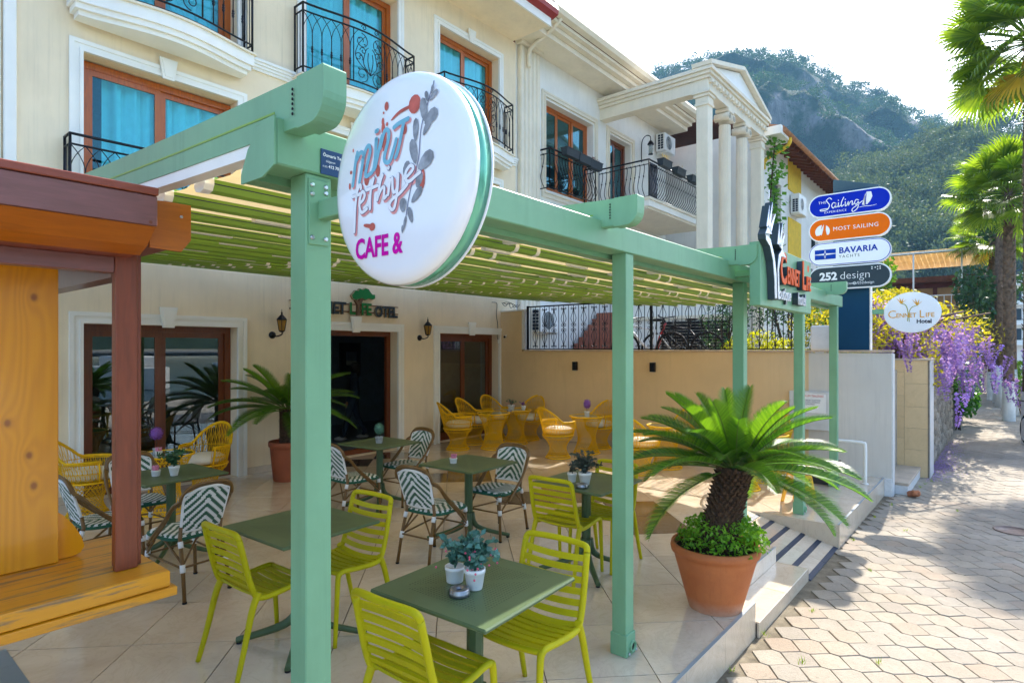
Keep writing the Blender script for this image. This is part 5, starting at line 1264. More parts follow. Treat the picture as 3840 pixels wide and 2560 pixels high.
MT['cyyoung'] = leafmat('young cycad leaf', (.08, .20, .014), (.15, .30, .025), .3, .45, .2)
MT['rachis'] = plain('frond stalk', (.10, .15, .03), .5)
MT['bark'] = plain('cycad bark', (.085, .048, .028), .95, var=.5, scale=40, bump=.8, bscale=60)
def terra_mat():
    m, N, L = newmat('weathered terracotta'); t = N.new('ShaderNodeTexCoord'); sp = N.new('ShaderNodeSeparateXYZ'); L.new(t.outputs['Object'], sp.inputs[0])
    f = noise(N, L, t.outputs['Object'], 5, 6, .65); g = noise(N, L, mapped(N, L, (9, 9, .8)), 2.5, 5, .7)
    c = ramp(N, L, f, [(.3, (.40, .115, .036)), (.7, (.50, .16, .052))])
    c = mixc(N, L, ramp(N, L, g, [(.55, (0,0,0)), (.72, (.4,.4,.4))]), c, (.30, .085, .03))
    salt = mth(N, L, 'MULTIPLY', mth(N, L, 'SUBTRACT', .13, sp.outputs[2]), mth(N, L, 'MULTIPLY_ADD', f, 9, 0)); sc2 = ramp(N, L, salt, [(.15, (0,0,0)), (.55, (.55,.55,.55))])
    c = mixc(N, L, sc2, c, (.52, .36, .27))
    return finish(m, N, L, c, .6, 0, bumpn(N, L, f, .12, .004), .25)
MT['terra'] = terra_mat()
MT['terradk'] = plain('dark terracotta', (.36, .10, .045), .6, var=.12, scale=3, dirt=.15)
MT['soil'] = plain('soil', (.03, .022, .016), .95, var=.4, bump=.6)
def frond_mesh(Ln, droop, n=46, lw=.17, young=False, seed=0):
    r_ = random.Random(seed); mb = MB(); P_ = []; ang = 0; p = Vector((0,0,0)); seg = Ln/24
    for i in range(25):
        P_.append(p.copy()); ang = -droop*(i/24)**1.6; p = p+Vector((math.cos(ang), 0, math.sin(ang)))*seg
    mb.tube(P_, [.0075*(1-.75*i/24) for i in range(25)], 5, mi=1)
    def at(t):
        f = t*24; i = min(23, int(f)); q = P_[i].lerp(P_[i+1], f-i); d = (P_[i+1]-P_[i]).normalized(); return q, d
    for k in range(n):
        t = .16+.84*(k+.5)/n; q, d = at(t); up = Vector((-d.z, 0, d.x))
        ll = lw*(math.sin(math.pi*min(1, .12+.86*(k+.5)/n))**.55)*(.92+r_.random()*.16)
        fw = .35+.55*t; 
        for s in (-1, 1):
            dirv = (Vector((0, s, 0))*math.cos(fw)+d*math.sin(fw)+up*(.42 if not young else .7)).normalized()
            wv = d*.0046
            tip = q+dirv*ll-Vector((0,0,1))*ll*.16; mid = q+dirv*ll*.55
            mb.add([q-wv, q+wv, mid+wv*.9, tip, mid-wv*.9], [(0,1,2,3,4)], 0)
    return mb.mesh('frond')
FM = {}
def fmesh(kind):
    if kind not in FM:
        prm = {'up': (.74, .45, 70, .155, True, 1), 'arch': (.84, .70, 74, .155, False, 2), 'spread': (.90, .78, 76, .16, False, 3), 'droop': (.86, .95, 74, .16, False, 4), 'curl': (.55, 1.9, 40, .13, True, 5)}[kind]
        me = frond_mesh(*prm); me.materials.append(MT['cyyoung'] if kind in ('up', 'curl') else MT['cycad']); me.materials.append(MT['rachis']); FM[kind] = me
    return FM[kind]
def cycad(name, label, x, y, potm, rb, rt, hp, trunk_h, trunk_r, lean, crown, sc_=1.0, seed=0, nf=34, weeds=True, az_skip=None):
    r_ = random.Random(seed); t = thing(name, label, 'palm', (x, y, 0)); 
    mb = MB(); mb.M = Matrix.Translation((x, y, 0)); mb.lathe([(rb*.97,.0),(rb,.015),(rb*1.02,.03),(rt*.93,hp*.80),(rt*.94,hp*.86),(rt*1.0,hp*.87),(rt*1.02,hp*.93),(rt*1.0,hp),(rt*.93,hp),(rt*.90,hp*.9)], n=44, cap=False); mb.build('pot', potm, t)
    mb = MB(); mb.M = Matrix.Translation((x, y, 0)); mb.lathe([(.001,hp*.9),(rt*.91,hp*.9)], n=30, cap=False); mb.lathe([(rb*.95,.002),(.001,.002)], n=20, cap=False); mb.build('soil', MT['soil'], t, kind='stuff')
    base = Vector((x, y, hp*.85)); topv = base+Vector((lean[0], lean[1], trunk_h))
    mb = MB(); mb.tube([base.lerp(topv, i/6) for i in range(7)], [trunk_r*(1.0+.12*math.sin(i)) for i in range(7)], 14)
    tr = mb.build('trunk', MT['bark'], t)
    mb = MB(); ns = int(trunk_h*620)
    for k in range(ns):
        f = (k+.5)/ns; a = k*2.39996; c_ = base.lerp(topv, f); d = Vector((math.cos(a), math.sin(a), 0)); tg = Vector((-math.sin(a), math.cos(a), 0))
        p = c_+d*trunk_r*.97; tip = c_+d*(trunk_r*1.20+r_.uniform(0,.015))+Vector((0,0,.030+r_.uniform(-.012,.012)))
        w_ = .018; mb.add([p-tg*w_-Vector((0,0,.012)), p+tg*w_-Vector((0,0,.012)), p+tg*w_*.6+Vector((0,0,.022)), p-tg*w_*.6+Vector((0,0,.022)), tip], [(0,1,4),(1,2,4),(2,3,4),(3,0,4)])
    mb.build('leaf_scars', MT['bark'], tr, kind='stuff')
    for k in range(nf):
        f = k/nf; az = k*2.39996+r_.uniform(-.15,.15); el = R(64-74*f+r_.uniform(-7, 7))
        kind = 'up' if f < .16 else ('arch' if f < .5 else ('spread' if f < .9 else 'droop'))
        da = (az-math.atan2(-y, -x)+math.pi) % (2*math.pi)-math.pi
        if f > .58 and abs(da) < .9 and weeds: continue
        o = bpy.data.objects.new('frond', fmesh(kind)); C.objects.link(o); s_ = sc_*r_.uniform(.88, 1.08)
        o.location = topv+Vector((math.cos(az), math.sin(az), 0))*trunk_r*.35; o.rotation_euler = (r_.uniform(-.25,.25), -el, az); o.scale = (s_, s_, s_); setp(o, t)
    for k in range(7):
        az = k*.9+.3; o = bpy.data.objects.new('frond', fmesh('curl')); C.objects.link(o); o.location = topv; o.rotation_euler = (0, -R(r_.uniform(50, 80)), az); o.scale = (sc_*.75,)*3; setp(o, t)
    if weeds:
        mb = MB(); leafcloud(mb, 2200, (x+.06, y-.03, hp*.96), (rt*1.08, rt*1.08, .24), .036, r_, hemi=True, shell=.5); mb.build('weeds', MT['weed'], t, kind='stuff')
    return t
def leafcloud(mb, n, c, rad, size, r_, hemi=False, shell=.0, asp=.5, mi=0, up=.0):
    for k in range(n):
        while True:
            p = Vector((r_.uniform(-1,1), r_.uniform(-1,1), r_.uniform(0 if hemi else -1, 1)))
            if shell < p.length < 1: break
        q = Vector((c[0]+p.x*rad[0], c[1]+p.y*rad[1], c[2]+p.z*rad[2]))
        d = Vector((r_.gauss(0,1), r_.gauss(0,1), r_.gauss(0,1)+up)).normalized(); e = d.orthogonal().normalized(); e = (e*math.cos(k)+d.cross(e)*math.sin(k))
        s_ = size*r_.uniform(.6, 1.3)
        mb.add([q-d*s_*.5, q+e*s_*asp*.5, q+d*s_*.5, q-e*s_*asp*.5], [(0,1,2,3)], mi)
MT['weed'] = leafmat('fresh green weed leaf', (.09, .26, .015), (.22, .45, .03), .5, .4, .0)
cycad('potted_palm', 'large cycad palm in a terracotta pot at the terrace step', 4.25, 1.625, MT['terra'], .187, .305, .455, .60, .112, (.09, -.11), 1.0, .89, 3, 58)
cycad('potted_palm', 'cycad palm in a reddish pot beside the hotel entrance, behind the near post', 4.50, 7.86, MT['terradk'], .20, .26, .55, .52, .10, (.0, .0), 1.0, 1.08, 8, 30, False)
# ---- small pots on the tables
MT['pot'] = plain('white ceramic pot', (.80, .80, .79), .45, var=.05); MT['potgrey'] = plain('grey concrete pot', (.45, .46, .48), .8, var=.2, scale=30)
MT['eucal'] = leafmat('blue green artificial leaf', (.025, .10, .08), (.10, .26, .21), .5, .15, .1); MT['dkleaf'] = leafmat('dark plum leaf', (.02, .035, .035), (.07, .10, .09), .5, .1, .1)
MT['gleaf'] = leafmat('table plant leaf', (.015, .07, .03), (.05, .16, .07), .5, .15, .1); MT['purple'] = leafmat('purple flower', (.10, .03, .22), (.25, .10, .42), .8, .1, .1); MT['berry'] = plain('pink berry', (.65, .12, .20), .4)
def pot_mesh(mb, r0, r1, h, n=20): mb.lathe([(r0*.96,.0),(r0,.004),(r1*.95,h*.78),(r1,h*.8),(r1,h),(r1*.88,h),(r1*.85,h*.85),(.001,h*.84)], n=n)
def small_plant(name, label, x, y, z, r0, r1, h, mat, leaf, n, rad, size, seed, cat='plant', berries=0, group=None):
    t = thing(name, label, cat, (x, y, z), group); r_ = random.Random(seed)
    mb = MB(); mb.M = Matrix.Translation((x, y, z+.0005)); pot_mesh(mb, r0, r1, h); mb.build('pot', mat, t)
    if n:
        mb = MB()
        for k in range(max(6, n//14)):
            a = r_.uniform(0, 6.28); e = r_.uniform(.1, 1.0); tip = (x+rad[0]*e*math.cos(a), y+rad[1]*e*math.sin(a), z+h+rad[2]*r_.uniform(.7, 1.8)*(1.25-.45*e))
            P_ = crom([(x, y, z+h*.8), (x+(tip[0]-x)*.35, y+(tip[1]-y)*.35, z+h+(tip[2]-z-h)*.65), tip], 3); mb.tube(P_, .0015, 4, mi=0)
            for q in range(14):
                f = r_.uniform(.3, 1); i = min(len(P_)-2, int(f*(len(P_)-1))); c_ = P_[i].lerp(P_[i+1], r_.random())
                d = Vector((r_.gauss(0,1), r_.gauss(0,1), r_.gauss(.3,.8))).normalized(); e2 = d.orthogonal().normalized(); s_ = size*r_.uniform(.7, 1.2)
                mb.add([c_, c_+d*s_*.5+e2*s_*.3, c_+d*s_, c_+d*s_*.5-e2*s_*.3], [(0,1,2,3)], 0)
        mb.build('foliage', leaf, t, kind='stuff')
        if berries:
            mb = MB()
            for k in range(berries): mb.ball((x+r_.gauss(0, rad[0]*.5), y+r_.gauss(0, rad[1]*.5), z+h+r_.uniform(-.02, rad[2]*1.3)), .0055, 6, 4)
            mb.build('berries', MT['berry'], t, kind='stuff')
    return t
TZ = .7425
small_plant('potted_plant', 'bushy blue-green plant with pink berries in a white pot on the front table', 2.02, 1.90, TZ, .036, .050, .095, MT['pot'], MT['eucal'], 420, (.14, .14, .085), .042, 1, berries=30)
small_plant('potted_plant', 'rounded white bowl pot half hidden behind the berry plant on the front table', 2.02, 2.03, TZ, .040, .048, .075, MT['pot'], MT['eucal'], 180, (.09, .09, .075), .038, 2)
small_plant('potted_plant', 'dark plum leaved plant in a white pot beside the second post', 4.14, 2.66, TZ, .036, .054, .10, MT['pot'], MT['dkleaf'], 360, (.14, .14, .09), .042, 3)
small_plant('potted_plant', 'small white pot behind the dark plum leaved plant', 4.16, 2.80, TZ, .030, .040, .075, MT['pot'], MT['dkleaf'], 70, (.06, .06, .05), .03, 4)
small_plant('potted_plant', 'green leafy plant in a white pot on the table by the left door', 2.14, 5.62, TZ, .030, .045, .085, MT['pot'], MT['gleaf'], 260, (.14, .13, .075), .036, 5)
def sachets(name, label, x, y, z, seed):
    t = thing(name, label, 'pot', (x, y, z)); mb = MB(); mb.M = Matrix.Translation((x, y, z+.0005)); pot_mesh(mb, .032, .038, .052); mb.build('pot', MT['pot'], t); r_ = random.Random(seed)
    for k in range(9):
        mb = MB(); mb.M = Matrix.Translation((x+r_.uniform(-.018,.018), y+r_.uniform(-.018,.018), z+.03)) @ Euler((r_.uniform(-.25,.25), r_.uniform(-.25,.25), r_.uniform(0,3))).to_matrix().to_4x4(); mb.box(-.009,.009,-.002,.002,0,.062); mb.build('sachet', MT['sach'], t)
MT['sach'] = plain('pink sugar sachet', (.72, .28, .42), .6, var=.2, scale=60)
sachets('sachet_pot', 'white pot of pink sugar sachets on the middle table', 4.10, 4.14, TZ, 1); sachets('sachet_pot', 'white pot of pink sachets beside the leafy plant by the left door', 2.03, 5.72, TZ, 2); sachets('sachet_pot', 'white pot of pink sachets on the glass-topped wicker table', 2.62, 7.30, .661, 3)
def ballplant(name, label, x, y, z, potm, leaf, r0, rad, seed, stem=.05):
    t = thing(name, label, 'plant', (x, y, z)); r_ = random.Random(seed); mb = MB(); mb.M = Matrix.Translation((x, y, z+.0005)); pot_mesh(mb, r0*.85, r0, r0*1.7); mb.build('pot', potm, t)
    mb = MB(); mb.tube([(x, y, z+r0*1.3), (x, y, z+r0*1.7+stem)], .004, 6); mb.build('stem', MT['bark'], t)
    mb = MB(); leafcloud(mb, 520, (x, y, z+r0*1.7+stem+rad[2]*.8), rad, .016, r_, shell=.55); mb.ball((x, y, z+r0*1.7+stem+rad[2]*.8), tuple(q*.8 for q in rad), 10, 8); mb.build('ball', leaf, t, kind='stuff')
ballplant('topiary', 'small teal topiary ball in a grey pot near the entrance', 4.42, 5.70, TZ, MT['potgrey'], MT['eucal'], .045, (.06, .06, .075), 1, .03)
ballplant('topiary', 'purple flower ball in a white pot before the sand wall', 9.0, 5.74, .661, MT['pot'], MT['purple'], .05, (.075, .075, .095), 2, .05); ballplant('topiary', 'purple flower ball on the wicker table at the left door', 2.64, 7.42, .661, MT['potgrey'], MT['purple'], .04, (.075, .075, .08), 3, .10)
small_plant('potted_plant', 'white and purple flowering plant on the corner wicker table', 9.02, 7.50, .661, .05, .075, .09, MT['pot'], MT['gleaf'], 220, (.16, .12, .07), .03, 7, berries=40)
small_plant('potted_plant', 'small lilac plant in a white cup beside the corner flowers', 9.10, 7.26, .661, .03, .05, .08, MT['pot'], MT['purple'], 90, (.07, .07, .05), .028, 8)
def ashtray(label, x, y, z):
    t = thing('ashtray', label, 'ashtray', (x, y, z)); mb = MB(); mb.M = Matrix.Translation((x, y, z+.0005)); mb.lathe([(.046,0),(.048,.004),(.048,.020),(.044,.024),(.046,.030),(.040,.033),(.018,.031),(.016,.018),(.001,.018)], n=28); mb.build('tin', plain('steel tin', (.30, .31, .34), .3, .9), t)
    mb = MB(); mb.M = Matrix.Translation((x, y, z+.0195)); mb.lathe([(.0155,.0),(.0155,.004)], n=16); mb.build('ash_well', MT['navyprint'], t)
ashtray('round metal ashtray on the front table', 1.92, 1.90, TZ); ashtray('round metal ashtray on the table with the dark plum plant', 4.03, 2.62, TZ); ashtray('round metal ashtray on the corner wicker table', 8.72, 7.30, .661+.0); 
# ---- caution sign
cs = thing('caution_sign', 'yellow folding wet floor caution sign on the platform beside the fourth post', 'sign', (7.76, 1.94, 0))
MT['cyel'] = plain('yellow plastic', (.80, .42, .01), .35, var=.05)
for s, (x0, lean) in enumerate(((7.62, .17), (7.90, -.17))):
    mb = MB(); M_ = Matrix.Translation((7.76, 1.94, .002)) @ Matrix.Rotation(R(70), 4, 'Z') @ Matrix.Translation((x0-7.76, 0, 0)) @ Matrix.Rotation(lean, 4, 'Y') @ Matrix(((0,0,1,0),(-1,0,0,0),(0,1,0,0),(0,0,0,1)))
    o_ = [(-.145,0),(-.09,0),(-.075,.10),(-.04,.15),(0,.165),(.04,.15),(.075,.10),(.09,0),(.145,0),(.10,.50),(.085,.58),(-.085,.58),(-.10,.50)]
    mb.prism(o_, -.006, .006, M_); mb.build('leaf_panel', MT['cyel'], cs)
    if s == 0:
        F_ = M_ @ Matrix.Translation((0, 0, -.0075)) @ Matrix.Rotation(math.pi, 4, 'Y')
        m_ = MB()
        for a, b in (((-.07,.34),(0,.50)), ((0,.50),(.07,.34)), ((.07,.34),(-.07,.34))): stroke(m_, [a, b], .012, F_, 0, 0, 0)
        m_.build('triangle_print', plain('red sign print', (.6,.03,.02), .4), cs)
        text('lettering', 'CAUTION', MT['dprint'], cs, F_ @ Matrix.Translation((0, .27, 0)), .045, .0003, 'CENTER', .001); text('lettering', 'WET FLOOR', MT['dprint'], cs, F_ @ Matrix.Translation((0, .225, 0)), .032, .0003, 'CENTER', .0006)
# ---- lanterns on the facade
MT['amber'] = plain('amber lantern glass', (.55, .33, .08), .2, var=.1, translu=.5)
def lantern(x, z, lab):
    t = thing('wall_lantern', lab, 'lantern', (x, YF, z), 'black lanterns on the hotel facade'); y = YF-.16
    mb = MB(); mb.M = Matrix.Translation((x-.07, YF-.012, z-.14)) @ Matrix.Rotation(R(90), 4, 'X'); mb.lathe([(.055,-.01),(.055,.004),(.03,.02),(.012,.03)], n=14); mb.build('wall_plate', MT['iron'], t)
    mb = MB(); mb.tube(crom([(x-.07, YF-.03, z-.14), (x-.05, YF-.10, z-.16), (x, y, z-.13), (x, y, z-.09)], 4), .011, 6); mb.build('arm', MT['iron'], t)
    mb = MB(); mb.M = Matrix.Translation((x, y, z)); mb.lathe([(.02,-.10),(.045,-.085),(.048,-.075)], n=6, sm=False); mb.lathe([(.085,.085),(.08,.10),(.055,.13),(.02,.165),(.012,.18),(.018,.195),(.006,.215),(.004,.25)], n=6, sm=False); mb.build('cap', MT['iron'], t)
    mb = MB(); mb.M = Matrix.Translation((x, y, z)); mb.lathe([(.043,-.074),(.072,.084)], n=6, sm=False, cap=False); mb.build('glass', MT['amber'], t)
    mb = MB()
    for k in range(6): a = 2*math.pi*k/6; mb.tube([(x+.046*math.cos(a), y+.046*math.sin(a), z-.076), (x+.076*math.cos(a), y+.076*math.sin(a), z+.086)], .005, 4)
    mb.build('cage_bars', MT['iron'], t, kind='stuff')
lantern(4.74, 2.20, 'black lantern with amber glass left of the near post'); lantern(7.70, 2.20, 'black lantern with amber glass between entrance and right door')
# ---- letters over the entrance
hs = thing('hotel_lettering', 'dark raised hotel name with a green tree over the entrance', 'sign', (6.3, YF, 2.4))
MT['dgreen'] = plain('green letter', (.01, .20, .05), .4, var=.15); MT['lback'] = plain('letter backing', (.45, .33, .19), .6)
def hl(body, x, z, s, m, sx=1.0): text('letter_back', body, MT['lback'], hs, front(x+.008, z-.006, YF-.03), s, .02, bold=.008, sx=sx); text('lettering', body, m, hs, front(x, z, YF-.057), s, .006, bold=.008, sx=sx)
hl('CEN', 5.00, 2.44, .27, MT['dletter'], .85); hl('NET', 5.52, 2.44, .27, MT['dletter'], .85); hl('L', 6.02, 2.44, .28, MT['dgreen'], .85); hl('FE', 6.26, 2.44, .28, MT['dgreen'], .8); hl('OTEL', 6.55, 2.42, .26, MT['dletter'], .80)
mb = MB(); mb.box(4.95, 7.1, YF-.02, YF-.006, 2.47, 2.49); mb.box(4.95, 7.1, YF-.02, YF-.006, 2.60, 2.615); mb.build('mount_rail', MT['framedark'], hs)
TMx = front(0, 0, YF-.006); crown = [(6.09,2.70),(6.06,2.76),(6.10,2.80),(6.14,2.85),(6.20,2.84),(6.23,2.89),(6.30,2.87),(6.35,2.905),(6.42,2.89),(6.46,2.84),(6.50,2.80),(6.56,2.80),(6.56,2.73),(6.51,2.71),(6.42,2.725),(6.36,2.69),(6.28,2.72),(6.20,2.70),(6.14,2.68)]
mb = MB(); mb.prism(crown, 0, .045, TMx); mb.build('tree_crown', MT['lback'], hs); mb = MB(); mb.prism([(6.31+(p[0]-6.31)*.95, 2.78+(p[1]-2.78)*.93) for p in crown], .0455, .055, TMx); mb.build('tree_crown', MT['dgreen'], hs)
mb = MB(); mb.prism([(6.18,2.42),(6.23,2.42),(6.24,2.60),(6.31,2.70),(6.25,2.72),(6.21,2.66),(6.15,2.72),(6.12,2.70),(6.19,2.60)], 0, .05, TMx); mb.build('tree_trunk', plain('brown letter', (.16,.09,.05), .5), hs)
# security cameras
for (x, y, z, lab) in ((10.0-.03, 8.45, 2.12, 'small white security camera in the corner by the right door'),):
    t = thing('security_camera', lab, 'camera', (x, y, z)); mb = MB(); mb.tube([(XE, y, z+.03), (XE-.06, y, z)], .012, 6); mb.build('bracket', MT['white'], t)
    mb = MB(); mb.tube([(XE-.03, y+.0, z), (XE-.11, y-.04, z-.01)], .028, 10); mb.build('camera_body', MT['white'], t); mb = MB(); mb.tube([(XE-.111, y-.0405, z-.0102), (XE-.125, y-.048, z-.012)], .026, 10); mb.build('lens_hood', MT['iron'], t)
wc = thing('wall_cable', 'thin dark cable hanging down the wall beside the right glass door', 'cable', (9.85, YF, 2.1))
mb = MB(); mb.tube(crom([(9.70, YF-.012, 2.86), (9.86, YF-.012, 2.84), (9.84, YF-.014, 2.6), (9.89, YF-.012, 2.35), (9.87, YF-.012, 2.12), (9.92, YF-.02, 2.02)], 6), .006, 5); mb.build('wire', MT['slate'], wc)
mb = MB(); mb.bbox(9.89, 9.96, YF-.03, YF-.001, 1.97, 2.06, .004); mb.build('junction_box', MT['offwhite'], wc)
wc = thing('loose_wires', 'tangle of loose black wires above the wall pier in the corner', 'cable', (9.99, 8.3, 2.7))
for k in range(3):
    mb = MB(); q = random.Random(k); mb.tube(crom([(9.97, 8.56-.03*k, 2.86), (9.96, 8.45-.05*k, 2.78+.04*k), (9.97, 8.36-.08*k, 2.86-.03*k), (9.96, 8.30-.09*k, 2.74), (9.97, 8.18-.06*k, 2.80)], 6), .006, 5); mb.build('wire', MT['rubber'], wc)
# ---- dark mirror and low cabinet inside the lounge
mi = thing('wall_mirror', 'black framed mirror on the dark lounge wall seen through the entrance', 'mirror', (8.9, 12.5, 1.6))
mb = MB(); mb.box(8.55, 9.15, 12.54, 12.598, 1.2, 2.0); mb.build('mirror_frame', MT['iron'], mi); mb = MB(); mb.box(8.72, 9.02, 12.53, 12.539, 1.45, 1.78); mb.build('mirror_glass', plain('mirror', (.6,.65,.7), .05, 1.0, var=0), mi)
ca = thing('lounge_cabinet', 'pale low cabinet inside the right glass door', 'cabinet', (9.6, 9.6, 0)); mb = MB(); mb.bbox(9.2, 10.1, 10.2, 10.6, .002, .75, .01); mb.build('carcass', plain('pale cabinet', (.32,.32,.32), .6), ca); mb = MB(); mb.bbox(9.22, 9.64, 10.18, 10.199, .05, .7, .004); mb.build('door', plain('pale cabinet door', (.36,.36,.36), .6), ca); mb = MB(); mb.bbox(9.66, 10.08, 10.18, 10.199, .05, .7, .004); mb.build('door', plain('pale cabinet door b', (.36,.36,.36), .6), ca)
# ---- person walking inside the dark entrance
def person():
    t = thing('person', 'person in a blue jacket and jeans walking inside the dark entrance', 'person', (7.35, 10.3, 0))
    me = bpy.data.meshes.new('body'); V = [(0,0,.86),(0,0,1.05),(0,0,1.26),(.0,.02,1.36),(.01,.05,1.45),(.02,.06,1.52),
         (.02,.10,.84),(.13,.10,.50),(.20,.10,.10),(.28,.10,.06), (-.02,-.10,.84),(-.06,-.10,.48),(-.24,-.10,.14),(-.17,-.10,.06),
         (.0,.17,1.30),(.02,.24,1.05),(.12,.26,.86),(.15,.26,.79), (.0,-.17,1.30),(-.04,-.24,1.06),(.02,-.27,.85),(.04,-.27,.78)]
    Ed = [(0,1),(1,2),(2,3),(3,4),(4,5),(0,6),(6,7),(7,8),(8,9),(0,10),(10,11),(11,12),(12,13),(2,14),(14,15),(15,16),(16,17),(2,18),(18,19),(19,20),(20,21)]
    Rr = [.14,.13,.15,.06,.085,.07,.09,.065,.045,.04,.09,.065,.045,.04,.07,.05,.04,.035,.07,.05,.04,.035]
    me.from_pydata(V, Ed, []); o = link('body', me, None, plain('dark blue clothes', (.02, .035, .07), .85, var=.3)); o.location = (7.35, 10.3, 0); o.rotation_euler = (0, 0, 2.6)
    sk_ = o.modifiers.new('skin', 'SKIN'); 
    for i, s_ in enumerate(me.skin_vertices[0].data): s_.radius = (Rr[i], Rr[i]); s_.use_root = (i == 0)
    o.modifiers.new('sub', 'SUBSURF').levels = 2; o.modifiers['sub'].render_levels = 2; setp(o, t)
    mb = MB(); mb.M = Matrix.Translation((7.35, 10.3, 0)) @ Matrix.Rotation(2.6, 4, 'Z'); mb.ball((-.015, .045, 1.47), (.105, .10, .115), 14, 10); mb.ball((-.06, .03, 1.36), (.07, .09, .12), 10, 8); mb.build('hair', plain('dark hair', (.012,.01,.009), .6), t)
    for (sx, sy, sz) in ((.27, .10, .045), (-.18, -.10, .045)):
        mb = MB(); mb.M = Matrix.Translation((7.35, 10.3, 0)) @ Matrix.Rotation(2.6, 4, 'Z'); mb.ball((sx, sy, sz), (.13, .045, .045), 12, 6); mb.build('shoe', plain('white striped shoe', (.4,.4,.4), .6), t)
    mb = MB(); mb.M = Matrix.Translation((7.35, 10.3, 0)) @ Matrix.Rotation(2.6, 4, 'Z')
    for (hx, hy, hz) in ((.155, .26, .765), (.045, -.27, .755)):
        mb.ball((hx, hy, hz), (.022, .035, .042), 8, 6)
        for k in range(4): mb.tube([(hx+.004, hy-.022+.015*k, hz-.03), (hx+.012, hy-.022+.015*k, hz-.075+.006*abs(k-1)), (hx+.026, hy-.022+.015*k, hz-.098+.008*abs(k-1))], .008, 5)
        mb.tube([(hx+.012, hy-.025, hz+.005), (hx+.04, hy-.035, hz-.03)], .009, 5)
    mb.build('hands', plain('skin', (.40,.24,.16), .6), t)
person()
# ------------------------------------------------------------------ raised yard behind the garden wall
mb = MB(); mb.box(XE+.162, 19.4, 1.42, YF+3, GZ-.05, 1.50); mb.build('yard', plain('yard paving', (.42, .38, .32), .9, var=.15), kind='structure', label='raised paved yard behind the garden wall')
# ------------------------------------------------------------------ white neighbouring building with portico
nb = thing('white_building', 'two-storey white building with balcony, ivory mouldings and a classical portico', 'building', (14.5, YF, 1.5))
N2 = YF+.02
nh = [(11.72, 13.86, 5.72, 7.90), (14.74, 15.95, 5.85, 7.90)]
wall_holes('wall', MT['whitewall'], nb, 10.53, 18.3, 1.5, 9.2, N2, nh, .28)
mb = MB(); mb.box(18.285, 18.3, N2+.001, 15, 1.5, 9.2); mb.build('end_wall', MT['whitewall'], nb)
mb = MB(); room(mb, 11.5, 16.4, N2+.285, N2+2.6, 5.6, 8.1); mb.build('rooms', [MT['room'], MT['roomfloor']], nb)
for h in nh:
    surround(nb, *h, N2, MT['stoneivory'], .20, False, True, True)
window(nb, *nh[0], N2+.20, MT['frame'], MT['glassup'], False, n=3); window(nb, *nh[1], N2+.20, MT['framedark'], MT['glassup'], False)
for k in range(5): mb = MB(); mb.bbox(10.60+.15*k, 10.735+.15*k, YF-.10, N2-.002, 1.5, 8.78, .02); mb.build('pilaster_flute', MT['stoneivory'], nb)
mb = MB(); mb.bbox(10.55, 11.40, YF-.16, N2-.002, 8.79, 9.0, .01); mb.build('pilaster_cap', MT['stoneivory'], nb)
for (a, b, z0, z1) in ((7.95, N2-.002, 8.86, 8.98), (7.80, N2-.002, 8.985, 9.08), (7.68, N2-.002, 9.085, 9.16)): mb = MB(); mb.box(10.44, 18.45, a, b, z0, z1); mb.build('eave_moulding', MT['stoneivory'], nb)
mb = MB(); P_ = [(7.66, 9.16), (7.52, 9.18), (7.46, 9.26), (7.50, 9.36), (7.60, 9.36), (7.66, 9.30)]; mb.prism(P_, 10.46, 18.75, Y2Z); mb.build('gutter', MT['stoneivory'], nb)
mb = MB(); mb.prism([(7.6, 9.3), (11.5, 10.6), (15, 9.3)], 10.53, 18.6, Y2Z); mb.build('roof', plain('roof tile', (.35, .12, .06), .85, var=.25), nb)
mb = MB(); mb.tube(crom([(10.9, 7.62, 9.18), (10.85, 7.9, 8.95), (10.80, 8.42, 8.70), (10.80, 8.45, 8.3)], 3), .045, 8); mb.build('downpipe', MT['stoneivory'], nb)
# lower set-back wing
mb = MB(); mb.box(18.31, 23.5, 9.6, 14, 1.5, 8.3); mb.build('rear_wing', MT['whitewall'], nb)
mb = MB(); mb.prism([(9.3, 8.25), (9.3, 8.40), (14.2, 10.0), (14.2, 8.3)], 18.31, 24, Y2Z); mb.build('rear_roof', plain('dark roof', (.06, .05, .05), .8), nb)
# bellied railings
m_ = MB(); m_.tube(crom([(0,0,.02), (-.10,0,.14), (-.13,0,.26), (-.07,0,.46), (-.015,0,.64), (0,0,.78)], 4), .0095, 5); m_.tube([(p[0], 0, p[1]) for p in scroll(-.03, .79, .03, 3.14, -1.1, 1, 8)], .007, 4); m_.ball((-.055, 0, .50), (.018, .018, .03), 6, 4)
belly = m_.mesh('baluster'); belly.materials.append(MT['iron'])
def belly_rail(parent, p0, p1, z, h, outv, nm='railing'):
    p0 = Vector((*p0, 0)); p1 = Vector((*p1, 0)); d = p1-p0; Ld = d.length; mb = MB()
    for zz, rr in ((z+h, .022), (z+h-.12, .012), (z, .014)): mb.tube([(p0.x, p0.y, zz), (p1.x, p1.y, zz)], rr, 6)
    for p in (p0, p1): mb.tube([(p.x, p.y, z), (p.x, p.y, z+h)], .018, 6)
    rl = mb.build(nm, MT['iron'], parent); n = int(Ld/.125); ang = math.atan2(-outv[1], -outv[0])
    for i in range(1, n):
        q = p0+d*(i/n); o = bpy.data.objects.new('baluster', belly); C.objects.link(o); o.location = (q.x, q.y, z); o.rotation_euler = (0, 0, ang); o.scale = (1, 1, (h-.12)/.78*.97); setp(o, rl)
    return rl
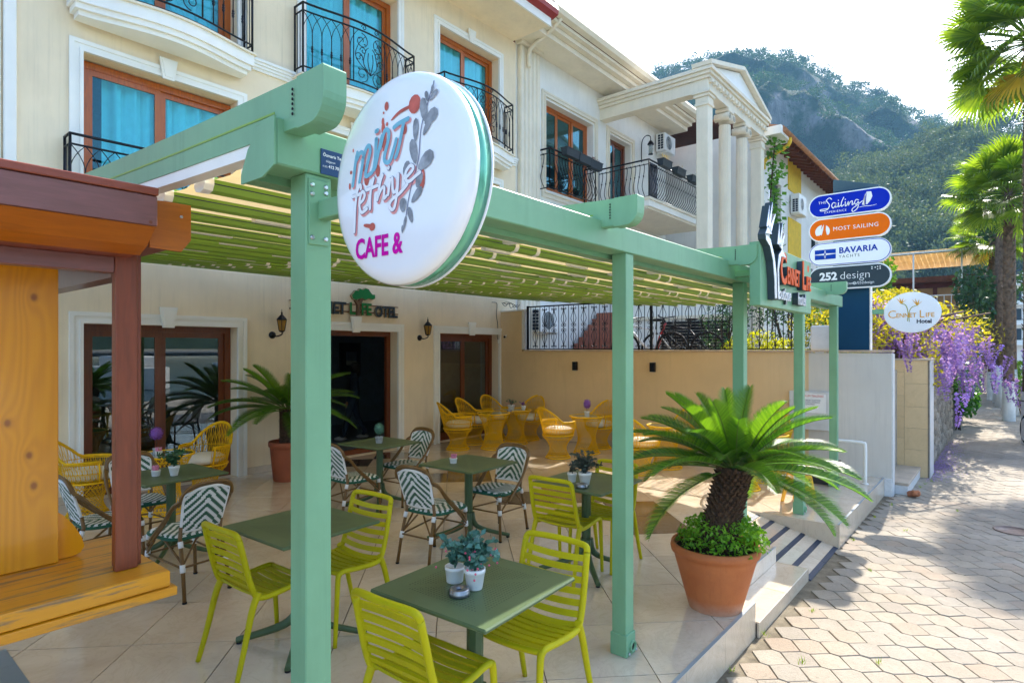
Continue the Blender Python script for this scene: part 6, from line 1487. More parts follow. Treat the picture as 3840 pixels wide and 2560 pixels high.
belly_rail(nb, (11.40, 8.30), (13.42, 8.30), 5.66, .92, (0, -1)); belly_rail(nb, (11.40, 8.30), (11.40, N2), 5.66, .92, (-1, 0)); belly_rail(nb, (13.42, 8.30), (13.42, N2), 5.66, .92, (1, 0))
BXa, BXb, BYf = 14.15, 17.9, 7.14
belly_rail(nb, (BXa, BYf), (BXa, N2), 5.80, .95, (-1, 0)); belly_rail(nb, (BXa, BYf), (BXb, BYf), 5.80, .95, (0, -1))
mb = MB(); mb.box(BXa+.02, BXa+.5, BYf+.012, BYf+.018, 5.82, 6.70); mb.build('screen_panel', plain('dark glass screen', (.02,.02,.03), .15), nb)
for (g0, z0, z1, m__) in ((.04, 5.72, 5.785, 'stoneivory'), (.0, 5.56, 5.719, 'white'), (-.05, 5.50, 5.559, 'stoneivory')): mb = MB(); mb.box(BXa-g0, BXb, BYf-g0, N2-.001, z0, z1); mb.build('balcony_slab', MT[m__], nb)
# portico
PYc = 5.60
def sq_col(x, nm='column'):
    mb = MB(); mb.bbox(x, x+.30, PYc, PYc+.30, 1.5, 7.80, .012); c_ = mb.build(nm, MT['stoneivory'], nb)
    for (g0, z0, z1) in ((.03, 7.78, 7.86), (.015, 7.865, 7.985), (.05, 7.99, 8.06), (.085, 8.065, 8.125)): q = MB(); q.bbox(x-g0, x+.30+g0, PYc-g0, PYc+.30+g0, z0, z1, .008); q.build('capital', MT['stoneivory'], c_)
def ionic(x):
    mb = MB(); n = 40; r = .15; vs = []
    for z in (1.5, 7.72):
        for i in range(n): a = 2*math.pi*i/n; rr = r*(1-.07*(i % 2)); vs.append((x+rr*math.cos(a), PYc+.15+rr*math.sin(a), z))
    mb.add(vs, [(i, (i+1) % n, n+(i+1) % n, n+i) for i in range(n)]); c_ = mb.build('column', MT['stoneivory'], nb)
    mb = MB(); mb.bbox(x-.20, x+.20, PYc-.03, PYc+.33, 8.03, 8.125, .01); mb.build('abacus', MT['stoneivory'], c_)
    for s in (-1, 1):
        mb = MB(); mb.tube([(x+s*.17, PYc-.04, 7.90), (x+s*.17, PYc+.15, 7.90), (x+s*.17, PYc+.34, 7.90)], [.105, .085, .105], 14); mb.build('volute', MT['stoneivory'], c_)
        mb = MB(); mb.tube([(p[0], PYc-.045, p[1]) for p in scroll(x+s*.17, 7.90, .085, 1.57, 1.8, s, 22)], .009, 4); mb.build('volute_spiral', plain('grey groove', (.45,.42,.36), .8), c_)
    mb = MB(); mb.bbox(x-.17, x+.17, PYc+.0, PYc+.30, 7.90, 8.02, .01); mb.build('echinus', MT['stoneivory'], c_)
sq_col(14.2); ionic(15.72); ionic(17.02); sq_col(18.25)
for (g0, z0, z1) in ((.0, 8.13, 8.42), (.05, 8.425, 8.50), (.10, 8.505, 8.58), (.15, 8.585, 8.67)):
    mb = MB(); mb.box(14.2-g0, 14.5+g0, PYc+.301+g0, N2-.001, z0, z1); mb.build('side_beam', MT['stoneivory'], nb)
    mb = MB(); mb.box(14.2-g0, 18.55+g0, PYc-g0, PYc+.30+g0, z0, z1); mb.build('entablature', MT['stoneivory'], nb)
for i in range(19): x0 = 14.25+i*.235; mb = MB(); mb.box(x0, x0+.11, PYc-.085, PYc-.002, 8.33, 8.424); mb.build('dentil', MT['stoneivory'], nb)
mb = MB(); mb.prism([(14.10, 8.675), (18.65, 8.675), (16.38, 9.30)], PYc-.02, PYc+.3, XZm); mb.build('pediment', MT['white'], nb)
for s in (-1, 1):
    L_ = math.hypot(2.35, .66); mb = MB(); a = math.atan2(.66, 2.35); mb.M = Matrix.Translation((16.38+s*2.35, PYc+.12, 8.672)) @ Matrix.Rotation(s*a, 4, 'Y'); mb.box(-L_ if s > 0 else 0, 0 if s > 0 else L_, -.28, .22, .0, .10); mb.build('raking_cornice', MT['stoneivory'], nb)
# courtyard wall, shutter, stairs behind the fence
mb = MB(); mb.box(13.2, 13.35, 4.4, 7.1, 1.5, 2.9); mb.build('yard_wall', MT['whitewall'], nb)
mb = MB(); mb.box(13.12, 13.199, 4.4, 7.1, 2.55, 2.62); mb.build('yard_cornice', MT['stoneivory'], nb)
for k in range(14): mb = MB(); mb.box(13.17, 13.198, 4.75, 6.35, 1.52+.07*k, 1.575+.07*k); mb.build('shutter_slat', MT['iron'], nb)
MT['brick'] = plain('red stair brick', (.36, .13, .085), .8, var=.15, scale=8)
stt = thing('brick_stairs', 'red brick stairs rising behind the black fence', 'stairs', (13, 7.9, 1.5))
for k in range(8):
    x0 = 12.35+.22*k
    for j in range(4): mb = MB(); mb.bbox(x0+.002, 15.6, 7.2+.34*j+.002, 7.2+.34*(j+1)-.002, 1.5+.165*k+.001, 1.5+.165*(k+1)-.003, .004); mb.build('step_block', MT['brick'], stt)
# air conditioners
MT['acw'] = plain('white enamel', (.78, .78, .76), .4, var=.05)
def acunit(x, y, z, lab, wd=.80, axis='front', h=.55, dp=.30):
    t = thing('air_conditioner', lab, 'air conditioner', (x, y, z)); Mx = Matrix.Translation((x, y, z)) @ (Matrix() if axis == 'front' else Matrix.Rotation(R(-90), 4, 'Z'))
    mb = MB(); mb.M = Mx; mb.bbox(0, wd, -dp, 0, 0, h, .012); mb.build('housing', MT['acw'], t)
    for i in range(6):
        for j in range(2): mb = MB(); mb.M = Mx; mb.box(-.004, -.0005, -dp+.05+j*.10, -dp+.13+j*.10, .05+i*.078, .115+i*.078); mb.build('grille_slot', MT['dprint'], t)
    mb = MB(); mb.M = Mx @ Matrix.Translation((wd*.38, -dp-.002, h*.5)) @ Matrix.Rotation(R(90), 4, 'X'); mb.lathe([(.235,0),(.235,.006),(.21,.006)], n=28, cap=False); mb.build('fan_ring', MT['acw'], t)
    mb = MB(); mb.M = Mx @ Matrix.Translation((wd*.38, -dp-.0015, h*.5)) @ Matrix.Rotation(R(90), 4, 'X'); mb.lathe([(.21,0),(.21,.001)], n=28); mb.build('fan_recess', MT['slate'], t)
    mb = MB(); mb.M = Mx
    for k in range(1, 9): r_ = .026*k; mb.tube([(wd*.38+r_*math.cos(2*math.pi*i/20), -dp-.006, h*.5+r_*math.sin(2*math.pi*i/20)) for i in range(20)], .003, 4, closed=True)
    mb.build('fan_guard', MT['acw'], t, kind='stuff')
    for xx in (.12, wd-.15): mb = MB(); mb.M = Mx; mb.box(xx, xx+.03, -dp-.02, .02, -.05, -.005); mb.build('bracket', MT['acw'], t)
acunit(17.5, N2-.05, 8.10, 'white air conditioner under the eaves of the white building', .78); acunit(11.02, N2-.05, 2.24, 'white air conditioner behind the black fence beside the stairs')
# planters on the railings
MT['pbox'] = plain('dark grey plastic trough', (.035, .045, .055), .55, var=.1); MT['redleaf'] = leafmat('red foliage', (.10,.02,.02), (.25,.06,.05), .6, .2, .0); MT['yleaf'] = leafmat('dry straw', (.45,.35,.08), (.7,.55,.2), .6, .3, .0)
def trough(x, y, z, lab, leaf, n, axis='x', hgt=.12):
    t = thing('planter_trough', lab, 'planter', (x, y, z), 'dark troughs on the white building railings'); L_ = .27; mb = MB()
    P_ = [(-.07,0),(.07,0),(.095,.17),(-.095,.17)]; Mx = Matrix.Translation((x, y, z)) @ (Y2Z if axis == 'x' else Matrix.Rotation(R(90), 4, 'Z') @ Y2Z); mb.prism(P_, -L_, L_, Mx); mb.build('box', MT['pbox'], t)
    mb = MB(); mb.prism([(-.105,.172),(.105,.172),(.105,.19),(-.105,.19)], -L_-.01, L_+.01, Mx); mb.build('rim', MT['pbox'], t)
    if n: mb = MB(); leafcloud(mb, n, (x, y, z+.20), (.24, .09, hgt), .05, random.Random(n), hemi=True, up=1.2, asp=.25); mb.build('foliage', leaf, t, kind='stuff')
trough(12.15, 8.22, 6.52, 'dark trough with grassy leaves, left one on the french balcony', MT['gleaf'], 40); trough(12.72, 8.22, 6.50, 'dark trough, middle one of three on the french balcony', MT['redleaf'], 12); trough(13.24, 8.22, 6.48, 'dark trough with red and green plants on the french balcony corner', MT['redleaf'], 120)
trough(15.0, 7.10, 6.72, 'dark trough with straw-coloured stalks on the long balcony', MT['yleaf'], 60, hgt=.2); trough(15.9, 7.10, 6.70, 'dark trough second from the corner of the long balcony', MT['yleaf'], 14); trough(16.9, 7.10, 6.70, 'dark trough partly behind the square column', MT['gleaf'], 20)
lt = thing('gallery_lantern', 'black hooked lantern on the white building above the balcony', 'lantern', (16.6, N2, 7.9))
mb = MB(); mb.tube(crom([(16.6, N2-.02, 7.55), (16.6, N2-.03, 8.15), (16.6, N2-.16, 8.32), (16.6, N2-.30, 8.28), (16.6, N2-.32, 8.15)], 4), .014, 6); mb.build('arm', MT['iron'], lt)
mb = MB(); mb.M = Matrix.Translation((16.6, N2-.32, 7.72)); mb.lathe([(.07,0),(.075,.02),(.06,.03)], n=10); mb.lathe([(.10,.30),(.095,.33),(.05,.40),(.02,.43)], n=10); mb.build('cap', MT['iron'], lt)
mb = MB(); mb.M = Matrix.Translation((16.6, N2-.32, 7.72)); mb.lathe([(.06,.03),(.065,.16),(.06,.30)], n=12, cap=False); mb.build('glass', MT['glassdoor'], lt)
# ------------------------------------------------------------------ house with brown eaves
MT['rafter'] = plain('brown rafter', (.16, .055, .03), .8, var=.2); MT['yellowp'] = plain('yellow render', (.78, .50, .04), .8, var=.08); MT['clay'] = plain('clay gutter', (.42, .19, .09), .7, var=.2)
bh = thing('eaves_house', 'white house with brown rafter eaves and yellow panels beyond the portico', 'house', (25, 6.1, 0)); BW = 6.1
bhh = [(20.7, 22.1, 6.05, 7.55), (26.2, 27.4, 5.0, 6.9)]
wall_holes('wall', MT['whitewall'], bh, 19.45, 30.5, 0, 8.75, BW, bhh, .25)
mb = MB(); mb.box(19.45, 19.6, BW+.001, 14, 0, 8.75); mb.build('end_wall', MT['whitewall'], bh)
mb = MB(); 
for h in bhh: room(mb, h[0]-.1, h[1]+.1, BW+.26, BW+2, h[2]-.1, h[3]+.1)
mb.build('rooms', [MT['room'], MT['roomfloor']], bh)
for h in bhh: window(bh, *h, BW+.12, MT['slate'], MT['glassdoor'], False)
for h in bhh: mb = MB(); mb.box(h[0]-.08, h[1]+.08, BW-.10, BW-.002, h[2]-.09, h[2]-.01); mb.build('window_sill', MT['white'], bh)
for (a, b, z0, z1) in ((22.9, 24.6, 7.6, 8.74), (22.9, 24.6, 3.5, 6.6)): mb = MB(); mb.box(a, b, BW-.03, BW-.002, z0, z1); mb.build('yellow_panel', MT['yellowp'], bh)
for i in range(22): x0 = 19.3+i*.52; mb = MB(); mb.M = Matrix.Translation((x0, 6.15, 8.74)) @ Matrix.Rotation(R(18), 4, 'X'); mb.box(0, .09, -.85, .2, -.10, .04); mb.build('rafter', MT['rafter'], bh)
mb = MB(); mb.M = Matrix.Translation((0, 6.15, 8.79)) @ Matrix.Rotation(R(18), 4, 'X'); mb.box(19.2, 30.8, -.92, 6, .0, .03); mb.build('roof_deck', MT['rafter'], bh)
mb = MB(); mb.M = Matrix.Translation((0, 6.15, 8.86)) @ Matrix.Rotation(R(18), 4, 'X'); mb.box(19.2, 30.8, -.95, 6, .0, .06); mb.build('roof_tiles', MT['clay'], bh)
mb = MB(); mb.tube([(19.2, 5.22, 8.50), (30.9, 5.22, 8.50)], .075, 10); mb.build('gutter', MT['clay'], bh)
mb = MB(); mb.tube(crom([(19.9, 5.25, 8.48), (19.9, 5.30, 8.20), (19.9, 5.95, 7.9), (19.9, 6.02, 7.6)], 4), .06, 8); mb.build('downpipe', MT['yellowp'], bh)
mb = MB(); mb.box(19.0, 20.1, 5.25, 6.05, 8.35, 8.60); mb.build('corner_block', MT['white'], bh)
acunit(23.1, BW-.04, 6.75, 'white air conditioner on the house with brown eaves, upper one', 1.0, h=.7); acunit(24.4, BW-.04, 4.3, 'white air conditioner on the house with brown eaves, lower one', 1.1, h=.8)
# climbing vine
MT['vine'] = leafmat('vine leaf', (.05, .17, .012), (.13, .32, .03), .45, .4, .0)
vn = thing('climbing_vine', 'green ivy climbing between the portico column and the house with brown eaves', 'vine', (19.0, 5.6, 1.5))
mb = MB(); r_ = random.Random(4)
for k in range(520):
    z = r_.uniform(3.6, 8.4); x = 19.25+r_.gauss(0, .18)+.25*(z > 7.9)*r_.random(); y = 5.55+r_.gauss(0, .14); d = Vector((r_.gauss(0,1), r_.gauss(-.6,.8), r_.gauss(-.4,.6))).normalized(); e = d.orthogonal().normalized(); s_ = r_.uniform(.10, .20); q = Vector((x, y, z))
    mb.add([q, q+d*s_*.5+e*s_*.45, q+d*s_, q+d*s_*.5-e*s_*.45], [(0,1,2,3)])
mb.build('leaves', MT['vine'], vn, kind='stuff'); mb = MB(); mb.tube(crom([(19.2,5.6,1.5),(19.3,5.55,4),(19.1,5.6,6),(19.3,5.5,8.3)], 4), .025, 5); mb.build('stem', MT['bark'], vn)
# ------------------------------------------------------------------ canopy house further down the street
ch = thing('canopy_house', 'brown terrace house with a yellow cane canopy further down the path', 'house', (33, 3, 0))
MT['ochrewall'] = plain('ochre wall', (.42, .24, .11), .85, var=.1); MT['maroon'] = plain('maroon timber', (.13, .03, .025), .6); MT['cane'] = plain('cane canopy', (.86, .74, .50), .8, var=.12, scale=3, translu=.65)
mb = MB(); mb.box(33, 41, 1.35, 9, 0, 4.6); mb.build('wall', MT['ochrewall'], ch)
for y0 in (1.36, 2.45, 3.9, 5.4): mb = MB(); mb.box(32.93, 32.999, y0, y0+.16, 3.0, 4.6); mb.build('timber_post', MT['maroon'], ch)
mb = MB(); mb.box(32.92, 32.998, 1.3, 8, 4.61, 4.80); mb.build('timber_beam', MT['maroon'], ch)
mb = MB(); mb.box(32.2, 41, .95, 9, 4.82, 5.05); mb.build('roof', MT['rafter'], ch)
mb = MB(); mb.prism([(.35, 4.35), (1.6, 5.06), (1.6, 5.2), (.3, 4.5)], 32.6, 37, Y2Z); mb.build('side_eave', MT['rafter'], ch)
for i in range(24):
    y0 = 1.0+i*.2; mb = MB(); mb.prism([(31.6, 6.10), (34.5, 6.45), (34.5, 6.49), (31.6, 6.14)], y0+.005, y0+.195, XZm); mb.build('cane_strip', MT['cane'], ch)
mb = MB(); mb.box(31.5, 31.56, .95, 5.85, 6.02, 6.09); mb.build('canopy_beam', MT['offwhite'], ch)
mb = MB(); mb.add([(31.65,1.0,6.0),(31.65,5.8,6.0),(33.4,5.8,5.55),(33.4,1.0,5.55)], [(0,1,2,3)]); mb.build('canopy_sheet', MT['cane'], ch)
for (x, y) in ((31.55, 1.5), (31.55, 3.2), (31.55, 5.5)): mb = MB(); mb.tube([(x, y, 3.0), (x, y, 6.05)], .035, 8); mb.build('canopy_post', MT['white'], ch)
for k in range(7): mb = MB(); mb.tube([(31.5, 1.1+.25*k, 3.3), (31.5, 1.1+.25*k, 4.15)], .015, 5); mb.build('rail_bar', MT['white'], ch)
for z in (3.35, 3.7, 4.15): mb = MB(); mb.tube([(31.5, 1.05, z), (31.5, 2.7, z)], .025, 6); mb.build('rail', MT['white'], ch)
fb = thing('white_tower_block', 'distant pale apartment block between the palm trunks', 'building', (75, -.4, 0))
mb = MB(); mb.box(75, 85, -1.2, .3, 0, 9.2); mb.build('wall', MT['whitewall'], fb)
for k in range(4):
    mb = MB(); mb.box(73.6, 74.99, -1.2, .3, 2.2+1.9*k, 2.4+1.9*k); mb.build('balcony_slab', MT['white'], fb)
    for j in range(2): mb = MB(); mb.box(74.95, 74.999, -1+.7*j, -.55+.7*j, 2.7+1.9*k, 3.8+1.9*k); mb.build('window', MT['slate'], fb)
# ------------------------------------------------------------------ bicycles
def bicycle(label, x, y, z, rz, cf, cf2):
    t = thing('bicycle', label, 'bicycle', (x, y, z)); Mx = Matrix.Translation((x, y, z)) @ Matrix.Rotation(rz, 4, 'Z'); r = .33
    for wx in (-.53, .53):
        mb = MB(); mb.M = Mx; mb.tube([(wx+r*math.cos(2*math.pi*i/32), 0, r+r*math.sin(2*math.pi*i/32)) for i in range(32)], .024, 6, closed=True); wl = mb.build('wheel', MT['rubber'], t)
        mb = MB(); mb.M = Mx
        for i in range(12): a = 2*math.pi*i/12; mb.tube([(wx, 0, r), (wx+.3*math.cos(a), 0, r+.3*math.sin(a))], .0025, 3, caps=False)
        mb.tube([(wx, -.04, r), (wx, .04, r)], .025, 8); mb.build('spokes', MT['steel'], wl, kind='stuff')
    mb = MB(); mb.M = Mx; A, B_, C_, D_ = (-.53,0,r), (-.05,0,.30), (-.18,0,.72), (.34,0,.80)
    for p, q, rr in ((B_, C_, .02), (C_, D_, .02), (B_, (.37,0,.70), .026), (A, B_, .014), (A, C_, .013)): mb.tube([p, q], rr, 8)
    mb.build('frame', cf, t)
    mb = MB(); mb.M = Mx
    for s in (-.045, .045): mb.tube([(.53, s, r), (.41, s, .66)], .017, 6)
    mb.tube([(.41, -.05, .66), (.41, .05, .66)], .02, 6); mb.tube([(.41, 0, .66), (.33, 0, .86)], .02, 8); mb.build('fork', cf2, t)
    mb = MB(); mb.M = Mx; mb.tube([(.33, 0, .86), (.38, 0, .95)], .016, 6); mb.tube(crom([(.30,-.33,1.0),(.36,-.2,.98),(.38,0,.96),(.36,.2,.98),(.30,.33,1.0)], 4), .013, 6); mb.build('handlebar', MT['iron'], t)
    mb = MB(); mb.M = Mx; mb.tube([(-.18,0,.72), (-.20,0,.88)], .013, 6); mb.ball((-.22,0,.91), (.14,.065,.03), 10, 6); mb.build('saddle', MT['rubber'], t)
    mb = MB(); mb.M = Mx; mb.tube([(-.05+.09*math.cos(2*math.pi*i/20), .05, .30+.09*math.sin(2*math.pi*i/20)) for i in range(20)], .006, 4, closed=True); mb.tube([(-.05,.06,.30), (.05,.07,.16)], .01, 5); mb.tube([(-.05,-.06,.30), (-.15,-.07,.44)], .01, 5); mb.build('crank', MT['steel'], t)
MT['bikered'] = plain('red bike paint', (.5, .02, .015), .3, coat=.4); MT['bikewhite'] = plain('white bike paint', (.8, .8, .8), .3, coat=.4)
bicycle('white bicycle leaning behind the black fence', 10.75, 5.45, 1.50, R(84), MT['bikewhite'], MT['bikewhite']); bicycle('black and red bicycle behind the black fence', 10.95, 4.85, 1.50, R(86), MT['iron'], MT['bikered'])
# hot-water box unit near the pylon
wb = thing('white_meter_box', 'white plastic box behind the fence end next to the pylon', 'box', (10.6, 2.5, 1.8)); mb = MB(); mb.bbox(10.35, 10.6, 2.08, 2.42, 1.83, 2.22, .02); mb.build('box', MT['acw'], wb)
# ------------------------------------------------------------------ bushes behind the fence
MT['yellowbush'] = leafmat('golden bush leaf', (.30, .36, .01), (.62, .62, .02), .5, .4, .0); MT['dkbush'] = leafmat('dark shrub leaf', (.012, .05, .02), (.05, .13, .05), .5, .25, .0); MT['midbush'] = leafmat('shrub leaf', (.04, .12, .015), (.13, .27, .03), .5, .35, .0)
def bush(name, label, blobs, mat, size, n, seed, stemz=1.5, cat='bush'):
    t = thing(name, label, cat, (blobs[0][0][0], blobs[0][0][1], stemz)); r_ = random.Random(seed); mb = MB()
    for c_, rad in blobs: leafcloud(mb, n, c_, rad, size, r_, shell=.45, asp=.55, up=.4)
    mb.build('foliage', mat, t, kind='stuff'); mb = MB()
    for k in range(4): c_, rad = blobs[k % len(blobs)]; mb.tube(crom([(blobs[0][0][0]+r_.gauss(0,.05), blobs[0][0][1]+r_.gauss(0,.05), stemz), (c_[0]+r_.gauss(0,.15), c_[1]+r_.gauss(0,.15), c_[2]+rad[2]*.3)], 2), .015, 5)
    mb.build('stem', MT['bark'], t); return t
bush('golden_bush', 'clipped golden yellow bush behind the black fence', [((10.95,3.45,1.85),(.45,.50,.36)), ((10.9,2.98,1.80),(.38,.42,.24)), ((10.95,3.75,1.80),(.35,.3,.28))], MT['yellowbush'], .055, 900, 1)
bush('dark_shrub', 'dark green conifer shrub behind the third post', [((11.6,4.25,2.2),(.45,.5,.75)), ((11.6,4.05,2.7),(.3,.35,.5))], MT['dkbush'], .06, 800, 2)
bush('dark_shrub', 'twiggy dark shrub behind the golden bush', [((12.0,3.2,2.3),(.5,.7,.75)), ((12.2,3.5,2.8),(.4,.5,.5))], MT['dkbush'], .07, 650, 3)
bush('leafy_shrub', 'bright green leafy shrub between the fence end and the pylon', [((12.2,2.55,2.5),(.55,.45,.75)), ((12.4,2.3,2.0),(.5,.4,.6))], MT['midbush'], .08, 700, 4)
# ------------------------------------------------------------------ wisteria over the stone wall
MT['wleaf'] = leafmat('young wisteria leaf', (.20, .21, .012), (.46, .40, .025), .5, .45, .0); MT['wflow'] = leafmat('wisteria flower', (.22, .12, .60), (.45, .30, .90), .6, .45, .25); MT['wtwig'] = plain('vine twig', (.10, .06, .04), .9)
ws = thing('wisteria', 'flowering wisteria with purple racemes hanging over the stone wall', 'climber', (14, 1.4, 0)); r_ = random.Random(12); mb = MB()
mb = MB()
for c_, rad, n in (((11.3,2.1,2.25),(.75,.9,.55),1500), ((12.4,1.75,2.35),(1.0,.9,.55),1500), ((13.7,1.4,2.3),(1.3,.8,.6),900), ((15.3,1.0,2.2),(1.5,.8,.6),600), ((17.0,.7,2.1),(1.6,.7,.6),450), ((12.6,1.15,1.55),(.8,.3,.6),600)):
    leafcloud(mb, n, c_, rad, .10, r_, shell=.25, asp=.32)
mb.build('foliage', MT['wleaf'], ws, kind='stuff')
def raceme_mesh(seed):
    q = random.Random(seed); m_ = MB(); L_ = .34
    for k in range(110):
        f = q.random(); a = q.uniform(0, 6.28); rr = .062*(1-f*.8)*q.uniform(.5, 1); p = Vector((rr*math.cos(a), rr*math.sin(a), -L_*f)); d = Vector((math.cos(a), math.sin(a), q.uniform(-.6,.4))).normalized(); e = d.orthogonal().normalized(); s_ = .036*(1.1-.5*f)
        m_.add([p-e*s_*.5, p+d*s_*.6, p+e*s_*.5, p-d*s_*.2], [(0,1,2,3)])
    me = m_.mesh('raceme'); me.materials.append(MT['wflow']); return me
RMs = [raceme_mesh(s) for s in range(5)]
for k in range(290):
    x = r_.triangular(10.9, 18.6, 13.4); zt = 2.75-.02*(x-12); yb = 1.9-.16*(x-11); y = yb-abs(r_.gauss(0, .48))+.2; z = zt-abs(y-yb)*.55-r_.uniform(0, 1.15)*(1 if x > 12.3 else .5)
    if x < 12.0: y = max(y, 1.25); z = max(z, 1.95)
    o = bpy.data.objects.new('raceme', RMs[k % 5]); C.objects.link(o); s_ = r_.uniform(1.1, 1.9); o.location = (x, y, z); o.rotation_euler = (r_.gauss(0,.15), r_.gauss(0,.15), r_.uniform(0, 6)); o.scale = (s_,)*3; o['kind'] = 'stuff'; setp(o, ws)
for k in range(9):
    mb = MB(); x = r_.uniform(11.6, 16); mb.tube(crom([(x, 1.5, .8), (x+r_.gauss(0,.2), 1.4, 1.6), (x+r_.gauss(0,.4), 1.2, 2.2), (x+r_.gauss(0,.6), .8+r_.gauss(0,.2), 2.5)], 4), .018, 5); mb.build('branch', MT['wtwig'], ws)
mb = MB(); mb.tube([(12.15, 1.5, 1.6), (12.15, 1.5, 2.6)], .06, 8); mb.build('stem', MT['wtwig'], ws)
bush('green_tree', 'bright green young tree behind the round sign', [((15.5,2.6,3.1),(.8,.7,.7)), ((15.2,2.3,2.7),(1.0,.9,.5)), ((16.0,2.4,3.6),(.55,.5,.5)), ((13.4,2.9,2.6),(.8,.6,.5))], MT['midbush'], .12, 620, 21, cat='tree')
bush('yellow_shrub', 'golden leaved shrub above the wisteria', [((14.3,1.75,2.75),(1.0,.6,.35)), ((15.6,1.4,2.55),(1.0,.5,.35))], MT['wleaf'], .09, 800, 22)
MT['ivyd'] = leafmat('ivy leaf', (.02, .10, .02), (.09, .26, .04), .4, .3, .0)
bush('ivy', 'dark glossy ivy hanging down the end of the stone wall', [((19.2,.95,.9),(.9,.35,.55)), ((20.2,.9,.5),(.9,.35,.5)), ((21.5,.95,.9),(1.4,.4,.8))], MT['ivyd'], .16, 500, 23, GZ, 'vine')
bush('street_tree', 'dark green tree mass beside the brown terrace house', [((29,1.0,4.2),(1.2,.7,.9)), ((30.5,.9,3.6),(1.4,.7,1.0)), ((35,.3,4.6),(2.0,1.0,1.2))], MT['dkbush'], .22, 520, 24, GZ, 'tree')
bush('roadside_hedge', 'low green hedge between the limewashed trunks on the right', [((25,-.35,.7),(1.5,.3,.8)), ((29,-.1,.7),(1.6,.3,.8)), ((34,.15,.9),(2,.4,.9))], MT['midbush'], .16, 420, 27, GZ)
bush('hedge_shrub', 'green shrub at the right edge beside the path', [((17.5,-.62,1.7),(1.1,.33,.8)), ((19.5,-.62,1.9),(1.3,.35,.9)), ((16.6,-.66,1.2),(.8,.25,.6))], MT['midbush'], .13, 620, 25, GZ)
# fallen petals on the path
mb = MB(); r_ = random.Random(5)
for k in range(1500):
    x = r_.triangular(11.3, 17.5, 12.8); y = 1.02-abs(r_.gauss(0, .16)); s_ = r_.uniform(.008, .022); a = r_.uniform(0, 6.28)
    mb.add([(x+s_*math.cos(a+q), y+s_*.6*math.sin(a+q), GZ+.006+.004*(k % 3)) for q in (0, 1.57, 3.14, 4.71)], [(0,1,2,3)])
mb.build('fallen_petals', MT['wflow'], kind='stuff', label='fallen purple petals along the foot of the stone wall', cat='petals')
# grass tufts in the joints
MT['grass'] = leafmat('grass blade', (.10, .24, .01), (.34, .42, .02), .5, .4, .0)
mb = MB(); r_ = random.Random(6)
for (x, y) in [(3.45,1.35),(3.9,1.38),(4.55,1.365),(4.3,1.06),(4.62,.66),(3.02,1.36),(7.4,1.3),(8.6,1.28),(9.4,1.2),(10.9,1.02),(5.2,1.2),(6.5,1.0),(8.2,.9),(9.6,.5),(11.2,.98),(11.5,.93)]:
    for k in range(12):
        a = r_.uniform(0, 6.28); l_ = r_.uniform(.015, .04); px, py = x+r_.gauss(0,.018), y+r_.gauss(0,.012); mb.add([(px-.003*math.sin(a), py+.003*math.cos(a), GZ), (px+.003*math.sin(a), py-.003*math.cos(a), GZ), (px+l_*.8*math.cos(a), py+l_*.8*math.sin(a), GZ+l_)], [(0,1,2)])
mb.build('joint_grass', MT['grass'], kind='stuff', label='tufts of grass in the paver joints', cat='grass')
# manhole cover
mh = thing('manhole_cover', 'round rusty metal manhole cover at the right edge of the path', 'manhole', (8.96, -.06, GZ)); mb = MB(); mb.M = Matrix.Translation((8.96, -.06, GZ-.002)); mb.lathe([(.20,0),(.20,.012),(.17,.012),(.17,.009),(.001,.009)], n=32); mb.build('lid', plain('rusty iron', (.20, .15, .13), .6, .5, var=.3, scale=20, bump=.4), mh)
# ------------------------------------------------------------------ fan palms along the street
MT['fan'] = leafmat('fan palm leaf', (.07, .16, .012), (.22, .33, .03), .32, .5, .25); MT['fanold'] = leafmat('yellow fan palm leaf', (.34, .24, .02), (.55, .36, .03), .5, .4, .2); MT['ptrunk'] = plain('palm trunk', (.17, .12, .085), .95, var=.35, scale=9, bump=.8, bscale=25); MT['lime_wash'] = plain('limewash', (.72, .72, .70), .9, var=.1, dirt=.3)
def fan_mesh(seed, mat):
    q = random.Random(seed); m_ = MB(); pl = .75; m_.tube(crom([(0,0,0), (.4,0,.05), (pl,0,.02)], 3), .014, 4)
    n = 34
    for k in range(n):
        a = R(-118+236*k/(n-1)); L_ = (.72-.16*abs(a)/2.1)*q.uniform(.9, 1.05); fold = .06*((k % 2)*2-1)
        d = Vector((math.cos(a), math.sin(a), .02)).normalized(); s_ = Vector((-math.sin(a), math.cos(a), 0)); w_ = .020
        b = Vector((pl, 0, .02)); p1 = b+d*L_*.5; p2 = b+d*L_*.80+Vector((0,0,-.05*L_)); p3 = b+d*L_*.98+Vector((0,0,-(.16+q.random()*.16)*L_))
        m_.add([b, p1-s_*w_*1.35, p1+s_*w_*1.35+Vector((0,0,.01)), p2-s_*w_*.8, p2+s_*w_*.8, p3], [(0,1,2), (1,3,4,2), (3,5,4)])
    me = m_.mesh('frond'); me.materials.append(mat); return me
FANS = [fan_mesh(s, MT['fan']) for s in range(4)]; FANO = [fan_mesh(9, MT['fanold'])]
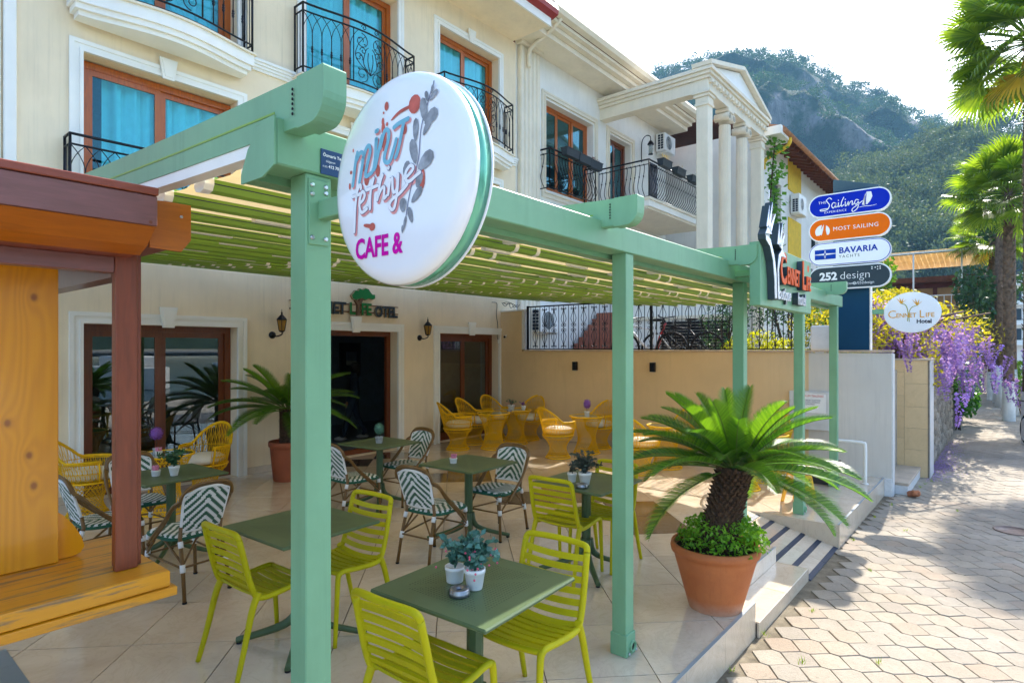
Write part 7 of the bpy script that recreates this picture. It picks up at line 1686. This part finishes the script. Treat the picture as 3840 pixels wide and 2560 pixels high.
def fan_palm(label, x, y, h, sc_, seed, nf=44, tr=.20, wash=True, r_skip=None):
    t = thing('fan_palm', label, 'palm tree', (x, y, GZ), 'fan palms along the path'); q = random.Random(seed); mb = MB()
    mb.tube([(x, y, GZ), (x+.03, y, h*.3), (x, y+.03, h*.7), (x, y, h)], [tr*1.25, tr, tr*.9, tr*.85], 12); tk = mb.build('trunk', MT['ptrunk'], t)
    mb = MB()
    for k in range(int(h*26)):
        z = h*(1-.75*(k/(h*26))**1.0); a = k*2.4; d = Vector((math.cos(a), math.sin(a), 0)); e = Vector((-d.y, d.x, 0)); p = Vector((x, y, z))+d*tr*.88
        mb.add([p-e*.05, p+e*.05, p+d*.07+e*.02+Vector((0,0,.10)), p+d*.07-e*.02+Vector((0,0,.10))], [(0,1,2,3)])
    mb.build('leaf_bases', MT['ptrunk'], tk, kind='stuff')
    if wash: mb = MB(); mb.M = Matrix.Translation((x, y, GZ)); mb.lathe([(tr*1.29,0),(tr*1.26,.5),(tr*1.22,1.15)], n=14, cap=False); mb.build('limewash_band', MT['lime_wash'], t)
    for k in range(nf):
        f = k/nf; az = k*2.39996+q.uniform(-.2,.2); el = R(78-128*f+q.uniform(-8,8)); o = bpy.data.objects.new('frond', FANO[0] if (f > .95 and k % 2) else FANS[k % 4]); C.objects.link(o); s_ = sc_*q.uniform(.9, 1.1)
        o.location = (x+.08*math.cos(az), y+.08*math.sin(az), h-.25*f); o.rotation_euler = (q.uniform(-.5,.5), -el, az); o.scale = (s_,)*3; setp(o, t)
fan_palm('tall fan palm at the upper right corner with drooping green fans', 17.4, -.42, 8.75, 1.30, 1, 52, .16); fan_palm('fan palm lower at the right edge below the tall one', 22.6, -.02, 6.5, 1.10, 2, 50, .125)
fan_palm('third fan palm behind the lower one on the right', 31.5, .42, 6.6, 1.15, 3, 36); fan_palm('far fan palm down the path', 41, .8, 8.2, 1.2, 4, 34)
fan_palm('farthest fan palm at the end of the path', 52, 1.2, 8.8, 1.2, 5, 30)
# plain limewashed trunks / street trees
for i, (x, y) in enumerate(((24.5,-.05),(27.8,.15),(30.0,.25),(36,.55),(45,.95))):
    t = thing('street_tree', ('limewashed trunk nearest the viewer on the right', 'second limewashed trunk along the path', 'third limewashed trunk along the path', 'fourth limewashed trunk along the path', 'farthest limewashed trunk along the path')[i], 'tree trunk', (x, y, GZ), 'limewashed trunks along the path'); mb = MB(); mb.tube([(x, y, 1.2), (x+.1, y, 4), (x, y, 7.5)], [.17, .15, .12], 10); mb.build('trunk', MT['ptrunk'], t)
    mb = MB(); mb.M = Matrix.Translation((x, y, GZ)); mb.lathe([(.23,0),(.20,.6),(.185,1.45)], n=14); mb.build('limewash_band', MT['lime_wash'], t)
    mb = MB(); q = random.Random(i); leafcloud(mb, 420, (x, y, 7.0), (1.1, .9, 1.0), .28, q, asp=.5); mb.build('crown', MT['dkbush'], t, kind='stuff')
bicycle('bicycle parked against the stone wall down the path', 27.5, .95, GZ, R(4), MT['rubber'], MT['iron']); bicycle('bicycle at the right edge beside a limewashed trunk', 16.6, -.52, GZ, R(20), MT['bikered'], MT['iron'])
# ------------------------------------------------------------------ hills
def rayxy(x, d): t = (x-1176)/1373; return ((.76964+.63847*t)*d, (.63847-.76964*t)*d)
def interp(x, P): return float(np.interp(x, [p[0] for p in P], [p[1] for p in P]))
CR1 = [(600,560),(900,470),(1100,395),(1250,330),(1340,270),(1430,212),(1480,196),(1540,165),(1600,152),(1680,142),(1750,140),(1830,150),(1890,172),(1950,200),(2010,222),(2080,262),(2130,290),(2180,310),(2260,330),(2400,350),(2600,420),(3000,560)]
CR2 = [(1500,800),(1650,700),(1780,600),(1850,520),(1900,470),(1980,430),(2060,410),(2120,370),(2180,330),(2240,322),(2330,330),(2500,350),(2800,420),(3100,600)]
from mathutils import noise as mn
ROCKS = [(1900,250,95,75),(1975,315,80,50),(1840,215,60,70),(2100,285,30,30),(2040,385,45,25),(1770,240,45,60),(1560,300,60,60),(1700,330,60,60)]
def rockmask(p):
    d = .76964*p[0]+.63847*p[1]; l = .63847*p[0]-.76964*p[1]
    if d < 230: return 0.0
    x = 1176+1373*l/d; y = 801-1373*(p[2]-CAMZ)/d; k = max(math.exp(-((x-a)/c_)**2-((y-b)/e)**2) for a, b, c_, e in ROCKS)
    return k*.62+.5*mn.fractal(Vector(p)*.035, 1, 2, 5)-.12
def hill(name, CR, D0, D1, D2, xs, rows, amp, mat, fexp, label):
    V = []; nx = len(xs)
    for j in range(rows+1):
        t = j/rows
        for x in xs:
            zc = CAMZ+(801-interp(x, CR))/1373*D1
            if t <= .72: u = t/.72; D = D0+(D1-D0)*u; z = GZ+(zc-GZ)*(u**fexp)
            else: u = (t-.72)/.28; D = D1+(D2-D1)*u; z = zc*(1-.75*u*u)
            p = rayxy(x, D); nz = mn.fractal(Vector((p[0]*.02, p[1]*.02, z*.02)), 1.0, 2.0, 5)*amp*(min(1, t*4))*(1 if t < .6 else .25)
            p = rayxy(x, D-nz*1.6); V.append((p[0], p[1], z+nz*.4 if t < .7 else z))
    Fq = [(j*nx+i, j*nx+i+1, (j+1)*nx+i+1, (j+1)*nx+i) for j in range(rows) for i in range(nx-1)]
    me = np_mesh(name, V, Fq)
    at = me.attributes.new('rock', 'FLOAT', 'POINT'); at.data.foreach_set('value', [rockmask(v) for v in V]); me.polygons.foreach_set('use_smooth', [True]*len(Fq)); o = link(name, me, None, mat); tag(o, label, None, None, 'structure'); return np.array(V).reshape(rows+1, nx, 3)
def hill_mat(name, green1, green2, rock, th):
    m, N, L = newmat(name); g = N.new('ShaderNodeNewGeometry'); f = noise(N, L, g.outputs['Position'], .035, 6, .65); f2 = noise(N, L, g.outputs['Position'], .25, 6, .7); f3 = noise(N, L, g.outputs['Position'], .012, 3)
    c = ramp(N, L, f2, [(.35, green1), (.65, green2)])
    mp = N.new('ShaderNodeMapping'); mp.inputs['Scale'].default_value = (1, 1, .25); L.new(g.outputs['Position'], mp.inputs[0]); st_ = noise(N, L, mp.outputs[0], .5, 6, .7); rc = mixc(N, L, ramp(N, L, st_, [(.35, (0,0,0)), (.65, (1,1,1))]), tuple(q*.45 for q in rock), rock)
    at = N.new('ShaderNodeAttribute'); at.attribute_name = 'rock'; rk = mth(N, L, 'ADD', at.outputs['Fac'], mth(N, L, 'MULTIPLY', mth(N, L, 'SUBTRACT', f2, .5), .5))
    c = mixc(N, L, ramp(N, L, rk, [(.34, (0,0,0)), (.52, (1,1,1))]), c, rc)
    return finish(m, N, L, c, .95, 0, bumpn(N, L, f2, .8, 1.5), .2)
H1 = hill('far_hill', CR1, 215, 400, 640, list(range(600, 3001, 16)), 60, 16, hill_mat('wooded cliff', (.014,.04,.02), (.035,.065,.03), (.22,.21,.20), .56), .62, 'steep wooded hill with pale rock faces behind the houses')
H2 = hill('near_hill', CR2, 105, 210, 300, list(range(1500, 3101, 16)), 40, 6, hill_mat('pine slope', (.025,.05,.02), (.05,.08,.03), (.16,.13,.09), .66), .8, 'pine covered slope on the right behind the houses')
def tree_template(seed, n, shape, k0=.028, k1=.062):
    q = np.random.default_rng(seed); P_ = []
    nb_ = 9; cl = q.normal(0, 1, (nb_, 3))*np.array((.30, .30, .20)); cl[:, 2] = q.uniform(.35, .95, nb_); cl[:, :2] *= (1.25-cl[:, 2:3]*shape)
    idx = q.integers(0, nb_, n); c_ = cl[idx]+q.normal(0, 1, (n, 3))*np.array((.12, .12, .075))
    d = q.normal(0, 1, (n, 3)); d /= np.linalg.norm(d, axis=1)[:, None]; e = np.cross(d, q.normal(0, 1, (n, 3))); e /= np.linalg.norm(e, axis=1)[:, None]
    s_ = q.uniform(k0, k1, (n, 1)); V = np.stack([c_-d*s_, c_+e*s_*.7, c_+d*s_, c_-e*s_*.7], 1).reshape(-1, 3); return V
def forest(name, H, n, hmin, hmax, nleaf, mat, jr, label, seed, rockskip=None, jmax=None, k0=.028, k1=.062, wl=.75, wh=1.15):
    q = np.random.default_rng(seed); T_ = [tree_template(seed*10+i, nleaf, .55, k0, k1) for i in range(6)]; out = []; J, I = H.shape[:2]; cnt = 0; tr = MB()
    while cnt < n:
        j = q.uniform(jr[0]*J, jr[1]*J); i = q.uniform(0, I-1.01); a, b = int(j), int(i)
        if a >= J-1: continue
        p = H[a, b]*(1-(j-a))*(1-(i-b))+H[a+1, b]*(j-a)*(1-(i-b))+H[a, b+1]*(1-(j-a))*(i-b)+H[a+1, b+1]*(j-a)*(i-b)
        if rockskip and rockmask(p) > rockskip: continue
        h = q.uniform(hmin, hmax); wd_ = h*q.uniform(wl, wh); V = T_[cnt % 6]; an = q.uniform(0, 6.28); cs_, sn = math.cos(an), math.sin(an)
        W = np.empty_like(V); W[:, 0] = (V[:, 0]*cs_-V[:, 1]*sn)*wd_+p[0]; W[:, 1] = (V[:, 0]*sn+V[:, 1]*cs_)*wd_+p[1]; W[:, 2] = V[:, 2]*h+p[2]-.08*h; out.append(W); cnt += 1
    V = np.concatenate(out); me = np_mesh(name, V, np.arange(len(V)).reshape(-1, 4)); o = link(name, me, None, mat); tag(o, label, 'forest', None, 'stuff')
MT['pinef'] = leafmat('far pine foliage', (.014, .05, .026), (.05, .115, .048), .7, .25, .0, .02); MT['pinen'] = leafmat('pine foliage', (.05, .085, .042), (.135, .18, .085), .7, .2, .0, .03)
forest('far_forest', H1, 4000, 5.5, 10, 110, MT['pinef'], (.10, .66), 'dark pines scattered over the steep hill', 3, .36); forest('ridge_forest', H1, 420, 7, 12, 240, MT['pinef'], (.665, .735), 'pines along the skyline of the steep hill', 4)
forest('pine_forest', H2, 470, 8, 15, 1350, MT['pinen'], (.05, .75), 'pine wood covering the nearer slope', 5, k0=.016, k1=.036, wl=.6, wh=.95)
forest('hill_scrub', H1, 2600, 1.6, 3.6, 34, MT['pinef'], (.12, .72), 'low scrub between the rocks of the steep hill', 6, k0=.06, k1=.12)
# ------------------------------------------------------------------ harbour opposite the hotel (seen in the glass)
m, N, L = newmat('harbour water'); g = N.new('ShaderNodeNewGeometry'); f = noise(N, L, g.outputs['Position'], .9, 4)
finish(m, N, L, (.012, .07, .10), .08, 0, bumpn(N, L, f, .25, .3))
mb = MB(); mb.add([(-260,-170,GZ-.02),(260,-170,GZ-.02),(260,-9,GZ-.02),(-260,-9,GZ-.02)], [(0,1,2,3)]); mb.build('harbour_water', m, kind='structure', label='harbour water across the road')
V = []; xs = list(range(-300, 301, 20)); 
for j in range(9):
    for x in xs: V.append((x, -165-22*j, (34+10*math.sin(x*.03)+6*math.sin(x*.11))*math.sin(math.pi*min(1, j/8*.75+.02))-1))
nx = len(xs); me = np_mesh('far_shore', V, [(j*nx+i, (j+1)*nx+i, (j+1)*nx+i+1, j*nx+i+1) for j in range(8) for i in range(nx-1)]); o = link('far_shore', me, None, hill_mat('shore wood', (.015,.04,.02), (.04,.07,.03), (.16,.14,.11), .62)); tag(o, 'wooded shore across the harbour', None, None, 'structure')
for i in range(9):
    x = -26+i*9.5; y = -16-4*(i % 3); t = thing('sailing_boat', 'white sailing boat moored in the harbour across the road', 'boat', (x, y, GZ), 'boats moored across the road'); t['label'] = 'white sailing boat moored across the road'
    mb = MB(); mb.prism([(-1.6,-3.6),(1.6,-3.6),(1.7,0),(1.0,3),(0,4.6),(-1.0,3),(-1.7,0)], 0, 1.1, Matrix.Translation((x, y, GZ))); mb.build('hull', MT['acw'], t); mb = MB(); mb.bbox(x-.9, x+.9, y-2, y+1.5, GZ+1.1, GZ+1.7, .1); mb.build('cabin', MT['acw'], t); mb = MB(); mb.tube([(x, y+.5, GZ+1.7), (x, y+.5, GZ+12)], .07, 6); mb.build('mast', MT['steel'], t)
# ------------------------------------------------------------------ air
m, N, L = newmat('air'); pv = N.new('ShaderNodeVolumePrincipled'); pv.inputs['Color'].default_value = (.32, .66, 1, 1); pv.inputs['Density'].default_value = .00045; pv.inputs['Anisotropy'].default_value = .0
ou = N.new('ShaderNodeOutputMaterial'); L.new(pv.outputs[0], ou.inputs['Volume'])
mb = MB(); mb.box(-520, 1020, -620, 1020, GZ-1.3, 260); hz = mb.build('haze', m, kind='stuff', label='thin blue summer haze over the whole scene')
print('objects', len(bpy.data.objects), 'tris', sum(len(m.polygons) for m in bpy.data.meshes))
